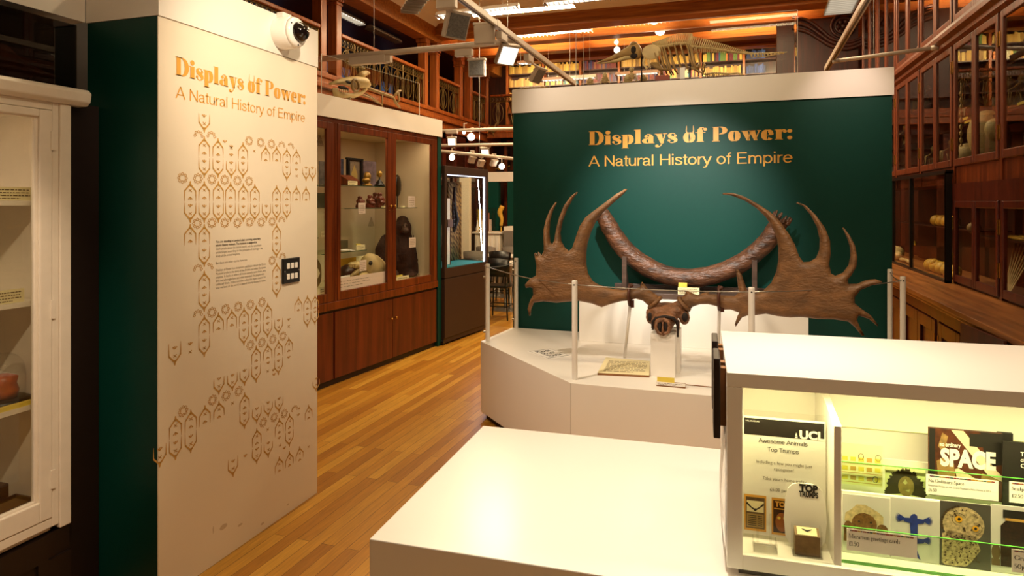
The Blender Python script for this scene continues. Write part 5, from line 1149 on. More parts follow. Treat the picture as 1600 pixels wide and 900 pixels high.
for v in b.v: v.z = max(v.z, GZ0+.022)
b.build('ribs', M['bone_mid'], t, smooth=True)
b = MB()
for (x, y_) in ((965, 420), ): 
    c = gd(*c4p(x, y_), .085); b.ball(c, (.075, .008, .06), 16, 10)
b.tube([gd(*c4p(880, 480), .085), gd(*c4p(860, 560), .085), gd(*c4p(900, 640), .085), gd(*c4p(940, 600), .085), gd(*c4p(920, 520), .085)], .008, 8); b.build('shoulder_blade', M['bone'], t, smooth=True)
b = MB()
for s_ in range(4): b.tube([gd(*c4p(960+25*s_, 560), .09), gd(*c4p(1010+30*s_, 610+10*s_), .09), gd(*c4p(1080+35*s_, 650), .09)], [.014, .011, .007], 8)
for v in b.v: v.z = max(v.z, GZ0+.022)
b.build('flipper', M['bone_dk'], t, smooth=True)
for lab, (xa, ya), (xb, yb) in (('a', c4p(838, 430), c4p(820, 780)), ('b', c5p(148, 350), c5p(128, 735))):
    b = MB(); top = gd(xa, ya); b.tube([Vector((top.x, top.y, GZ0+.019)), top], .006, 8); b.build('mounting_rod', M['black'], t)
# small white card and a red box inside the case
p = gd(*c4p(1362, 640), .08); b = MB(GW.M); q = GW.onv(*c4p(1362, 640), .08); b.box((q.x-.018, .078, GZ0+.019), (q.x+.018, .084, GZ0+.11)); tag(b.build('specimen_label', M['label_w']), 'white upright card inside the clear dolphin case', 'label')
b = MB(GW.M); q = GW.onv(*c4p(1103, 735), .10); b.box((q.x-.055, .09, GZ0+.019), (q.x+.055, .14, GZ0+.062)); tag(b.build('red_box', mat('red_card', '#8c3a1c', .5), bevel=.003), 'small reddish box on the base of the dolphin case', 'box')
# little figures standing along the far edge of the wall top, behind the case glass
def little_human(px, py, d, lab, h=.13):
    q = GW.onv(px, py, d); z = max(q.z, 2.6); b = MB(); p = GW.P(q.x, d, 0); z0 = 2.568
    b.ball((p.x, p.y, z), (.021, .024, .026), 10, 8); b.tube([(p.x, p.y, z0), (p.x, p.y, z-.02)], .006, 6)
    zz = (z+z0)/2+.01
    for k in range(4): b.tube([(p.x+.028*math.cos(a), p.y+.02*math.sin(a), zz-.02+.012*k) for a in [i*2*pi/9 for i in range(9)]], .0035, 5, closed=True)
    for s_ in (-1, 1): b.tube([(p.x, p.y, z-.03), (p.x+s_*.035, p.y, z-.04), (p.x+s_*.042, p.y, z0)], .005, 6)
    tag(b.build('human_skeleton', M['bone'], smooth=True), lab, 'skeleton', 'small skeletons under the dolphin')
little_human(*c4p(178, 785), .20, 'small skeleton at the far left end of the dolphin case'); little_human(*c4p(371, 722), .22, 'small upright skeleton below the tip of the dolphin beak'); little_human(*c4p(710, 643), .24, 'small skeleton with the highest skull, under the dolphin head'); little_human(*c4p(655, 745), .21, 'small crouching skeleton left of the front mounting rod'); little_human(*c4p(862, 745), .22, 'small skull on a stand right of the front mounting rod')
# lizard skeleton beside it
t = thing('lizard_skeleton', gd(1130, 118, .22), 'small low lizard-like skeleton at the right in the dolphin case', 'skeleton')
b = MB(); pts = [gd(*c5p(x, y_), .20) for x, y_ in ((120, 690), (185, 625), (260, 665), (340, 705), (430, 690), (520, 690), (640, 700), (760, 690), (840, 720))]
b.tube(cat_rom(pts, 4), .006, 6)
for k in range(14):
    p = pts[3].lerp(pts[6], k/13)
    b.tube([p+GW.V*(.03*math.cos(a))+Vector((.004, 0, -.03+.03*math.sin(a)+.012)) for a in [i*.45-.6 for i in range(9)]], .003, 5)
for p in (pts[4], pts[7]): b.tube([p, Vector((p.x+.03, p.y-.03, GZ0+.03)), Vector((p.x+.035, p.y-.03, GZ0+.02))], .005, 5)
b.build('bones', M['bone'], t, smooth=True)
b = MB(); b.ball(pts[1], (.03, .02, .014)); b.build('skull', M['bone'], t, smooth=True)
# small skeleton lying on the left of the wall top
b = MB(); qs = [GW.onv(px, py, .15) for px, py in ((808, 138), (820, 136), (835, 134), (848, 132), (858, 130))]
pts = [GW.P(q.x, .15, 2.566+.012*(i % 2)) for i, q in enumerate(qs)]
b.tube(pts, [.006, .012, .016, .014, .01], 8); b.ball(pts[0]+Vector((-.01, 0, 0)), (.03, .014, .014))
for k in range(6): p = pts[1].lerp(pts[4], k/5); b.tube([p, p+Vector((.012, -.025, .012)), Vector((p.x+.02, p.y-.05, 2.547))], .004, 5)
tag(b.build('small_skeleton', M['bone_dk'], smooth=True), 'small brown skeleton lying on the left end of the green wall header', 'skeleton')

# ================================================================ low white table and shop display
LB = Fr(-1.007, 1.716, 2.0)
t = thing('white_table', LB.P(1.0, .5, 0), 'big low white box-shaped table in the foreground', 'table')
b = MB(LB.M); b.box((0, 0, 0), (2.5, 1.033, .62)); b.build('body', M['white_gloss'], t, bevel=.003)
KF = Fr(-.013, 1.845, 2.4)
ZL = .62
t = thing('shop_counter', KF.P(.7, .3, ZL), 'white shop display counter with a lit open front, standing on the low white table', 'counter')
def kv(px, py, v): return KF.onv(px, py, v)
zt_ = kv(1136, 582, 0).z; zo1 = kv(1160, 606, 0).z; uo = kv(1160.5, 700, 0).x; zl_ = kv(1162, 867, 0).z; zb_ = kv(1136, 886.7, 0).z
KW, KD = 1.5, .60
b = MB(KF.M)
b.box((0, 0, zo1), (KW, KD, zt_)); b.box((0, 0, zb_), (uo, .018, zo1)); b.box((0, .018, zb_+.018), (.018, KD-.018, zo1)); b.box((uo, 0, zb_), (KW, .018, zl_)); b.box((0, .018, zb_), (KW, KD, zb_+.018)); b.box((.0, KD-.018, zb_+.018), (KW, KD, zo1))
b.build('casing', M['white_gloss'], t, bevel=.0015)
b = MB(KF.M); b.box((uo-.012, .015, zl_-.012), (KW, .34, zl_)); b.box((uo-.012, .30, zl_), (KW, .34, zo1)); b.box((uo-.012, .018, zl_), (uo, .3, zo1)); b.build('inner_lining', M['white'], t)
b = MB(KF.M); b.box((.03, .02, ZL), (KW, KD-.03, zb_)); b.build('grey_plinth', mat('grey_plinth', '#6f6a64', .5), t)
b = MB(KF.M); b.box((uo+.005, .036, zo1-.006), (KW, .044, zo1)); b.build('led_strip', emit('warm_led', '#ffe07a', 2.5), t)
la_ = area('counter_led_light', KF.P(.75, .024, zo1-.010), (1.45, .02), COUNTER_LED, (1, .89, .42)); la_.rotation_euler = (math.radians(2), 0, math.radians(2.4))
# divider
ud = kv(1308, 760, .02).x; zd0 = kv(1302, 664, .02).z
b = MB(KF.M); b.prism([(.012, zl_-.003), (.30, zl_-.003), (.30, zd0+.045), (.16, zd0+.03), (.012, zd0)], ud-.009, ud+.009, 'x'); b.build('divider', M['white'], t, bevel=.001)
# stepped tiers at the right of the divider
VL, VU = .085, .20     # card planes
zs1 = kv(1320, 765, .125).z
b = MB(KF.M); b.box((ud+.009, .115, zl_), (KW, .125, zs1)); b.box((ud+.009, .125, zl_+.05), (KW, .30, zl_+.062)); b.build('upper_tier', M['white'], t)
b = MB(KF.M); zs2 = kv(1330, 690, .26).z; b.box((ud+.009, .255, zl_+.06), (KW, .262, kv(1330, 712, .255).z)); b.build('back_tier', M['white'], t)
b = MB(KF.M); b.box((ud+.009, .294, zs2+.03), (KW, .30, kv(1330, 668, .294).z)); b.build('back_rail', mat('pale_green_strip', '#dfe6b0', .5), t)
# glass fences
zg = kv(1317, 823, .03).z
for v0, ptop, pbot, nm in ((.03, 823, 870, 'lower_glass'), (.165, 722, 755, 'upper_glass')):
    za, zb2 = kv(1320, ptop, v0).z, (zl_ if v0 < .1 else zl_+.062)
    b = MB(KF.M); b.box((ud+.012, v0, zb2), (KW, v0+.004, za)); g_ = b.build(nm, M['gr_glass'], t)
    b = MB(KF.M); b.box((ud+.012, v0-.0004, za), (KW, v0+.0044, za+.0012))
    if v0 < .1: b.box((ud+.012, v0-.001, zb2), (KW, v0+.005, zb2+.006))
    b.build('glass_edge', M['glass_bright'], g_)
# ---- printed items stand in the display; a card frame per item
def kcard(name, quad, v, lab, cat, m, thick=.002, lean=.0, grp=None):
    """quad in pixels: TL, TR, BR, BL of the front face; returns thing and a mapper (0..1, 0..1) -> place"""
    zz = [kv(px, py, v) for px, py in quad]; u0 = (zz[0].x+zz[3].x)/2; u1 = (zz[1].x+zz[2].x)/2; z1 = (zz[0].z+zz[1].z)/2; z0 = max((zz[2].z+zz[3].z)/2, zl_+.0012)
    t = thing(name, KF.P((u0+u1)/2, v, z0), lab, cat, grp)
    def P(a, c, d=0): return KF.P(u0+(u1-u0)*a, v+lean*c-d, z0+(z1-z0)*c)
    b = MB(); b.hexa([P(0, 0), P(1, 0), P(1, 0, -thick), P(0, 0, -thick), P(0, 1), P(1, 1), P(1, 1, -thick), P(0, 1, -thick)]); b.build('card', m, t)
    t['_w'] = u1-u0; del t['_w']
    return t, P, (u1-u0), (z1-z0)
def pp(b, P, pts, d=.0006): b.quad(*[P(a, c, d) for a, c in pts])
def disc(b, P, a, c, ra, rc, d=.0006, n=16, a0=0, a1=360): b.quad(*[P(a+ra*math.cos(math.radians(a0+(a1-a0)*i/n)), c+rc*math.sin(math.radians(a0+(a1-a0)*i/n)), d) for i in range(n)])
def txt(b, P, sh, a0, a1, c, H, w, h, cap, d=.0008): write(b, sh, P(a0, c, d), P(a1, c, d), H*h, cap)
# poster
t, P, w, h = kcard('poster', ((1161.5, 647), (1290, 662), (1290, 847), (1161.5, 834)), .10, 'white poster with a black banner standing in the left bay of the shop counter', 'poster', M['label_w'])
b = MB(); pp(b, P, ((0.01, .845), (.985, .845), (.985, .985), (.01, .985))); b.build('black_banner', M['ink'], t)
b = MB(); txt(b, P, sans('UCL', .045), .69, .985, .848, .065, w, h, SCAP, .001); txt(b, P, sans('UCL MUSEUMS', .01), .03, .20, .955, .012, w, h, SCAP, .001); b.quad(P(.635, .865, .001), P(.665, .865, .001), P(.65, .895, .001)); b.quad(P(.635, .85, .001), P(.665, .85, .001), P(.665, .86, .001), P(.635, .86, .001)); b.build('banner_lettering', M['label_w'], t)
b = MB(); txt(b, P, grotesk('Awesome Animals', .10), .19, .785, .785, .036, w, h, 1.0); txt(b, P, grotesk('Top Trumps', .10), .30, .68, .715, .036, w, h, 1.0); b.build('heading', M['ink'], t)
b = MB(); txt(b, P, sans('Including a few you might just'), .16, .84, .61, .026, w, h, SCAP); txt(b, P, sans('recognise!'), .38, .62, .56, .026, w, h, SCAP); txt(b, P, sans('Take yours home today'), .24, .77, .475, .026, w, h, SCAP); txt(b, P, sans('£5.00 per pack'), .33, .67, .385, .026, w, h, SCAP); b.build('grey_lettering', M['grey_ink'], t)
for (a0, a1, c0, c1, k) in ((.01, .285, .03, .335, 0), (.35, .60, .02, .33, 1)):
    b = MB(); pp(b, P, ((a0, c0), (a1, c0), (a1, c1), (a0, c1)), .0008); pc = b.build('printed_card', M['gold'], t)
    b = MB(); i0, i1 = a0+.02, a1-.02
    if k == 0:
        pp(b, P, ((i0, c0+.02), (i1, c0+.02), (i1, c1-.02), (i0, c1-.02)), .0011); b.build('card_border', M['brown_ink'], pc)
        b = MB(); pp(b, P, ((i0+.012, .19), (i1-.012, .19), (i1-.012, .285), (i0+.012, .285)), .0014); b.build('card_picture', M['label'], pc)
        b = MB(); 
        for s_ in (-1, 1): b.quad(P(.147, .215, .0017), P(.147+s_*.05, .235, .0017), P(.147+s_*.10, .27, .0017), P(.147+s_*.11, .255, .0017), P(.147+s_*.05, .222, .0017), P(.147, .2, .0017))
        disc(b, P, .147, .21, .018, .012, .0018); b.build('antler_print', M['ink'], pc)
        b = MB(); pp(b, P, ((i0+.012, .06), (i1-.012, .06), (i1-.012, .175), (i0+.012, .175)), .0014); b.build('card_text_panel', mat('tan_print', '#a78a52', .6), pc)
        b = MB(); 
        for r in range(6): pp(b, P, ((i0+.03, .075+.016*r), (i0+.13, .075+.016*r), (i0+.13, .081+.016*r), (i0+.03, .081+.016*r)), .0017); pp(b, P, ((i0+.15, .075+.016*r), (i1-.03, .075+.016*r), (i1-.03, .081+.016*r), (i0+.15, .081+.016*r)), .0017)
        txt(b, P, sans('Giant deer'), i0+.03, i1-.03, .298, .012, w, h, SCAP, .0015); b.build('card_print', M['ink'], pc)
    else:
        pp(b, P, ((i0, c0+.02), (i1, c0+.02), (i1, c1-.02), (i0, c1-.02)), .0011); b.build('card_picture', M['mahog_dk'], pc)
        b = MB(); txt(b, P, sans('TOP', .05), i0+.02, i1-.02, .26, .04, w, h, SCAP, .0014); pp(b, P, ((i0+.01, .235), (i1-.01, .235), (i1-.01, .245), (i0+.01, .245)), .0014); b.build('card_lettering', M['gold'], pc)
        b = MB(); disc(b, P, .475, .13, .08, .08, .0014); b.build('owl_print', mat('orange_brown_print', '#a5602c', .6), pc)
        b = MB(); disc(b, P, .44, .165, .02, .013, .0017); disc(b, P, .51, .165, .02, .013, .0017); b.build('owl_eyes', M['label_y'], pc)
# acrylic cover of the poster
b = MB(KF.M); q = kv(1161.5, 640, .094); q2 = kv(1291, 655, .094); b.box((q.x+.002, .094, zl_+.004), (q2.x-.001, .097, q.z)); tag(b.build('acrylic_poster_holder', M['acryl']), 'clear acrylic sheet standing in front of the white poster', 'holder')
# empty acrylic stand
p = kv(1196, 862, .03); t = thing('acrylic_stand', KF.P(p.x, .03, zl_), 'small empty clear acrylic card stand at the left of the shop counter bay', 'stand')
b = MB(KF.M); hw = kv(1215, 850, .03).x-kv(1196, 850, .03).x
b.box((p.x-hw, .022, zl_), (p.x+hw, .075, zl_+.004)); b.box((p.x-hw, .022, zl_), (p.x-hw+.003, .075, zl_+.022)); b.box((p.x+hw-.003, .022, zl_), (p.x+hw, .075, zl_+.022)); b.box((p.x-hw, .022, zl_), (p.x+hw, .025, zl_+.018)); b.build('tray', M['acryl'], t)
b = MB(KF.M)
for s_ in (-1, 1): b.box((p.x+s_*hw*.55-.003, .068, zl_+.004), (p.x+s_*hw*.55+.003, .072, zl_+.085))
b.build('uprights', M['acryl'], t)
# card dispenser with white rounded back sign
p = kv(1263, 866, .03); t = thing('card_dispenser', KF.P(p.x, .04, zl_), 'acrylic card pack dispenser with a tall white rounded sign, right of the empty stand', 'dispenser')
q0, q1 = kv(1225, 840, .075).x, kv(1292, 840, .075).x; zt2 = kv(1260, 756, .075).z; zb2 = zl_+.012
b = MB(KF.M); W_ = q1-q0; H_ = zt2-zb2; sh = [(q0+W_*a, zb2+H_*c) for a, c in ((.12, 0), (.88, 0), (.97, .12), (1, .4), (.97, .72), (.90, .90), (.80, .97), (.66, 1), (.34, 1), (.20, .97), (.10, .90), (.03, .72), (0, .4), (.03, .12))]
b.prism(sh, .075, .079, 'y'); b.build('back_sign', M['label_w'], t)
b = MB(); c0, c1 = kv(1249, 773, .0738), kv(1278, 775, .0738); Hh = kv(1260, 758, .0738).z-kv(1260, 768, .0738).z
write(b, sans('TOP', .06), KF.P(c0.x, .0738, (c0.z+c1.z)/2+.009), KF.P(c1.x, .0738, (c0.z+c1.z)/2+.009), Hh*1.05, SCAP); write(b, sans('TRUMPS', .05), KF.P(c0.x-.001, .0738, (c0.z+c1.z)/2-.005), KF.P(c1.x+.001, .0738, (c0.z+c1.z)/2-.005), Hh*.8, SCAP); b.build('sign_lettering', M['ink'], t)
a0, a1 = kv(1239, 860, .03).x, kv(1286, 862, .03).x; zc2 = kv(1240, 834, .03).z
b = MB(KF.M); b.box((a0, .028, zl_), (a1, .031, zc2)); b.box((a0, .028, zl_), (a0+.003, .07, zc2+.012)); b.box((a1-.003, .028, zl_), (a1, .07, zc2+.012)); b.box((a0, .028, zl_), (a1, .07, zl_+.003)); b.build('acrylic_box', M['acryl'], t)
p_ = KF.P((a0+a1)/2, .05, zl_+.0035); t = thing('card_pack', p_, 'pack of cards lying in the acrylic dispenser', 'cards')
b = MB(KF.M); b.hexa([(a0+.006, .034, zl_+.0035), (a1-.006, .034, zl_+.0035), (a1-.006, .062, zl_+.0035), (a0+.006, .062, zl_+.0035), (a0+.006, .034, zc2-.004), (a1-.006, .034, zc2-.004), (a1-.006, .062, zc2+.008), (a0+.006, .062, zc2+.008)]); b.build('pack', mat('tan_card', '#8a6f48', .6, var=.2, scale=60), t)
b = MB(KF.M); b.hexa([(a0+.012, .036, zc2-.0025), (a1-.012, .036, zc2-.0025), (a1-.012, .060, zc2+.0075), (a0+.012, .060, zc2+.0075)]+[(a0+.012, .036, zc2-.002), (a1-.012, .036, zc2-.002), (a1-.012, .060, zc2+.008), (a0+.012, .060, zc2+.008)]); b.build('top_card', M['label'], t)
b = MB(KF.M); 
for s_ in (-1, 1): um = (a0+a1)/2; b.quad((um, .044, zc2+.0026), (um+s_*.010, .05, zc2+.0052), (um+s_*.014, .054, zc2+.0068), (um, .05, zc2+.0052))
b.build('antler_print', M['ink'], t)

# ---- greeting cards in the lower tier
MI = {k: mat(k+'_print', v, .55, var=va, scale=sc) for k, v, va, sc in (('crab_brown', '#7a5426', .5, 120), ('sponge_cream', '#cdb98a', .35, 90), ('slug_blue', '#16308c', .4, 90), ('owl_buff', '#c3ad84', .55, 130), ('owl_dark', '#4a3720', .6, 110), ('owl_grey', '#4e4a44', .1, 20), ('dark_jar', '#2c130b', .7, 160), ('book_brown', '#5a2c12', .7, 40), ('fur_print', '#3a2a18', .6, 140), ('face_print', '#9c7a48', .4, 60), ('photo_grey', '#d9d6d2', .05, 10))}
t, P, w, h = kcard('greeting_card', ((1316.5, 772), (1390.5, 778), (1390.5, 884), (1316.5, 876)), VL, 'greeting card showing a brown toad crab wearing a cream sponge', 'card', MI['photo_grey'])
b = MB(); pp(b, P, [(.04, .55), (.06, .68), (.2, .76), (.3, .84), (.48, .85), (.62, .8), (.75, .75), (.86, .68), (.86, .56), (.74, .52), (.6, .62), (.4, .66), (.25, .6), (.16, .5)], .0007); b.build('sponge_picture', MI['sponge_cream'], t)
b = MB(); disc(b, P, .46, .52, .27, .19, .001); disc(b, P, .12, .42, .10, .13, .001); disc(b, P, .84, .45, .12, .1, .001); pp(b, P, ((.02, .2), (.1, .2), (.14, .45), (.04, .5)), .001); disc(b, P, .5, .32, .36, .12, .001); b.build('crab_picture', MI['crab_brown'], t)
b = MB(); disc(b, P, .35, .56, .025, .018, .0014); disc(b, P, .6, .56, .025, .018, .0014); b.build('crab_eyes', M['ink'], t)
t, P, w, h = kcard('greeting_card', ((1391.5, 778), (1468, 783), (1468, 893), (1391.5, 884)), VL, 'greeting card showing a blue sea slug with feathery arms on white', 'card', MI['photo_grey'])
b = MB(); pp(b, P, [(.40, .72), (.45, .76), (.5, .77), (.55, .74), (.56, .55), (.55, .3), (.52, .14), (.48, .14), (.43, .3), (.40, .55)], .0008)
for sx in (-1, 1):
    for cy, L0 in ((.66, .36), (.34, .32)):
        for k in range(9):
            a = math.radians(-40+10*k); x0, y0 = .48+sx*.07, cy; xm, ym = .48+sx*.2, cy+.02; x1, y1 = xm+sx*L0*.55*math.cos(a), ym+L0*.36*math.sin(a); b.quad(P(xm-.0*sx, ym-.02, .0008+k*.00004), P(x1, y1, .0008+k*.00004), P(xm, ym+.02, .0008+k*.00004))
        b.quad(P(.48, cy-.06, .0009), P(.48+sx*.2, cy-.03, .0009), P(.48+sx*.24, cy+.03, .0009), P(.48, cy+.04, .0009))
b.quad(P(.5, .2, .0008), P(.56, .06, .0008), P(.62, .03, .0008), P(.54, .2, .0008)); b.build('sea_slug_picture', MI['slug_blue'], t)
t, P, w, h = kcard('greeting_card', ((1469, 783), (1548, 789), (1548, 902), (1469, 893)), VL, 'greeting card showing a tawny owl with its head tilted on grey', 'card', MI['owl_grey'])
b = MB(); disc(b, P, .46, .66, .42, .28, .0007, 20); pp(b, P, [(.03, .05), (.04, .5), (.2, .55), (.7, .5), (.80, .3), (.6, .08), (.5, .02), (.1, .01)], .0007); b.build('owl_picture', MI['owl_buff'], t)
b = MB(); rnd = random.Random(2)
for k in range(60):
    a, c = rnd.uniform(.05, .75), rnd.uniform(.05, .5)
    if a+c*.3 < .82: b.quad(P(a, c, .001+k*.00001), P(a+.035, c-.02, .001+k*.00001), P(a+.045, c+.015, .001+k*.00001))
for k in range(26):
    an_ = rnd.uniform(0, 2*pi); a, c = .46+.38*math.cos(an_), .66+.25*math.sin(an_); b.quad(P(a, c, .001+k*.00001), P(a-.05*math.cos(an_)+.02, c-.03*math.sin(an_), .001+k*.00001), P(a-.06*math.cos(an_)-.02, c-.035*math.sin(an_), .001+k*.00001))
b.quad(P(.44, .62, .0012), P(.49, .63, .0012), P(.51, .56, .0012), P(.47, .57, .0012)); b.quad(P(.27, .82, .0012), P(.30, .84, .0012), P(.42, .70, .0012), P(.40, .69, .0012)); b.quad(P(.80, .68, .0012), P(.78, .71, .0012), P(.60, .60, .0012), P(.61, .58, .0012)); 
for (ca, cc, ra, rc_, a0, a1) in ((.37, .745, .13, .085, 20, 250), (.70, .625, .12, .08, -110, 110), (.46, .66, .41, .275, 100, 200)):
    for q in range(12):
        t0, t1 = math.radians(a0+(a1-a0)*q/12), math.radians(a0+(a1-a0)*(q+.8)/12); b.quad(P(ca+ra*math.cos(t0), cc+rc_*math.sin(t0), .0013), P(ca+ra*1.12*math.cos(t0), cc+rc_*1.1*math.sin(t0), .0013), P(ca+ra*1.12*math.cos(t1), cc+rc_*1.1*math.sin(t1), .0013), P(ca+ra*math.cos(t1), cc+rc_*math.sin(t1), .0013))
for q in range(40):
    a, c = .08+.095*(q % 7)+.03*((q//7) % 2), .48-.075*(q//7)
    if c > .04 and a+c*.2 < .78: b.quad(P(a, c, .0012), P(a+.03, c-.028, .0012), P(a+.06, c, .0012), P(a+.03, c-.014, .0012))
b.build('owl_markings', MI['owl_dark'], t)
b = MB(); disc(b, P, .37, .745, .075, .05, .0014); disc(b, P, .70, .625, .065, .045, .0014); b.build('owl_eyes', mat('owl_eye_print', '#e6a81e', .5), t)
b = MB(); disc(b, P, .375, .745, .032, .024, .0017); disc(b, P, .70, .625, .03, .022, .0017); b.build('owl_pupils', M['ink'], t)
t, P, w, h = kcard('greeting_card', ((1549, 789), (1640, 796), (1640, 911), (1549, 902)), VL, 'greeting card showing a dark specimen jar, at the right edge of the lower tier', 'card', MI['photo_grey'])
b = MB(); pp(b, P, ((.16, .1), (.9, .1), (.92, .7), (.85, .78), (.25, .78), (.16, .70)), .0007); b.build('jar_picture', MI['dark_jar'], t)
b = MB(); pp(b, P, ((.2, .82), (.9, .82), (.9, .94), (.2, .94)), .0008); b.build('lid_picture', M['ink'], t); b = MB(); pp(b, P, ((.24, .78), (.86, .78), (.86, .82), (.24, .82)), .0008); b.build('jar_neck_picture', M['gold_dk'], t)
b = MB(); disc(b, P, .08, .3, .08, .12, .0007); pp(b, P, ((0, .1), (.15, .1), (.15, .2), (0, .2)), .0007); b.build('small_jar_picture', M['brown_ink'], t)
# ---- price labels
def price(quad, v, lab, lines, seed):
    t, P, w, h = kcard('price_label', quad, v, lab, 'label', M['label_w'], .0012)
    b = MB(); b2 = [MB() for _ in range(4)]; rnd = random.Random(seed); a = .05
    pal = [mat('spectrum_print', c, .5) for c in ('#5a2a4a', '#b9902a', '#2e5a4a', '#8a2a20')] if 'SP' not in M else M['SP']; M['SP'] = pal
    while a < .95: l = min(.95-a, rnd.uniform(.015, .06)); k = rnd.randrange(4); b2[k].quad(*[P(x, c, .0008) for x, c in ((a, .90), (a+l, .90), (a+l, .955), (a, .955))]); a += l+.004
    for k in range(4): b2[k].build('colour_strip', pal[k], t) if b2[k].v else None
    for sh, a0, a1, c, H, cap in lines: txt(b, P, sh, a0, a1, c, H, w, h, cap, .0008)
    b.build('lettering', M['ink'], t); return t
S_ = lambda s: didone(s, .13, .045, .6)
price(((1323, 826), (1433, 838), (1433, 872), (1323, 860)), .0285, 'white price label for greeting cards hanging on the lower glass', [(S_('Micrarium greetings cards'), .03, .76, .58, .20, 1), (S_('£1.50'), .03, .18, .22, .2, 1)], 1)
price(((1447, 741), (1560, 751), (1560, 783), (1447, 772)), .163, 'white price label for the space book hanging on the upper glass', [(S_('No Ordinary Space'), .03, .53, .62, .17, 1), (sans("Historical Notes on the Grant Museum's New Home at UCL"), .03, .90, .42, .085, SCAP), (S_('£6.50'), .03, .15, .16, .16, 1)], 2)
price(((1577, 752), (1650, 759), (1650, 792), (1577, 785)), .163, 'white price label at the right edge of the upper glass', [(S_('Sculpt'), .05, .36, .60, .17, 1), (S_('£2.50'), .05, .30, .26, .16, 1)], 3)
price(((1581, 858), (1660, 867), (1660, 903), (1581, 894)), .0285, 'white price label at the right edge of the lower glass', [(S_('Gran'), .05, .36, .55, .2, 1), (S_('50p'), .05, .25, .18, .2, 1)], 4)
# ---- upper tier items
t, P, w, h = kcard('slide_card', ((1312, 690), (1379, 698), (1379, 762), (1312, 755)), VU, 'pale card with rounded corner printed with rows of yellow microscope slides', 'card', M['label'])
b = MB(); c_ = MB(); rnd = random.Random(8)
for r in range(3):
    for k in range(5):
        a, c = .06+.19*k, .12+.23*r
        (b if rnd.random() < .5 else c_).quad(*[P(x, y_, .0008) for x, y_ in ((a, c), (a+.13, c), (a+.13, c+.1), (a, c+.1))])
    pp(c_, P, ((.03, .06+.23*r), (.98, .06+.23*r), (.98, .075+.23*r), (.03, .075+.23*r)), .0008)
b.build('yellow_slides', M['label_y'], t); c_.build('brown_slides', M['gold_dk'], t)
b = MB()
for a, c in ((.5, .7), (.9, .7), (.83, .18)): b.tube([P(a+.06*math.cos(q*pi/8), c+.075*math.sin(q*pi/8), .001) for q in range(16)], .0006, 4, closed=True)
b.build('circle_print', M['ink'], t)
t, P, w, h = kcard('photo_card', ((1383, 727), (1446, 733), (1446, 782), (1383, 774)), VU-.02, 'photo card of a small pale furry animal curled in dark fur', 'card', M['label'])
b = MB(); rnd = random.Random(6)
for k in range(40):
    a = math.radians(180-k*180/39); r0 = .46+rnd.uniform(-.03, .05); b.quad(P(.5, .15, .0007+k*.000005), P(.5+r0*math.cos(a-.05), .1+1.7*r0*math.sin(a-.05), .0007+k*.000005), P(.5+(r0+.04)*math.cos(a), .1+1.7*(r0+.03)*math.sin(a), .0007+k*.000005), P(.5+r0*math.cos(a+.05), .1+1.7*r0*math.sin(a+.05), .0007+k*.000005))
b.build('fur_picture', MI['fur_print'], t)
b = MB(); disc(b, P, .52, .38, .2, .33, .0011); b.build('face_picture', MI['face_print'], t)
b = MB(); b.quad(P(.44, .5, .0014), P(.5, .62, .0014), P(.56, .5, .0014), P(.5, .44, .0014)); b.quad(P(.5, .25, .0014), P(.62, .3, .0014), P(.6, .2, .0014)); b.build('face_markings', MI['sponge_cream'], t)
t, P, w, h = kcard('paperback_book', ((1452, 668), (1567, 679), (1567, 785), (1452, 773)), VU+.02, 'paperback with SPACE in big white letters on a photo of a museum hall', 'book', MI['book_brown'], .012)
b = MB(); pp(b, P, ((.30, 1), (.47, 1), (.92, .45), (.99, .38), (.99, .3), (.8, .38)), .0007); pp(b, P, ((.35, .42), (.40, .44), (.72, .26), (.60, .24), (.38, .30)), .0009); b.build('pale_beam_picture', mat('pale_print', '#e3d0b0', .5), t)
b = MB(); pp(b, P, ((.0, 0), (.08, 0), (.08, 1), (.0, 1)), .0007); pp(b, P, ((.78, .5), (1, .55), (1, 1), (.7, 1)), .0007); pp(b, P, ((.55, .78), (.75, .78), (.75, .97), (.55, .97)), .0008); b.build('dark_picture', M['ink'], t)
b = MB(); pp(b, P, ((.12, .3), (.36, .3), (.34, .5), (.2, .58), (.1, .52)), .0008); pp(b, P, ((.12, .74), (.2, .66), (.26, .9), (.18, .95)), .0008); pp(b, P, ((.70, .30), (.95, .25), (.95, .32), (.72, .40)), .0008); b.build('amber_picture', MI['face_print'], t)
b = MB(); txt(b, P, sans('SPACE', .05), .15, .905, .47, .235, w, h, SCAP, .0014); txt(b, P, sans('no ordinary', .03), .145, .43, .75, .058, w, h, SCAP, .0014); b.build('cover_lettering', M['label_w'], t)
t, P, w, h = kcard('paperback_book', ((1560, 676), (1583, 678), (1583, 785), (1560, 783)), VU+.05, 'dark book standing behind the paperback with SPACE on its cover', 'book', M['ink'], .012)
t, P, w, h = kcard('black_booklet', ((1567, 690), (1660, 697), (1660, 800), (1567, 791)), VU, 'black booklet with small white title at the right edge of the upper tier', 'book', M['ink'], .006)
b = MB(); txt(b, P, sans('The', .02), .30, .46, .80, .06, w, h, SCAP); txt(b, P, sans('of', .02), .30, .38, .71, .06, w, h, SCAP); txt(b, P, sans('Col', .02), .30, .46, .62, .06, w, h, SCAP); b.build('cover_lettering', M['label_w'], t)
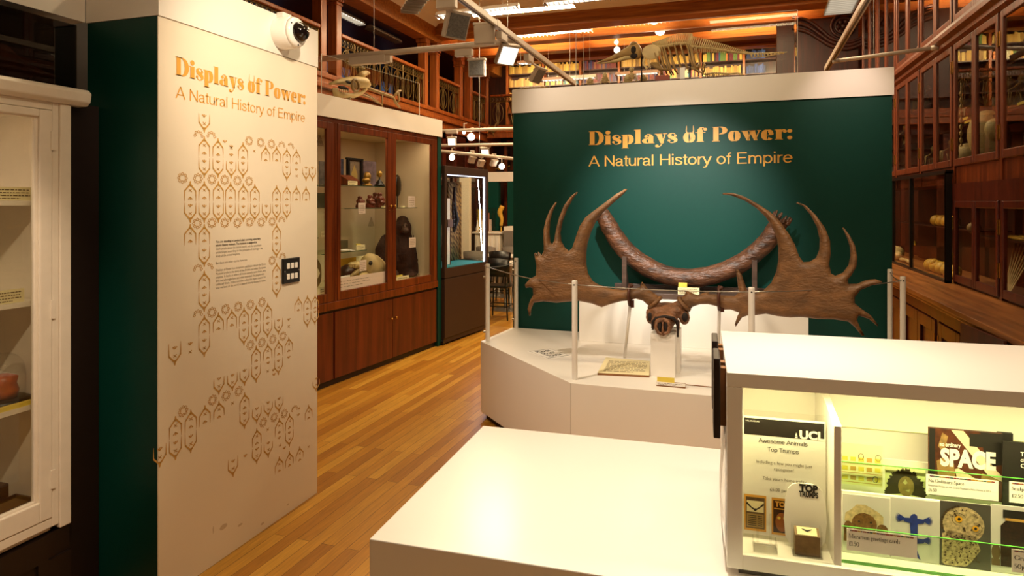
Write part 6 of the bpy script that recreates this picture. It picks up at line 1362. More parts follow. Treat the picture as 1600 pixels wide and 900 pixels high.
# dark leaflet holders and a loose sheet on the left side of the counter
for (v0, v1, pt, pb, lab) in ((.06, .20, 560, 685, 'dark brown board hung on the left side of the shop counter, nearer one'), (.30, .44, 533, 640, 'dark brown board hung on the left side of the shop counter, farther one')):
    pz = KF.onu(1128, pt, -.03); zt3 = KF.P(0, 0, 0).z; 
    D_ = (KF.P(-.03, v0, 0)); dd = -D_.x*ST+D_.y*CT; z1 = ZC+(HOR-pt)/FOC*dd; z0 = ZC+(HOR-pb)/FOC*dd
    t = thing('hanging_board', KF.P(-.025, (v0+v1)/2, z0), lab, 'board')
    b = MB(KF.M); b.box((-.033, v0, z0), (-.015, v1, z1)); b.build('board', M['dkbrown'], t, bevel=.003); b = MB(KF.M); b.box((-.015, v0+.02, z0+.03), (0, v0+.05, z1-.03)); b.box((-.015, v1-.05, z0+.03), (0, v1-.02, z1-.03)); b.build('bracket', M['ply'], t)
b = MB(KF.M); pts = [(-.002-.012*math.sin(k/10*pi*.9), zl_+.30-.32*k/10) for k in range(11)]
for k in range(10): b.hexa([(pts[k][0], .03, pts[k][1]), (pts[k][0]-.0008, .03, pts[k][1]), (pts[k+1][0]-.0008, .03, pts[k+1][1]), (pts[k+1][0], .03, pts[k+1][1]), (pts[k][0], .16, pts[k][1]), (pts[k][0]-.0008, .16, pts[k][1]), (pts[k+1][0]-.0008, .16, pts[k+1][1]), (pts[k+1][0], .16, pts[k+1][1])])
tag(b.build('curled_sheet', M['label_w']), 'curled white sheet hanging on the left side of the shop counter', 'sheet')
# ================================================================ mahogany cabinet with the ape
CB = Fr(-3.344, 4.856, -6.2)
def cu(px, py, u=0): return CB.onu(px, py, u)
V = lambda px, u=0: cu(px, 318, u).y
v0, vE = -.9, V(683)
zt = (cu(491, 180).z+cu(680, 213).z)/2; zband = (cu(491, 143.7).z+cu(691, 189.5).z)/2
zgt = (cu(535, 206).z+cu(670, 225).z)/2; zgb = (cu(535, 455).z+cu(670, 429).z)/2; zgr = (cu(526, 478).z+cu(680, 447).z)/2; zkb = (cu(526, 588).z+cu(680, 537).z)/2
CD = .85
def clampc(b, u0=-.82, u1=-.045, z0=None, v1=None):
    for i, p in enumerate(b.v):
        q = CB.Mi @ p; q.x = min(max(q.x, u0), u1); q.z = max(q.z, z0 if z0 is not None else q.z); q.y = min(q.y, v1) if v1 is not None else q.y; b.v[i] = CB.M @ q
t = thing('mahogany_cabinet', CB.P(-.27, 1.0, 0), 'glazed mahogany display cabinet with the stuffed ape, behind the title panel', 'cabinet')
b = MB(CB.M); b.box((-CD, v0, .09), (-CD+.02, vE, zt)); b.box((-CD, v0, zgb-.06), (-.03, vE, zgb-.03)); b.box((-CD, v0, zt-.04), (-.03, vE, zt)); b.box((-CD, vE-.02, 0.09), (-.03, vE, zt)); b.build('interior', mat('cabinet_lining', '#d6c2a0', .6, var=.03), t)
b = MB(CB.M); vg = V(523.3)
b.box((-.03, vg-.03, zgr), (.0, vg-.004, zt)); b.box((-.03, vg+.004, zgr), (0, vg+.03, zt)); b.box((-.03, vg-.004, zgr), (-.012, vg+.004, zt)); b.box((-.03, v0, zt-.035), (0, vE, zt)); b.box((-.03, vE-.035, zgr), (.0, vE, zt)); b.box((-.04, v0, zgr-.02), (.012, vE, zgr+.05)); b.build('face_frame', M['mahog'], t, bevel=.003)
b = MB(CB.M); b.box((-.03, v0, zgr-.045), (-.015, vE, zgr-.02)); b.box((-CD, v0, 0), (-.03, vE, zkb-.01)); b.build('dark_recess', M['dkbrown'], t)
def cdoor(va, vb, vga, vgb, knob=None, label=None):
    b = MB(CB.M); b.box((-.024, va, zgr+.052), (.006, vga, zt-.037)); b.box((-.024, vgb, zgr+.052), (.006, vb, zt-.037)); b.box((-.024, vga, zgr+.052), (.006, vgb, zgb)); b.box((-.024, vga, zgt), (.006, vgb, zt-.037)); d = b.build('glazed_door', M['mahog'], t, bevel=.005)
    b = MB(CB.M); b.box((-.012, vga-.004, zgb-.004), (-.008, vgb+.004, zgt+.004)); b.build('glass', M['glass'], d)
    if knob:
        z = cu(610, 322).z; b = MB(CB.M); b.lathe([(.004, 0), (.005, .012), (.011, .018), (.011, .026), (.003, .03)], (.006, knob, z), 12, (1, 0, 0)); b.build('knob', M['brass'], d, smooth=True)
        b = MB(CB.M); b.lathe([(.006, 0), (.006, .003)], (.006, knob, z-.05), 10, (1, 0, 0)); b.build('keyhole', M['brass'], d)
cdoor(vg+.032, V(611.8), V(532), V(605), V(607.5)); cdoor(V(612.2), vE-.037, V(618.5), V(673.5), V(614)); cdoor(vg-.62, vg-.032, vg-.55, V(510))
for (va, vb, kn) in ((vg+.006, V(614), V(610.5)), (V(614.3), vE-.004, V(618)), (v0, vg-.014, None)):
    b = MB(CB.M); b.box((-.03, va, zkb), (-.004, vb-.002, zgr-.045)); d = b.build('lower_door', wood('flush_mahogany', '#431408', '#6d2b12', .35, 'z', 1.6), t, bevel=.002)
    if kn: z = cu(614, 497).z; b = MB(CB.M); b.lathe([(.004, 0), (.005, .01), (.012, .016), (.010, .026), (.003, .028)], (-.004, kn, z), 12, (1, 0, 0)); b.build('brass_knob', M['brass'], d, smooth=True)
# white header with green end post
t = thing('cabinet_header', CB.P(-.1, 1.0, zt), 'plain cream header board above the mahogany cabinet', 'board')
vL = V(691.3, .02); b = MB(CB.M); b.box((-.55, v0, zt+.002), (.02, vL, zband)); b.build('board', M['white'], t)
b = MB(CB.M); b.box((-.3, vE+.004, 0), (.006, vL-.004, zt-.001)); tag(b.build('green_end_board', M['green']), 'narrow dark green board closing the right end of the mahogany cabinet', 'board')
# wall print behind: strip with text on the lower glass of the left door
t = thing('text_strip', CB.P(-.03, .6, zgb), 'translucent grey text strip along the bottom of the left glazed door', 'sign')
b = MB(CB.M); b.box((-.030, V(532), zgb), (-.026, V(605), zgb+.11)); b.build('strip', M['label_p'], t)
b = MB(); scribble(b, CB.P(-.0255, V(532)+.03, zgb+.02), CB.V, (0, 0, 1), (V(605)-V(532))*.65, .075, 3, 4, .3); b.build('print', M['grey_ink'], t)
# interior strip light
la_ = area('cabinet_light', CB.P(-.075, 1.0, zt-.045), (.05, 1.7), 5, (1, .76, .5)); la_.rotation_euler = (0, 0, math.radians(-6.2))
# glass shelves
def cshelf(name, va, vb, z, d0, d1, lab):
    t = thing(name, CB.P(-(d0+d1)/2, (va+vb)/2, z), lab, 'shelf', 'glass shelves in the mahogany cabinet')
    b = MB(CB.M); b.box((-d1, va, z-.006), (-d0, vb, z)); b.build('glass_sheet', M['gr_glass'], t); b = MB(CB.M); b.box((-d0, va, z-.006), (-d0+.002, vb, z)); b.build('glass_edge', M['glass_edge'], t)
SU = -.15
z1 = cu(565, 290, SU).z; cshelf('glass_shelf', vg+.03, V(603, SU), z1, .15, .53, 'upper glass shelf with the framed picture and box in the mahogany cabinet')
z2 = cu(580, 325, SU).z; cshelf('glass_shelf', V(538, SU), V(652, SU), z2, .15, .53, 'middle glass shelf with the small carved figures in the mahogany cabinet')
z3 = cu(550, 392.5, SU).z; cshelf('glass_shelf', vg-.2+.2, V(573, SU), z3, .15, .53, 'low short glass shelf behind the left glazed door of the mahogany cabinet')
z4 = cu(500, 290, SU).z; cshelf('glass_shelf', vg-.6, vg-.04, z4, .15, .53, 'upper glass shelf behind the leftmost sliver of cabinet glass')
z5 = cu(500, 371, SU).z; cshelf('glass_shelf', vg-.6, vg-.04, z5, .15, .53, 'lower glass shelf behind the leftmost sliver of cabinet glass')
zf = zgb-.03
def cb3(px, py, u): q = cu(px, py, u); return CB.P(q.x, q.y, q.z)
def cbox(name, px0, px1, u0, u1, z0, z1, m, lab, cat, grp=None, bev=.002):
    b = MB(CB.M); b.box((u0, V(px0, u1), z0), (u1, V(px1, u1), z1)); return tag(b.build(name, m, bevel=bev), lab, cat, grp)
def ccard(px0, px1, u, z0, hpx, lab, m='label_p', lines=5, name='caption_card', hang=False):
    za, zb = (cu(px0, hpx[1], u).z, cu(px0, hpx[0], u).z) if hpx else z0
    if not hang and z0 is not None: za = z0
    va, vb = V(px0, u), V(px1, u); t = thing(name, CB.P(u, (va+vb)/2, za), lab, 'label')
    b = MB(CB.M); b.box((u-.003, va, za), (u, vb, zb)); b.build('card', M[m], t)
    b = MB(); scribble(b, CB.P(u+.0008, va+(vb-va)*.1, za+(zb-za)*.08), CB.V, (0, 0, 1), (vb-va)*.78, (zb-za)*.8, lines, sum(map(ord, lab)), .4); b.build('print', M['brown_ink'], t)
# upper shelf
t = thing('framed_picture', CB.P(-.40, V(553, -.4), z1+.001), 'tall black framed picture standing on the upper cabinet shelf', 'picture')
va, vb, za = V(543, -.4), V(566, -.4), cu(553, 247, -.4).z
b = MB(CB.M)
for (a0, a1, c0, c1) in ((va, va+.03, z1+.001, za), (vb-.03, vb, z1+.001, za), (va+.03, vb-.03, z1+.001, z1+.03), (va-.01, vb+.01, za-.02, za)): b.box((-.42, a0, c0), (-.39, a1, c1))
b.build('frame', M['black'], t, bevel=.002)
b = MB(CB.M); b.box((-.415, va+.03, z1+.03), (-.41, vb-.03, za-.02)); pc = b.build('picture', mat('grey_brown_print', '#6e5a44', .6, var=.3, scale=30), t)
b = MB(CB.M); m_ = (va+vb)/2; b.prism([(m_-.05, z1+.08), (m_+.05, z1+.08), (m_+.05, za-.16), (m_, za-.07), (m_-.05, za-.16)], -.41, -.408, 'x'); b.build('arch_motif', mat('dull_gold_print', '#94783c', .5), pc)
cbox('photo_board', 568, 588, -.46, -.45, z1+.001, cu(578, 252, -.45).z, mat('mauve_photo', '#6d5a62', .6, var=.6, scale=18), 'dark mauve photograph board right of the black framed picture', 'photo')
cbox('photo_board', 531, 537, -.46, -.45, z1+.001, cu(533, 248, -.45).z, mat('bluish_photo', '#4a4a5a', .6, var=.8, scale=22), 'narrow black and white photograph board left of the black framed picture', 'photo')
t = thing('wooden_box', CB.P(-.24, V(550, -.24), z1+.001), 'reddish wooden box with a slanting lid on the upper shelf', 'box')
b = MB(CB.M); va, vb = V(541, -.22), V(559, -.22); z_ = z1+.001; hb = cu(550, 273, -.22).z
b.prism([(-.30, z_), (-.19, z_), (-.19, z_+(hb-z_)*.45), (-.30, hb)], va, vb, 'y'); b.build('body', M['mahog'], t, bevel=.003)
ccard(544, 558.5, -.175, z1+.001, (282.5, 290), 'small cream label in front of the reddish wooden box', 'label', 2)
t = thing('carved_ornament', CB.P(-.28, V(572, -.28), z1+.001), 'golden carved ornament on the upper shelf beside the framed picture', 'ornament')
b = MB(); q = cb3(574, 276, -.28); b.ball((q.x, q.y, q.z), (.035, .045, .05)); b.lathe([(.05, 0), (.05, .015), (.03, .03), (.02, q.z-z1)], (q.x, q.y, z1+.001), 14); b.ball((q.x, q.y-.02, z1+.06), (.04, .05, .03)); b.build('figure', mat('tarnished_gold', '#9a722c', .4, .5, var=.4, scale=30), t, smooth=True)
t = thing('pedestal_ornament', CB.P(-.28, V(592, -.28), z1+.001), 'small gold ornament on a thin black stem, right end of the upper shelf', 'ornament')
q = cb3(593, 272, -.28); b = MB(); b.lathe([(.055, 0), (.055, .02), (.04, .03), (.035, .05), (.012, .07), (.006, .09), (.006, q.z-z1-.03)], (q.x, q.y, z1+.001), 14); b.build('stem', M['black'], t, smooth=True); b = MB(); b.ball(q, (.03, .04, .036), 6, 5); b.build('top', mat('pale_gold', '#b08a3c', .35, .5), t)
# middle shelf: carved figures
for px, zt_px, lab in ((562.5, 306, 'small reddish carved figure, leftmost on the middle shelf'), (578, 304, 'carved figure group with a pointed cap, middle of the middle shelf'), (586, 300, 'dark carved figure behind the others on the middle shelf'), (593.5, 300, 'tall carved seated figure on a dark foot, right of the middle shelf')):
    u = -.33 if px == 586 else -.25; q = cb3(px, zt_px, u); h = q.z-z2; b = MB(); x, y_ = q.x, q.y
    b.lathe([(.045, .001), (.045, .02), (.036, .025)], (x, y_, z2), 14); b.lathe([(.034, .02), (.045, h*.2), (.032, h*.4), (.042, h*.58), (.026, h*.72), (.012, h*.78)], (x, y_, z2), 12); b.ball((x, y_, z2+h*.86), (.026, .026, h*.13)); b.ball((x+.03, y_, z2+h*.32), (.03, .04, .02)); b.ball((x+.02, y_-.04, z2+h*.52), (.014, .014, h*.16)); b.ball((x+.02, y_+.04, z2+h*.52), (.014, .014, h*.16))
    tag(b.build('carved_figure', mat('red_carved_wood', '#6e2c1a', .4, var=.35, scale=30), smooth=True, remesh=.006), lab, 'figure')
ccard(560, 571, -.148, None, (317, 334), 'pinkish caption card hanging on the left end of the middle shelf', hang=True)
ccard(638, 648.5, -.16, z2+.001, (306.5, 323), 'white caption card at the right end of the middle shelf')
for px in (600, 630): 
    b = MB(CB.M); b.box((-.19, V(px-3, -.18), z2+.001), (-.16, V(px+3, -.16), z2+.02)); tag(b.build('small_label', M['label']), 'tiny cream label on the middle shelf '+('beside the tall figure' if px == 600 else 'right of the brass knobs'), 'label')
b = MB(); q = cb3(621, 290, -.42); b.ball(q, (.035, .07, .125)); b.tube([q-Vector((0, 0, .1)), Vector((q.x, q.y, z2+.001))], .008, 6); tag(b.build('shield_mask', mat('dark_tortoiseshell', '#2f2213', .3, var=.6, scale=10), smooth=True), 'dark oval tortoiseshell disc behind the door stiles on the middle shelf', 'ornament')
# ape: one continuous shaggy body, arms hanging in front
def ap(px, py, u): return cb3(px, py, u)
t = thing('stuffed_ape', CB.P(-.3, V(624, -.3), zf), 'large stuffed reddish brown ape sitting at the bottom of the mahogany cabinet', 'ape')
b = MB()
b.tube([ap(624, 440, -0.415), ap(622, 410, -0.415), ap(622, 385, -0.405), ap(625, 368, -0.385)], [.17, .205, .20, .11], 16); b.ball(ap(629, 357, -0.355), (.105, .10, .115), 16, 12); b.ball(ap(629, 345, -0.385), (.07, .08, .06), 12, 8)
b.tube([ap(636, 370, -0.375), ap(645, 385, -0.325), ap(650, 405, -0.275), ap(648, 428, -0.235)], [.09, .085, .065, .045], 12); b.tube([ap(607, 375, -0.395), ap(598, 392, -0.355), ap(597, 412, -0.315), ap(605, 432, -0.255)], [.09, .085, .07, .05], 12)
b.tube([ap(634, 425, -0.335), ap(642, 432, -0.235), ap(642, 440, -0.195)], [.09, .075, .05], 12); b.tube([ap(612, 430, -0.335), ap(604, 436, -0.255), ap(606, 444, -0.205)], [.09, .075, .05], 12)
clampc(b, z0=zf+.014, v1=vE-.045); b.build('body', M['fur'], t, smooth=True, remesh=.016)
b = MB(); b.ball(ap(633, 356, -0.260), (.03, .05, .055)); b.ball(ap(633, 360, -0.240), (.045, .042, .034)); b.build('face', M['skin'], t, smooth=True, remesh=.008)
b = MB(); b.ball(ap(630.5, 352.5, -0.230), .008, 8, 6); b.ball(ap(635.5, 352.5, -0.230), .008, 8, 6); b.tube([ap(629, 362.5, -0.203), ap(633, 363.5, -0.197), ap(637, 362.5, -0.203)], .004, 6); b.build('eyes_and_mouth', M['cavity'], t, smooth=True)
b = MB(); rnd = random.Random(4)
for k in range(60):
    p = ap(rnd.uniform(600, 648), rnd.uniform(365, 400), -.24+rnd.uniform(-.02, .01)); b.tube([p, p+Vector((.006, rnd.uniform(-.02, .02), -.06)), p+Vector((-.01, rnd.uniform(-.03, .03), -.13))], [.006, .005, .001], 4)
clampc(b, z0=zf+.014); b.build('long_hair', M['fur'], t)
ccard(639.5, 649.5, -.035, None, (371.5, 387), 'pinkish caption card fixed on the glass before the ape', hang=True, name='caption_card')
ccard(562, 572.5, -.035, None, (407, 424), 'pinkish caption card in front of the pale skull in the left glazed door', hang=True)
ccard(620, 639, -.06, zf+.001, (433, 438), 'long cream label at the foot of the ape', 'label', 2)
cbox('yellow_tag', 620.5, 629, -.075, -.065, zf+.012, cu(625, 430, -.06).z, M['label_y'], 'yellow tag behind the long cream label at the foot of the ape', 'label')
# pale skulls at the bottom
t = thing('elephant_skull', CB.P(-.3, V(590, -.3), zf), 'big pale domed skull lying at the bottom behind the left glazed door', 'skull')
b = MB(); rings = []
for (px, py, hh, uu) in ((571, 414, 14, .13), (577, 416, 21, .17), (585, 420, 23, .2), (594, 425, 21, .18), (603, 430, 14, .12), (610, 433, 7, .06)):
    c = cb3(px, py, -.165); k = 6.6/FOC; rings.append([c+CB.U*(uu*.52*math.cos(a))+Vector((0, 0, hh*k*math.sin(a))) for a in [j*pi/8 for j in range(16)]])
b.loft(rings); b.tube([cb3(578, 433, -.16), cb3(566, 433, -.16), cb3(562, 432, -.16)], [.06, .045, .015], 10); clampc(b, z0=zf+.002); b.build('cranium', M['bone'], t, smooth=True)
b = MB(); b.ball(cb3(579, 411, -.075), (.015, .03, .022)); b.ball(cb3(600, 420, -.08), (.012, .016, .016)); b.build('sockets', M['cavity'], t, smooth=True)
b = MB(); q = cb3(567, 430, -.15); b.tube([Vector((q.x, q.y, zf)), q], .008, 8); b.build('stand_rod', M['label_w'], t)
t = thing('small_skull', CB.P(-.2, V(555, -.2), zf), 'smaller toothed pale skull left of the big domed one', 'skull')
b = MB(); b.ball(cb3(557, 413.5, -.2), (.05, .06, .035)); b.ball(cb3(550, 412.5, -.2), (.035, .05, .02)); b.tube([cb3(562, 420, -.2), cb3(556, 426, -.2), cb3(548, 431, -.2)], [.02, .022, .012], 8); b.tube([cb3(557, 418, -.2), Vector((cb3(557, 418, -.2).x, cb3(557, 418, -.2).y, zf))], .008, 6)
for k in range(5): q = cb3(547+2.5*k, 415, -.165); b.tube([q, q-Vector((0, 0, .025))], [.006, .002], 5)
b.build('skull', M['bone'], t, smooth=True)
cbox('ochre_board', 531, 560, -.80, -.79, zf+.001, cu(545, 403, -.79).z, mat('ochre_board', '#c08d1e', .6, var=.1), 'ochre yellow board at the back bottom of the left glazed door', 'board')
b = MB(); q = cb3(543, 430, -.60); b.ball((q.x, q.y, zf+.09), (.085, .11, .086)); tag(b.build('dark_specimen', M['mahog_dk'], smooth=True), 'dark rounded specimen in front of the ochre board', 'specimen')
ccard(531, 547, -.10, zf+.06, (432, 440), 'white label with a black square at the bottom left of the left glazed door', 'label_w', 2, hang=True)
cbox('book', 531, 544, -.24, -.17, z3+.03, cu(537, 375, -.2).z, mat('dull_green_box', '#4a4428', .6, var=.3), 'dull green block on the low glass shelf', 'box')
ccard(557, 570.5, -.17, z3+.001, (383, 392), 'cream label block standing on the low glass shelf', 'label', 3)
cbox('yellow_tag', 557, 564, -.19, -.18, z3+.05, cu(560, 381, -.18).z, M['label_y'], 'small yellow tag on top of the cream label of the low shelf', 'label')
cbox('cream_card', 557, 569, -.28, -.275, cu(560, 408, -.28).z, cu(560, 400.5, -.28).z, M['label'], 'cream card below the low glass shelf above the skulls', 'label')
b = MB(); q = cb3(534, 390, -.2); b.tube([cb3(531, 391, -.17), cb3(545, 391, -.17)], .007, 6); b.tube([cb3(545, 391, -.17), cb3(555, 391.5, -.17)], [.007, .002], 6); tag(b.build('white_tool', M['label_w'], smooth=True), 'slender white implement on the low glass shelf', 'tool')
# leftmost sliver
t = thing('rib_skeleton', CB.P(-.3, V(502, -.3), zf), 'skeleton with curved ribs seen in the leftmost sliver of cabinet glass', 'skeleton')
b = MB()
for k in range(9): q = cb3(498+1.6*k, 398+1.2*k, -.25); b.tube([q+Vector((.0+.13*math.sin(a), .0, .12*math.cos(a)-.12)) for a in [i*.3-.2 for i in range(11)]], .006, 5)
b.tube([cb3(494, 400, -.3), cb3(512, 408, -.3)], .014, 6)
for px in (497, 511): b.tube([cb3(px, 404, -.3), Vector((cb3(px, 404, -.3).x, cb3(px, 404, -.3).y, zf))], .009, 6)
clampc(b, z0=zf+.003, v1=vg-.04); b.build('bones', M['bone'], t, smooth=True)
ccard(502, 507.5, -.17, z5+.001, (362, 371), 'small cream label on the lower shelf of the leftmost sliver of glass', 'label', 3)
ccard(500, 507.5, -.1, zf+.001, (449, 458), 'small cream label at the bottom of the leftmost sliver of glass', 'label', 3)
cbox('dark_picture', 496, 508, -.4, -.39, z4-.2, z4-.06, mat('olive_print', '#4c4630', .6, var=.3), 'small dark picture hanging below the upper shelf in the leftmost sliver of glass', 'picture')
cbox('photo_board', 499, 508, -.42, -.41, z4+.001, cu(503, 252, -.41).z, mat('grey_photo', '#5a5048', .6, var=.6, scale=20), 'grey photograph board on the upper shelf in the leftmost sliver of glass', 'photo')
# printed lattice motifs on the back wall of the cabinet
b = MB()
for px, py in ((661, 261), (672, 264), (660, 318), (672, 322), (672, 345), (580, 352), (597, 350), (500, 226), (660, 338), (672, 418), (592, 418)):
    q = cu(px, py, -.826)
    for i in range(4):
        for j in range(4-i): 
            c = CB.P(-.826, q.y+(j-(3-i)/2)*.03, q.z+(i*.028)); 
            for s_ in (-1, 1): b.tube([c+CB.V*(-.011*s_)+Vector((0, 0, -.012)), c+CB.V*(.011*s_)+Vector((0, 0, .012))], .0018, 4)
tag(b.build('lattice_print', M['brown_ink'], parent=None), 'small brown lattice motifs printed on the back board of the mahogany cabinet', 'print')

# ---------------------------------------------------------------- acrylic case with the fossil reptile on the cabinet
va, vb = cu(502, 150, -.02).y, cu(655, 178, -.02).y; ztop = (cu(502, 96, -.02).z+cu(655, 122.5, -.02).z)/2; zb0 = zband+.001
t = thing('acrylic_case', CB.P(-.25, (va+vb)/2, zb0), 'clear acrylic case with a long skull and tail skeleton on top of the mahogany cabinet', 'case')
b = MB(CB.M); e = .006; b.box((-.02-e, va, zb0), (-.02, vb, ztop)); b.box((-.46, va, zb0), (-.46+e, vb, ztop)); b.box((-.46, va, zb0), (-.02, va+e, ztop)); b.box((-.46, vb-e, zb0), (-.02, vb, ztop)); b.box((-.46, va, ztop), (-.02, vb, ztop+e)); b.build('panels', M['acryl'], t)
b = MB(CB.M)
for v_ in (va, vb): b.box((-.022, v_-.003, zb0), (-.016, v_+.003, ztop+e))
b.box((-.022, va, ztop+e), (-.018, vb, ztop+e+.002)); b.build('polished_edges', bpy.data.materials['polished_acrylic_edge'], t)
def c8(x, y_): return (490+x/6.43, 60+y_/6.43)
def cq(x, y_, u=-.22): return cb3(*c8(x, y_), u)
t = thing('reptile_skeleton', cq(450, 600), 'long snouted skull with a big ringed eye and trailing tail bones in the acrylic case', 'skeleton')
b = MB(); rings = []; k8 = 6.2/FOC/6.43
for (x, y_, hh, w) in ((170, 455, 14, .02), (230, 440, 24, .035), (300, 430, 34, .05), (370, 430, 50, .08), (430, 440, 62, .1), (480, 445, 60, .1), (520, 470, 40, .07)):
    c = cq(x, y_); rings.append([c+CB.U*(w*math.cos(a))+Vector((0, 0, hh*k8*math.sin(a))) for a in [j*pi/7 for j in range(14)]])
b.loft(rings); b.tube([cq(460, 395), cq(490, 365), cq(530, 345), cq(560, 350)], [.04, .035, .025, .012], 10); b.build('skull', M['bone'], t, smooth=True)
b = MB(); b.tube([cq(215, 500), cq(225, 560), cq(300, 570), cq(400, 575), cq(480, 550), cq(525, 510), cq(520, 470)], [.03, .035, .03, .025, .02, .018, .015], 8)
for k in range(8): q = cq(200+22*k, 500+k*3, -.15); b.tube([q, q-Vector((0, 0, .03))], [.008, .002], 5)
b.build('lower_jaw', M['bone'], t, smooth=True)
b = MB(); q = cq(420, 475, -.11); b.tube([q+CB.V*(.05*math.cos(a))+Vector((0, 0, .055*math.sin(a))) for a in [i*pi/9 for i in range(18)]], .013, 8, closed=True); b.ball(q-CB.U*.01, (.012, .035, .035)); b.build('eye_ring', M['bone_dk'], t, smooth=True)
b = MB(); b.ball(cq(300, 500, -.17), (.02, .09, .02)); b.ball(cq(350, 440, -.135), (.01, .05, .015)); b.build('skull_opening', M['cavity'], t, smooth=True)
b = MB(); b.tube([cq(500, 480), cq(600, 520), cq(700, 555), cq(800, 590)], [.02, .015, .012, .012], 8)
for k in range(14): q = cq(520+20*k, 490+7.2*k); b.ball(q, (.012, .010, .020), 8, 6)
b.tube([cq(470, 560), cq(560, 590), cq(650, 650)], .009, 6); b.tube([cq(520, 550), cq(600, 600), cq(690, 670)], .007, 6)
b.tube([cq(800, 590), cq(850, 530), cq(880, 525)], [.012, .016, .008], 6); b.tube([cq(800, 590), cq(820, 640), cq(870, 700)], [.012, .016, .008], 6); b.tube([cq(850, 540), cq(860, 620), cq(830, 650)], .012, 6)
b.tube([cq(690, 560), Vector((cq(690, 560).x, cq(690, 560).y, zb0+.001))], .008, 6); b.tube([cq(355, 570), Vector((cq(355, 570).x, cq(355, 570).y, zb0+.001))], .02, 8); b.build('tail_bones', M['bone_dk'], t, smooth=True)

# ================================================================ tall lit showcase behind
SH = Fr(-3.073, 6.915, -7.3)
def su(px, py, u=0): return SH.onu(px, py, u)
SVA, SVB = su(693.5, 318).y+.02, su(763, 318).y; zT = (su(697, 258).z+su(763, 266).z)/2; zgT = (su(700, 271).z+su(755, 277).z)/2; zgB = (su(697, 420).z+su(756, 409).z)/2; zS = (su(697, 435).z+su(756, 423).z)/2; zK = (su(697, 527).z+su(756, 509).z)/2
t = thing('showcase', SH.P(-.3, (SVA+SVB)/2, 0), 'tall brown metal showcase with cool blue edge lighting, past the mahogany cabinet', 'showcase')
SD = .55; b = MB(SH.M); b.box((-SD, SVA, zK), (0, SVB, zS-.01)); b.box((-SD, SVA, zS), (0, SVB, zgB)); b.box((-SD+.01, SVA, .02), (-.012, SVB-.02, zK)); b.box((-SD+.02, SVA+.02, zS-.01), (-.01, SVB-.02, zS)); b.build('base', M['case_brown'], t, bevel=.002)
b = MB(SH.M); v1_, v2_ = su(698.5, 318).y, su(759.5, 318).y
b.box((-SD, SVA, zgT), (0, SVB, zT)); b.box((-.04, SVA, zgB), (0, v1_, zgT)); b.box((-.03, v2_, zgB), (0, SVB, zgT)); b.box((-SD, SVA, zgB), (-SD+.03, SVA+.03, zgT)); b.box((-SD, SVB-.03, zgB), (-SD+.03, SVB, zgT)); b.build('frame', M['case_brown'], t, bevel=.002)
b = MB(SH.M); b.box((-.010, v1_, zgB), (-.006, v2_, zgT)); b.box((-SD+.03, SVB-.01, zgB), (-.03, SVB-.006, zgT)); b.build('glass', M['glass'], t)
b = MB(SH.M); b.box((-SD, SVA+.03, zgB), (-SD+.006, SVB-.03, zgT)); b.build('back_glass', M['glass'], t)
b = MB(SH.M); b.box((-.030, v2_-.030, zgB+.005), (-.015, v2_-.006, zgT-.005)); b.box((-.03, v1_, zgT-.012), (-.015, v2_, zgT-.004)); b.build('led_strip', M['led'], t)
b = MB(SH.M); b.box((-SD+.01, SVA+.01, zgB), (-.012, SVB-.012, zgB+.006)); b.build('teal_cloth_floor', M['teal'], t)
b = MB(); b.lathe([(.03, -.02), (.03, .02)], SH.P(-.03, SVA-.0, .032), 12, (1, 0, 0)); b.build('castor', M['black'], t)
la_ = area('showcase_led', SH.P(-.06, v2_-.05, 1.45), (.012, .9), 2.0, (.75, .82, 1)); la_.rotation_euler = (SH.P(-.4, SVA+.2, 1.4)-la_.location).to_track_quat('-Z', 'Y').to_euler()
M['weave'] = None
def weave_mat():
    m, N, L, b = _base('woven_cloth'); tc = N.new('ShaderNodeTexCoord'); w = N.new('ShaderNodeTexWave'); w.wave_type = 'BANDS'; w.bands_direction = 'DIAGONAL'; w.inputs['Scale'].default_value = 9; w.inputs['Distortion'].default_value = 7; w.inputs['Detail'].default_value = 3
    r = N.new('ShaderNodeValToRGB'); r.color_ramp.elements[0].color = srgb('#6b4a2c'); r.color_ramp.elements[1].color = srgb('#b58c54'); L.new(tc.outputs['Object'], w.inputs['Vector']); L.new(w.outputs['Fac'], r.inputs[0]); L.new(r.outputs[0], b.inputs['Base Color']); b.inputs['Roughness'].default_value = .8; return m
M['weave'] = weave_mat()
def sp_(px, py, u): q = su(px, py, u); return SH.P(q.x, q.y, q.z)
# hanging woven cloth in folds
b = MB(); n = 14; ua = -.42; za, zb_2 = su(706, 284, ua).z, zgB+.012; y0, y1 = su(699, 318, ua).y, su(719, 318, ua).y
rows = []
for z_ in (zb_2, za): rows.append([SH.P(ua+.018*math.sin(k*1.9), y0+(y1-y0)*k/n, z_) for k in range(n+1)])
vs = rows[0]+rows[1]; b.add(vs, [(k, k+1, n+2+k, n+1+k) for k in range(n)]); tag(b.build('woven_hanging', M['weave'], smooth=True, solid=.006), 'brown and cream woven textile hanging in the lit showcase', 'textile')
b = MB(); P_ = [sp_(710, 292, -.36), sp_(709, 320, -.35), sp_(712, 345, -.33), sp_(709, 362, -.32)]; b.tube(P_, [.012, .03, .05, .02], 8, flat=.5)
for k in range(12): q = P_[1].lerp(P_[3], k/12); b.tube([q, q+Vector((.02, .06*(1 if k % 2 else -1), .05))], [.012, .002], 5)
tag(b.build('feather_bundle', mat('blue_black_feather', '#1b1c26', .5)), 'long blue black feather bundle hanging before the woven textile', 'feathers')
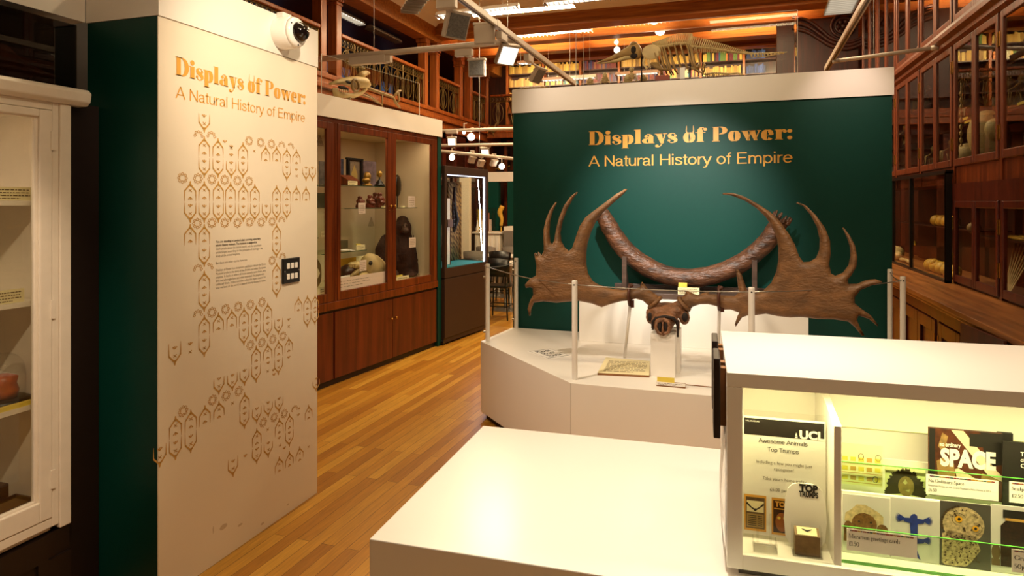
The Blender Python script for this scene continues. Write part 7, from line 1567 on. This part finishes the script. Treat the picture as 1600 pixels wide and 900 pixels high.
b = MB(); va_, vb_ = su(699, 318, -.2).y, su(703, 318, -.2).y; b.box((-.21, va_, zgB+.007), (-.2, vb_, su(700, 310, -.2).z)); b.v = [SH.M @ v for v in b.v]; tag(b.build('white_post', M['label_w']), 'narrow white upright card at the left inside the lit showcase', 'card')
b = MB(); va_, vb_ = su(700, 318, -.15).y, su(708, 318, -.15).y; zc_a = su(704, 355, -.15).z; zc_b = su(704, 343, -.15).z; b.box((-.16, va_, zc_a), (-.15, vb_, zc_b)); b.v = [SH.M @ v for v in b.v]; b.tube([SH.P(-.155, (va_+vb_)/2, zgB+.006), SH.P(-.155, (va_+vb_)/2, zc_a)], .005, 6); tag(b.build('brown_label', mat('brown_tag', '#6b4a34', .6)), 'small brown label on a stem in front of the feather bundle', 'label')

# ================================================================ the far end of the hall
def fbox(name, px0, px1, pt, y_, zb, th, m, lab, cat, grp=None, z1=None, bev=.004):
    a, c = PY(px0, pt, y_), PY(px1, pt, y_); b = MB(); b.box((a.x, y_, zb), (c.x, y_+th, z1 if z1 else a.z)); return tag(b.build(name, m, bevel=bev), lab, cat, grp)
YF = 12.0
t = thing('partition', (-3.2, YF, 0), 'far green exhibition partition with a white header, left of the green title wall', 'partition')
a, c = PY(762, 266, YF), PY(830, 262, YF); b = MB(); b.box((max(-4.45, PY(700, 266, YF).x), YF, 0), (PY(779, 283, YF).x, YF+.12, 2.02)); b.box((PY(793, 283, YF).x, YF, 0), (c.x, YF+.12, 2.02)); b.build('green_boards', M['green'], t); b = MB(); b.box((PY(762, 266, YF).x, YF-.01, 2.02), (c.x, YF+.14, 2.20)); b.build('white_header', M['white'], t)
fbox('cream_partition', 717.5, 733, 277, 10.2, 0, .1, M['cream'], 'narrow cream partition seen through the lit showcase', 'partition')
t = thing('white_sideboard', (-3.5, 11.5, 0), 'white panelled counter at the far end of the hall behind the showcase', 'counter')
a, c = PY(742, 362, 11.5), PY(781, 362, 11.5); b = MB(); b.box((a.x, 11.5, 0), (c.x, 11.97, a.z-.03)); b.build('body', M['old_white'], t); b = MB(); b.box((a.x-.04, 11.46, a.z-.03), (c.x+.04, 11.97, a.z)); b.build('top', M['old_white'], t)
for k in range(5):
    b = MB(); w = (c.x-a.x)/5; x0 = a.x+w*k+.015; x1 = a.x+w*(k+1)-.015; zz = a.z-.07
    b.box((x0, 11.485, .3), (x1, 11.5, zz)); d = b.build('panelled_door', M['old_white'], t, bevel=.003); b = MB(); b.box((x0+.05, 11.48, .36), (x1-.05, 11.485, zz-.05)); b.build('raised_panel', M['white'], d, bevel=.004)
zs_ = a.z
t = thing('table_case', (-3.3, 11.5, zs_), 'clear case with small yellow and pink specimens on the white panelled counter', 'case')
x0, x1, z1c = PY(745, 330, 11.6).x, PY(768, 330, 11.6).x, PY(742, 325, 11.6).z
b = MB(); e = .008; b.box((x0, 11.56, zs_), (x1, 11.56+e, z1c)); b.box((x0, 11.84, zs_), (x1, 11.84+e, z1c)); b.box((x0, 11.56, zs_), (x0+e, 11.84, z1c)); b.box((x1-e, 11.56, zs_), (x1, 11.84, z1c)); b.box((x0, 11.56, z1c), (x1, 11.848, z1c+e)); b.build('panels', M['acryl'], t)
fbox('yellow_banner', 746.5, 753, 327, 11.62, zs_+.001, .02, mat('yellow_print', '#d9c15a', .6, var=.3, scale=30), 'upright yellow patterned card in the far clear case', 'card')
fbox('pink_box', 755, 762, 333, 11.66, zs_+.001, .1, mat('pink_card', '#c98a70', .6), 'pinkish box in the far clear case', 'box')
fbox('pale_cube', 764, 767, 343, 11.64, zs_+.001, .06, M['label_p'], 'small pale pink cube at the right end of the far clear case', 'box')
for px, z_ in ((746, .0), (753, .0)):
    p = PY(px, 350, 11.53); b = MB(); b.lathe([(.03, 0), (.035, .06), (.02, .10), (.005, .22)], (p.x, 11.53, zs_+.001), 10); tag(b.build('white_bust', M['label_w'], smooth=True), 'small white statuette in front of the far clear case, '+('left one' if px == 746 else 'right one'), 'statuette')
fbox('white_plinth', 787, 801, 354, 11.5, 0, .4, M['old_white'], 'plain white plinth at the right of the far counter, below the golden horn', 'plinth')
# horn in a dark niche
b = MB(); p = PY(785, 330, YF-.15); b.tube(cat_rom([PY(783, 353, 11.6), PY(784, 342, 11.6), PY(781, 332, 11.6), PY(785, 322, 11.6)], 5), lerp_list([.03, .035, .05, .045], 5), 10); q = PY(783, 353, 11.6); b.tube([(q.x, 11.6, 0.0), (q.x, 11.6, q.z+.02)], .012, 8); tag(b.build('golden_horn', M['bone_y'], smooth=True), 'golden brown horn-like specimen standing in the gap of the far green partition', 'specimen')
fbox('upholstered_bench', 787, 801, 361, 11.1, .3, .15, M['grey_seat'], 'grey upholstered seat back at the far right beside the white plinth', 'seat')
# tables and bar chairs
def table(px0, px1, py, zt, D, lab, grp=None):
    a, c = PZ(px0, py, zt), PZ(px1, py, zt); y0 = (a.y+c.y)/2; t = thing('cafe_table', ((a.x+c.x)/2, y0+D/2, 0), lab, 'table')
    b = MB(); b.box((a.x, y0, zt-.035), (c.x, y0+D, zt)); b.build('tabletop', M['white'], t, bevel=.004)
    for x in (a.x+.25, c.x-.25):
        for dx in (-.04, .04): b = MB(); b.tube([(x+dx, y0+D/2, .02), (x+dx, y0+D/2, zt-.035)], .024, 10); b.build('leg', M['steel'], t, smooth=True)
        b = MB(); b.lathe([(.24, 0), (.24, .012), (.05, .025)], (x, y0+D/2, 0), 20); b.build('foot', M['steel'], t)
    return a, c, y0
table(700, 815, 411, .72, .55, 'long white cafe table seen behind the acrylic screen'); table(745, 815, 399, .72, .38, 'farther long white cafe table beyond the dark chairs')
def stool(x, y_, h, back, lab, rot=0, m='black'):
    t = thing('bar_chair', (x, y_, 0), lab, 'chair', 'dark chairs at the far tables')
    b = MB(); b.box((x-.17, y_-.17, h-.025), (x+.17, y_+.17, h+.01)); b.build('seat', M[m], t, bevel=.02)
    for sx in (-1, 1):
        for sy in (-1, 1): b = MB(); b.tube([(x+sx*.14, y_+sy*.14, h-.02), (x+sx*.17, y_+sy*.17, 0)], .011, 6); b.build('leg', M['black'], t)
    b = MB(); b.tube([(x+sx*.158, y_+sy*.158, h*.4) for sx, sy in ((-1, -1), (1, -1), (1, 1), (-1, 1))], .008, 6, closed=True); b.build('foot_rail', M['black'], t)
    b = MB(); n = 10; vs = []
    for z_ in (h+.12, h+back):
        for k in range(n+1): a = -pi*.36+pi*.72*k/n; vs.append((x+.2*math.sin(a)*(1 if z_ > h+.2 else .9), y_-.2+.10*(1-math.cos(a))*1.4, z_+(.03*math.cos(a*1.3))))
    b.add(vs, [(k, k+1, n+2+k, n+1+k) for k in range(n)]); b.build('backrest', M[m], t, smooth=True, solid=.02)
    for sx in (-1, 1): b = MB(); b.tube([(x+sx*.14, y_-.17, h), (x+sx*.15, y_-.19, h+.2)], .010, 6); b.build('back_support', M['black'], t)
for px, D_, lab, m in ((701, 9.35, 'dark chair with a curved back, leftmost behind the showcase glass', 'black'), (741, 9.3, 'dark chair left of the acrylic screen at the far-end table', 'black'), (781, 9.3, 'dark chair with bent legs right behind the left barrier posts', 'black'), (785, 10.72, 'dark chair back standing between the two far tables', 'black'), (745, 10.75, 'grey chair back seen through the showcase glass between the far tables', 'grey_seat'), (763, 11.93, 'grey chair beyond the farther table, left of the dark one', 'grey_seat'), (803, 11.8, 'grey chair beyond the farther table beside the green wall edge', 'grey_seat')):
    p = PD(px, 318, D_); stool(p.x, p.y, .46, .36, lab, m=m)
# glazed cases under the left gallery and across the far back wall (dark red wood, pale specimens)
for i, (y0, y1) in enumerate(((8.2, 9.2), (9.2, 10.2), (10.2, 11.2), (11.2, 12.2))):
    t = thing('gallery_base_case', (-4.55, (y0+y1)/2, 0), 'dark glazed wooden case under the left gallery, '+('nearest, behind the showcase', 'second along', 'third along', 'farthest in the corner')[i], 'cabinet', 'cases under the left gallery')
    b = MB(); b.box((-4.618, y0, 0), (-4.60, y1, 2.78)); b.box((-4.60, y0, 0), (-4.56, y0+.06, 2.78)); b.box((-4.60, y1-.06, 0), (-4.56, y1, 2.78)); b.box((-4.6, (y0+y1)/2-.03, 0), (-4.56, (y0+y1)/2+.03, 2.78)); b.box((-4.6, y0, 2.68), (-4.56, y1, 2.78)); b.box((-4.6, y0, 1.9), (-4.56, y1, 1.96)); b.build('body', M['mahog_red'], t)
    MB().box((-4.575, y0+.06, .2), (-4.572, y1-.06, 2.68)).build('glass', M['old_glass'], t)
for i in range(5):
    x0 = -4.3+i*1.1; x1 = x0+1.1
    t = thing('back_wall_case', ((x0+x1)/2, 12.6, 0), 'dark glazed case on the far back wall, %s' % ('in the left corner', 'second from the left corner', 'behind the green partition', 'hidden mostly by the green title wall', 'at the far right')[i], 'cabinet', 'cases along the far back wall')
    b = MB(); b.box((x0, 12.9, 0), (x1, 12.94, 2.86)); 
    for xx in (x0, (x0+x1)/2-.03, x1-.06): b.box((xx, 12.5, 0), (xx+.06, 12.56, 2.86))
    b.box((x0, 12.5, 2.74), (x1, 12.94, 2.86)); b.box((x0, 12.5, 2.0), (x1, 12.56, 2.08)); b.box((x0, 12.5, 0), (x1, 12.56, .9)); b.build('body', M['mahog'], t)
    for z_ in (2.25, 2.5): MB().box((x0, 12.6, z_), (x1, 12.9, z_+.02)).build('shelf', M['mahog_dk'], t)
    MB().box((x0+.06, 12.52, .9), (x1-.06, 12.524, 2.74)).build('glass', M['old_glass'], t)
for k, (px, py, s) in enumerate(((758, 252, .09), (788, 243, .10), (780, 256, .08))):
    p = PY(px, py, 12.7); b = MB(); bone_lump(b, (p.x, 12.75, 2.271), s, rr); b.tube([(p.x-.1, 12.75, 2.30), (p.x+.1, 12.75, 2.36)], .012, 6)
    tag(b.build('bone_specimen', M['bone_y'], smooth=True), 'yellowish skeleton piece in the far back wall case, '+('left one', 'upper right one', 'lower middle one')[k], 'specimen')
# skulls along the edge of the gallery corner
for k, (px, py) in enumerate(((751, 189), (761, 195), (770, 192))):
    p = PY(px, py, 12.0); b = MB(); b.ball((p.x, 12.0, 2.97+.03), (.06, .05, .04)); b.tube([(p.x, 12.0, 3.0), (p.x+.08*(-1 if k < 2 else 1), 11.98, 3.06+.04*k)], [.03, .01], 8); b.tube([(p.x, 12.0, 2.97), (p.x, 12.06, 2.90)], .012, 6)
    tag(b.build('mounted_skull', M['bone_dk'], smooth=True), 'small horned skull fixed below the gallery corner, '+('left', 'middle', 'right')[k]+' of three', 'skull', 'skulls below the gallery corner')

# ================================================================ lighting tracks, spotlights and ceiling lamps
ZTR = 2.975
def track(p, q, lab, name='light_track', w=.045, h=.05):
    p, q = Vector(p), Vector(q); d = (q-p).normalized(); n_ = Vector((-d.y, d.x, 0)).normalized()*w/2; u = Vector((0, 0, h/2)); t = thing(name, (p+q)/2, lab, 'track', 'lighting tracks')
    b = MB(); b.hexa([p-n_-u, p+n_-u, p+n_+u, p-n_+u, q-n_-u, q+n_-u, q+n_+u, q-n_+u]); b.build('rail', M['track'], t, bevel=.006)
    b = MB(); k = n_*.35; b.hexa([p-k-u*1.02+d*.05, p+k-u*1.02+d*.05, p+k-u*.9+d*.05, p-k-u*.9+d*.05, q-k-u*1.02-d*.05, q+k-u*1.02-d*.05, q+k-u*.9-d*.05, q-k-u*.9-d*.05]); b.build('slot', M['track_dk'], t)
    for f in (.15, .55): b = MB(); m_ = p.lerp(q, f); b.tube([m_, (m_.x, m_.y, 4.4)], .0025, 5); b.build('suspension_wire', M['steel'], t)
track((-1.725, 2.2, ZTR), (-1.715, 7.45, ZTR), 'long diagonal light track running from top centre to behind the green wall')
def tube_rail(p, q, lab, r=.026):
    t = thing('round_rail', (Vector(p)+Vector(q))/2, lab, 'rail', 'round lighting rails'); b = MB(); b.tube([p, q], r, 14); b.build('tube', M['track'], t, smooth=True)
    for e_ in (p, q): b = MB(); d = (Vector(q)-Vector(p)).normalized(); b.tube([Vector(e_)-d*.03, Vector(e_)+d*.03], r*1.2, 14); b.build('end_fitting', M['track'], t, smooth=True)
    b = MB(); m_ = (Vector(p)*.6+Vector(q)*.4); b.tube([m_, (m_.x, m_.y, 4.4)], .0025, 5); b.build('suspension_wire', M['steel'], t)
tube_rail((-3.95, 5.36, 2.95), (-1.76, 5.26, 2.95), 'pale round rail crossing from the cream panel to the diagonal track')
track((.80, 2.2, ZTR), (.915, 7.45, ZTR), 'light track rising to the top edge, right of the skeleton case')
tube_rail((.93, 6.90, 2.94), (1.66, 6.58, 2.94), 'white round rail joining the right track to the wooden cornice', .018)
for px0, py0, px1, py1, D0, D1, lab in ((693, 205, 802, 199, 8.6, 9.3, 'upper distant pale rail above the lit showcase'), (693, 228, 802, 224, 9.3, 9.9, 'middle distant pale rail above the lit showcase'), (694, 234, 800, 254, 8.4, 9.2, 'lower slanting distant rail above the lit showcase')):
    t = thing('distant_rail', PD((px0+px1)/2, (py0+py1)/2, (D0+D1)/2), lab, 'rail', 'distant rails'); b = MB(); a, c = PD(px0-25, py0, D0), PD(px1+60, py1, D1); b.tube([a, c], .022, 10); b.build('tube', M['track'], t, smooth=True)
    b = MB(); m_ = a.lerp(c, .4); b.tube([m_, (m_.x, m_.y, 4.4)], .0025, 5); b.build('suspension_wire', M['steel'], t)
def spotlight(c, aim, adapt, lab, size=.15, lens='honey', ad_size=(.13, .05, .075), grp='track spotlights'):
    """square flood head on a stem under its gear box; adapt = gear box centre"""
    c, aim, adapt = Vector(c), Vector(aim).normalized(), Vector(adapt); t = thing('spotlight', c, lab, 'spotlight', grp)
    up = Vector((0, 0, 1)); s_ = aim.cross(up).normalized(); v = s_.cross(aim); h = size/2
    def B(b, x0, x1, y0, y1, z0, z1): b.hexa([c+s_*x+v*y_+aim*z for z in (z0, z1) for x, y_ in ((x0, y0), (x1, y0), (x1, y1), (x0, y1))])
    b = MB(); B(b, -h, h, -h, h, -.03, .012); B(b, -h-.006, h+.006, h-.014, h+.006, -.03, .018); hd = b.build('head', M['track'], t, bevel=.004)
    b = MB(); B(b, -h*.86, h*.86, -h*.86, h*.86, .012, .016); b.build('louvre', M[lens], hd)
    for k in range(3): b = MB(); B(b, -h*.8, h*.8, -h*.6+k*h*.5, -h*.6+k*h*.5+.008, -.045, -.03); b.build('cooling_fin', M['track'], hd)
    b = MB(); b.tube([c-aim*.02+v*h*.9, Vector((adapt.x, adapt.y, adapt.z-.02))], .010, 8); b.build('stem', M['track'], t)
    b = MB(); b.box(adapt-Vector(ad_size)/2, adapt+Vector(ad_size)/2); b.build('gear_box', M['track'], t, bevel=.006)
def near(px, py, d=.0): # on the vertical plane under the diagonal track
    return PX(px, py, -1.72)
spotlight(near(714, 40)+Vector((0, 0, 0)), (.75, -.45, -.35), PX(698, 5, -1.70), 'square spotlight with a grey honeycomb front, uppermost below the diagonal track', .175)
spotlight(PX(757, 53, -1.80), (.15, -1, -.15), PX(776, 38, -1.72), 'boxy pale spotlight beside the crossing of the rails', .16, 'track', (.05, .10, .06))
spotlight(PX(793, 86, -1.70), (.65, -.5, -.6), PX(784, 58, -1.70), 'bright white faced spotlight hanging just right of the crossing of the rails', .17, 'lamp_dim', (.05, .15, .06))
spotlight(PY(745, 106, 5.22), (.10, -1, -.05), PY(725, 83, 5.28), 'square spotlight with a grey honeycomb front hung below the round rail', .145, 'honey', (.16, .05, .06))
spotlight(PX(841, 118, -1.70), (.8, -.2, -.55), PX(826, 92, -1.70), 'small dark backed spotlight above the left end of the green wall header', .15, 'honey', (.05, .15, .06))
t = thing('gear_box', PY(573, 100, 5.30), 'pale grey gear box hanging below the round rail over the reptile case', 'box')
a, c = PY(548, 88, 5.33), PY(604, 101, 5.33); b = MB(); b.box((a.x, 5.29, min(a.z, c.z)+.015), (c.x, 5.36, min(a.z, c.z)+.085)); b.build('body', M['track'], t, bevel=.005); b = MB(); b.box((c.x, 5.3, c.z+.02), (c.x+.05, 5.35, 2.96)); b.build('clip', M['track'], t)
# far spotlights that shine towards the camera
for px, py, D, aim, lens, sz, lab in ((706, 221, 8.62, (.2, -1, -.3), 'lamp_dim', .11, 'white square faced distant spotlight, leftmost in the gap above the showcase'), (758, 237, 9.65, (.2, -.9, -.7), 'lamp_dim', .12, 'flat white faced distant spotlight in the middle of the gap above the showcase')):
    c = PD(px, py, D); spotlight(c, aim, PD(px, py-15 if px < 720 else py-9, D), lab, sz, lens, (.16, .05, .05))
for px, py, D, r, lab in ((736, 214, 8.85, .050, 'brightest distant round spotlight shining straight at the viewer'), (706, 246, 8.56, .04, 'round lit distant spotlight low at the left of the gap above the showcase'), (784, 260, 8.88, .04, 'round lit distant spotlight low at the right of the gap above the showcase'), (725, 207, 8.8, .022, 'small lit distant spotlight just left of the brightest one')):
    c = PD(px, py, D); dr = (C0-c).normalized(); t = thing('round_spotlight', c, lab, 'spotlight', 'distant round spotlights')
    b = MB(); b.lathe([(r*.6, -.12), (r, -.10), (r*1.08, 0), (r, .004)], c, 18, tuple(dr)); b.build('head', M['track'], t, smooth=True); b = MB(); b.lathe([(r*.9, .004), (r*.9, .008)], c, 18, tuple(dr)); b.build('lens', M['lamp_spot'], t)
    b = MB(); b.tube([c-dr*.08, c-dr*.08+Vector((0, 0, .12)), c+Vector((0, .1, .13))], .01, 6); b.build('stem', M['track'], t)
for px, py, D, lab in ((738, 250, 8.69, 'unlit flat distant spotlight head left of the middle of the gap above the showcase'), (752, 256, 8.75, 'unlit slanted distant spotlight head in the middle of the gap above the showcase'), (772, 255, 8.83, 'grey boxy distant spotlight right in the gap above the showcase')):
    c = PD(px, py, D); spotlight(c, (.8, -.4, -.5), c+Vector((0, 0, .10)), lab, .09, 'track', (.05, .05, .05))
# suspended fluorescent lamps
def tube_lamp(p, q, lab, w=.16, lit='lamp', top=4.75, grp='fluorescent lamps', side='track'):
    p, q = Vector(p), Vector(q); d = (q-p).normalized(); n_ = Vector((-d.y, d.x, 0)).normalized()*w/2; t = thing('fluorescent_lamp', (p+q)/2, lab, 'lamp', grp)
    U_ = Vector((0, 0, .05)); b = MB(); b.hexa([p-n_, p+n_, p+n_*.5+U_, p-n_*.5+U_, q-n_, q+n_, q+n_*.5+U_, q-n_*.5+U_]); b.build('housing', M[side], t, bevel=.004)
    b = MB(); z_ = Vector((0, 0, -.002)); k = n_*.85; b.hexa([p-k+z_+d*.03, p+k+z_+d*.03, p+k+d*.03, p-k+d*.03, q-k+z_-d*.03, q+k+z_-d*.03, q+k-d*.03, q-k-d*.03]); b.build('diffuser', M[lit], t)
    b = MB(); n2 = max(3, int((q-p).length/.06))
    for i in range(n2+1):
        m_ = p.lerp(q, i/n2); b.hexa([m_-n_*.95-d*.002-Vector((0, 0, .022)), m_+n_*.95-d*.002-Vector((0, 0, .022)), m_+n_*.95+d*.002-Vector((0, 0, .022)), m_-n_*.95+d*.002-Vector((0, 0, .022)), m_-n_*.95-d*.002, m_+n_*.95-d*.002, m_+n_*.95+d*.002, m_-n_*.95+d*.002])
    b.build('louvre', M['steel'], t)
    for f in (.2, .8): b = MB(); m_ = p.lerp(q, f); b.tube([m_+U_, (m_.x, m_.y, top)], .002, 5); b.build('suspension_wire', M['steel'], t)
tube_lamp(PD(683, 26, 8.6), PD(811, 11, 8.35), 'suspended louvred lamp behind the diagonal track', lit='lamp_dim'); tube_lamp(PD(851, 7, 8.3), PD(985, -8, 8.0), 'suspended louvred lamp cut by the top edge near the centre', lit='lamp_dim')
for px0, py0, px1, py1, lab in ((792, 60, 925, 45, 'bright fluorescent strip between the back beams, left one'), (962, 41, 1046, 31, 'bright fluorescent strip between the back beams, above the dolphin skull')):
    a, c = PY(px0, py0, 10.3), PY(px1, py1, 10.3); a.z = c.z = (a.z+c.z)/2; tube_lamp(a, c, lab, .12, 'lamp', 4.5)
for px0, py0, px1, py1, y_, lab in ((846, 128, 902, 122, 10.9, 'louvred lamp low above the small skeleton on the wall top'), (962, 119, 1030, 113, 10.9, 'louvred lamp hanging behind the dolphin rib cage'), (809, 101, 832, 98, 10.9, 'short louvred lamp left of the dolphin case'), (880, 128, 932, 118, 9.9, 'louvred lamp behind the left end of the dolphin case')):
    a, c = PY(px0, py0, y_), PY(px1, py1, y_); a.z = c.z = (a.z+c.z)/2; tube_lamp(a, c, lab, .14, 'lamp_dim', 4.5)
a, c = PD(1310, 19, 6.4), PD(1326, -40, 5.7); a.z = c.z = (a.z); tube_lamp(a, c, 'wide lit lamp at the top edge left of the right track', .27, 'lamp_dim', 4.75)
a, c = PD(640, 16, 4.2), PD(662, -30, 3.8); c.z = a.z; tube_lamp(a, c, 'pale lamp end at the top edge right of the gallery columns', .12, 'track', 4.75, side='white')
for px0, py0, px1, py1, lab, li in ((520, -8, 564, 9, 'lit lamp under the left gallery ceiling at the top edge', 'lamp_dim'), (577, 18, 622, 38, 'unlit louvred lamp under the left gallery ceiling', 'track')):
    a, c = PX(px0, py0, -4.95), PX(px1, py1, -4.95); a.z = c.z = 4.12; a = Vector((-4.95, a.y, 4.12)); c = Vector((-4.95, c.y, 4.12)); tube_lamp(a, c, lab, .15, li, 4.2)
# globe lamps behind the dolphin
for px, py, lab in ((963, 66, 'upper round white globe lamp behind the dolphin skull'), (964, 78, 'lower round white globe lamp behind the dolphin skull')):
    p = PY(px, py, 11.0); b = MB(); b.ball(p, .055 if py > 70 else .04); b.tube([p, (p.x, p.y, 4.5)], .004, 5); tag(b.build('globe_lamp', emit('globe_glow', '#fff0d0', 2.0), smooth=True), lab, 'lamp')
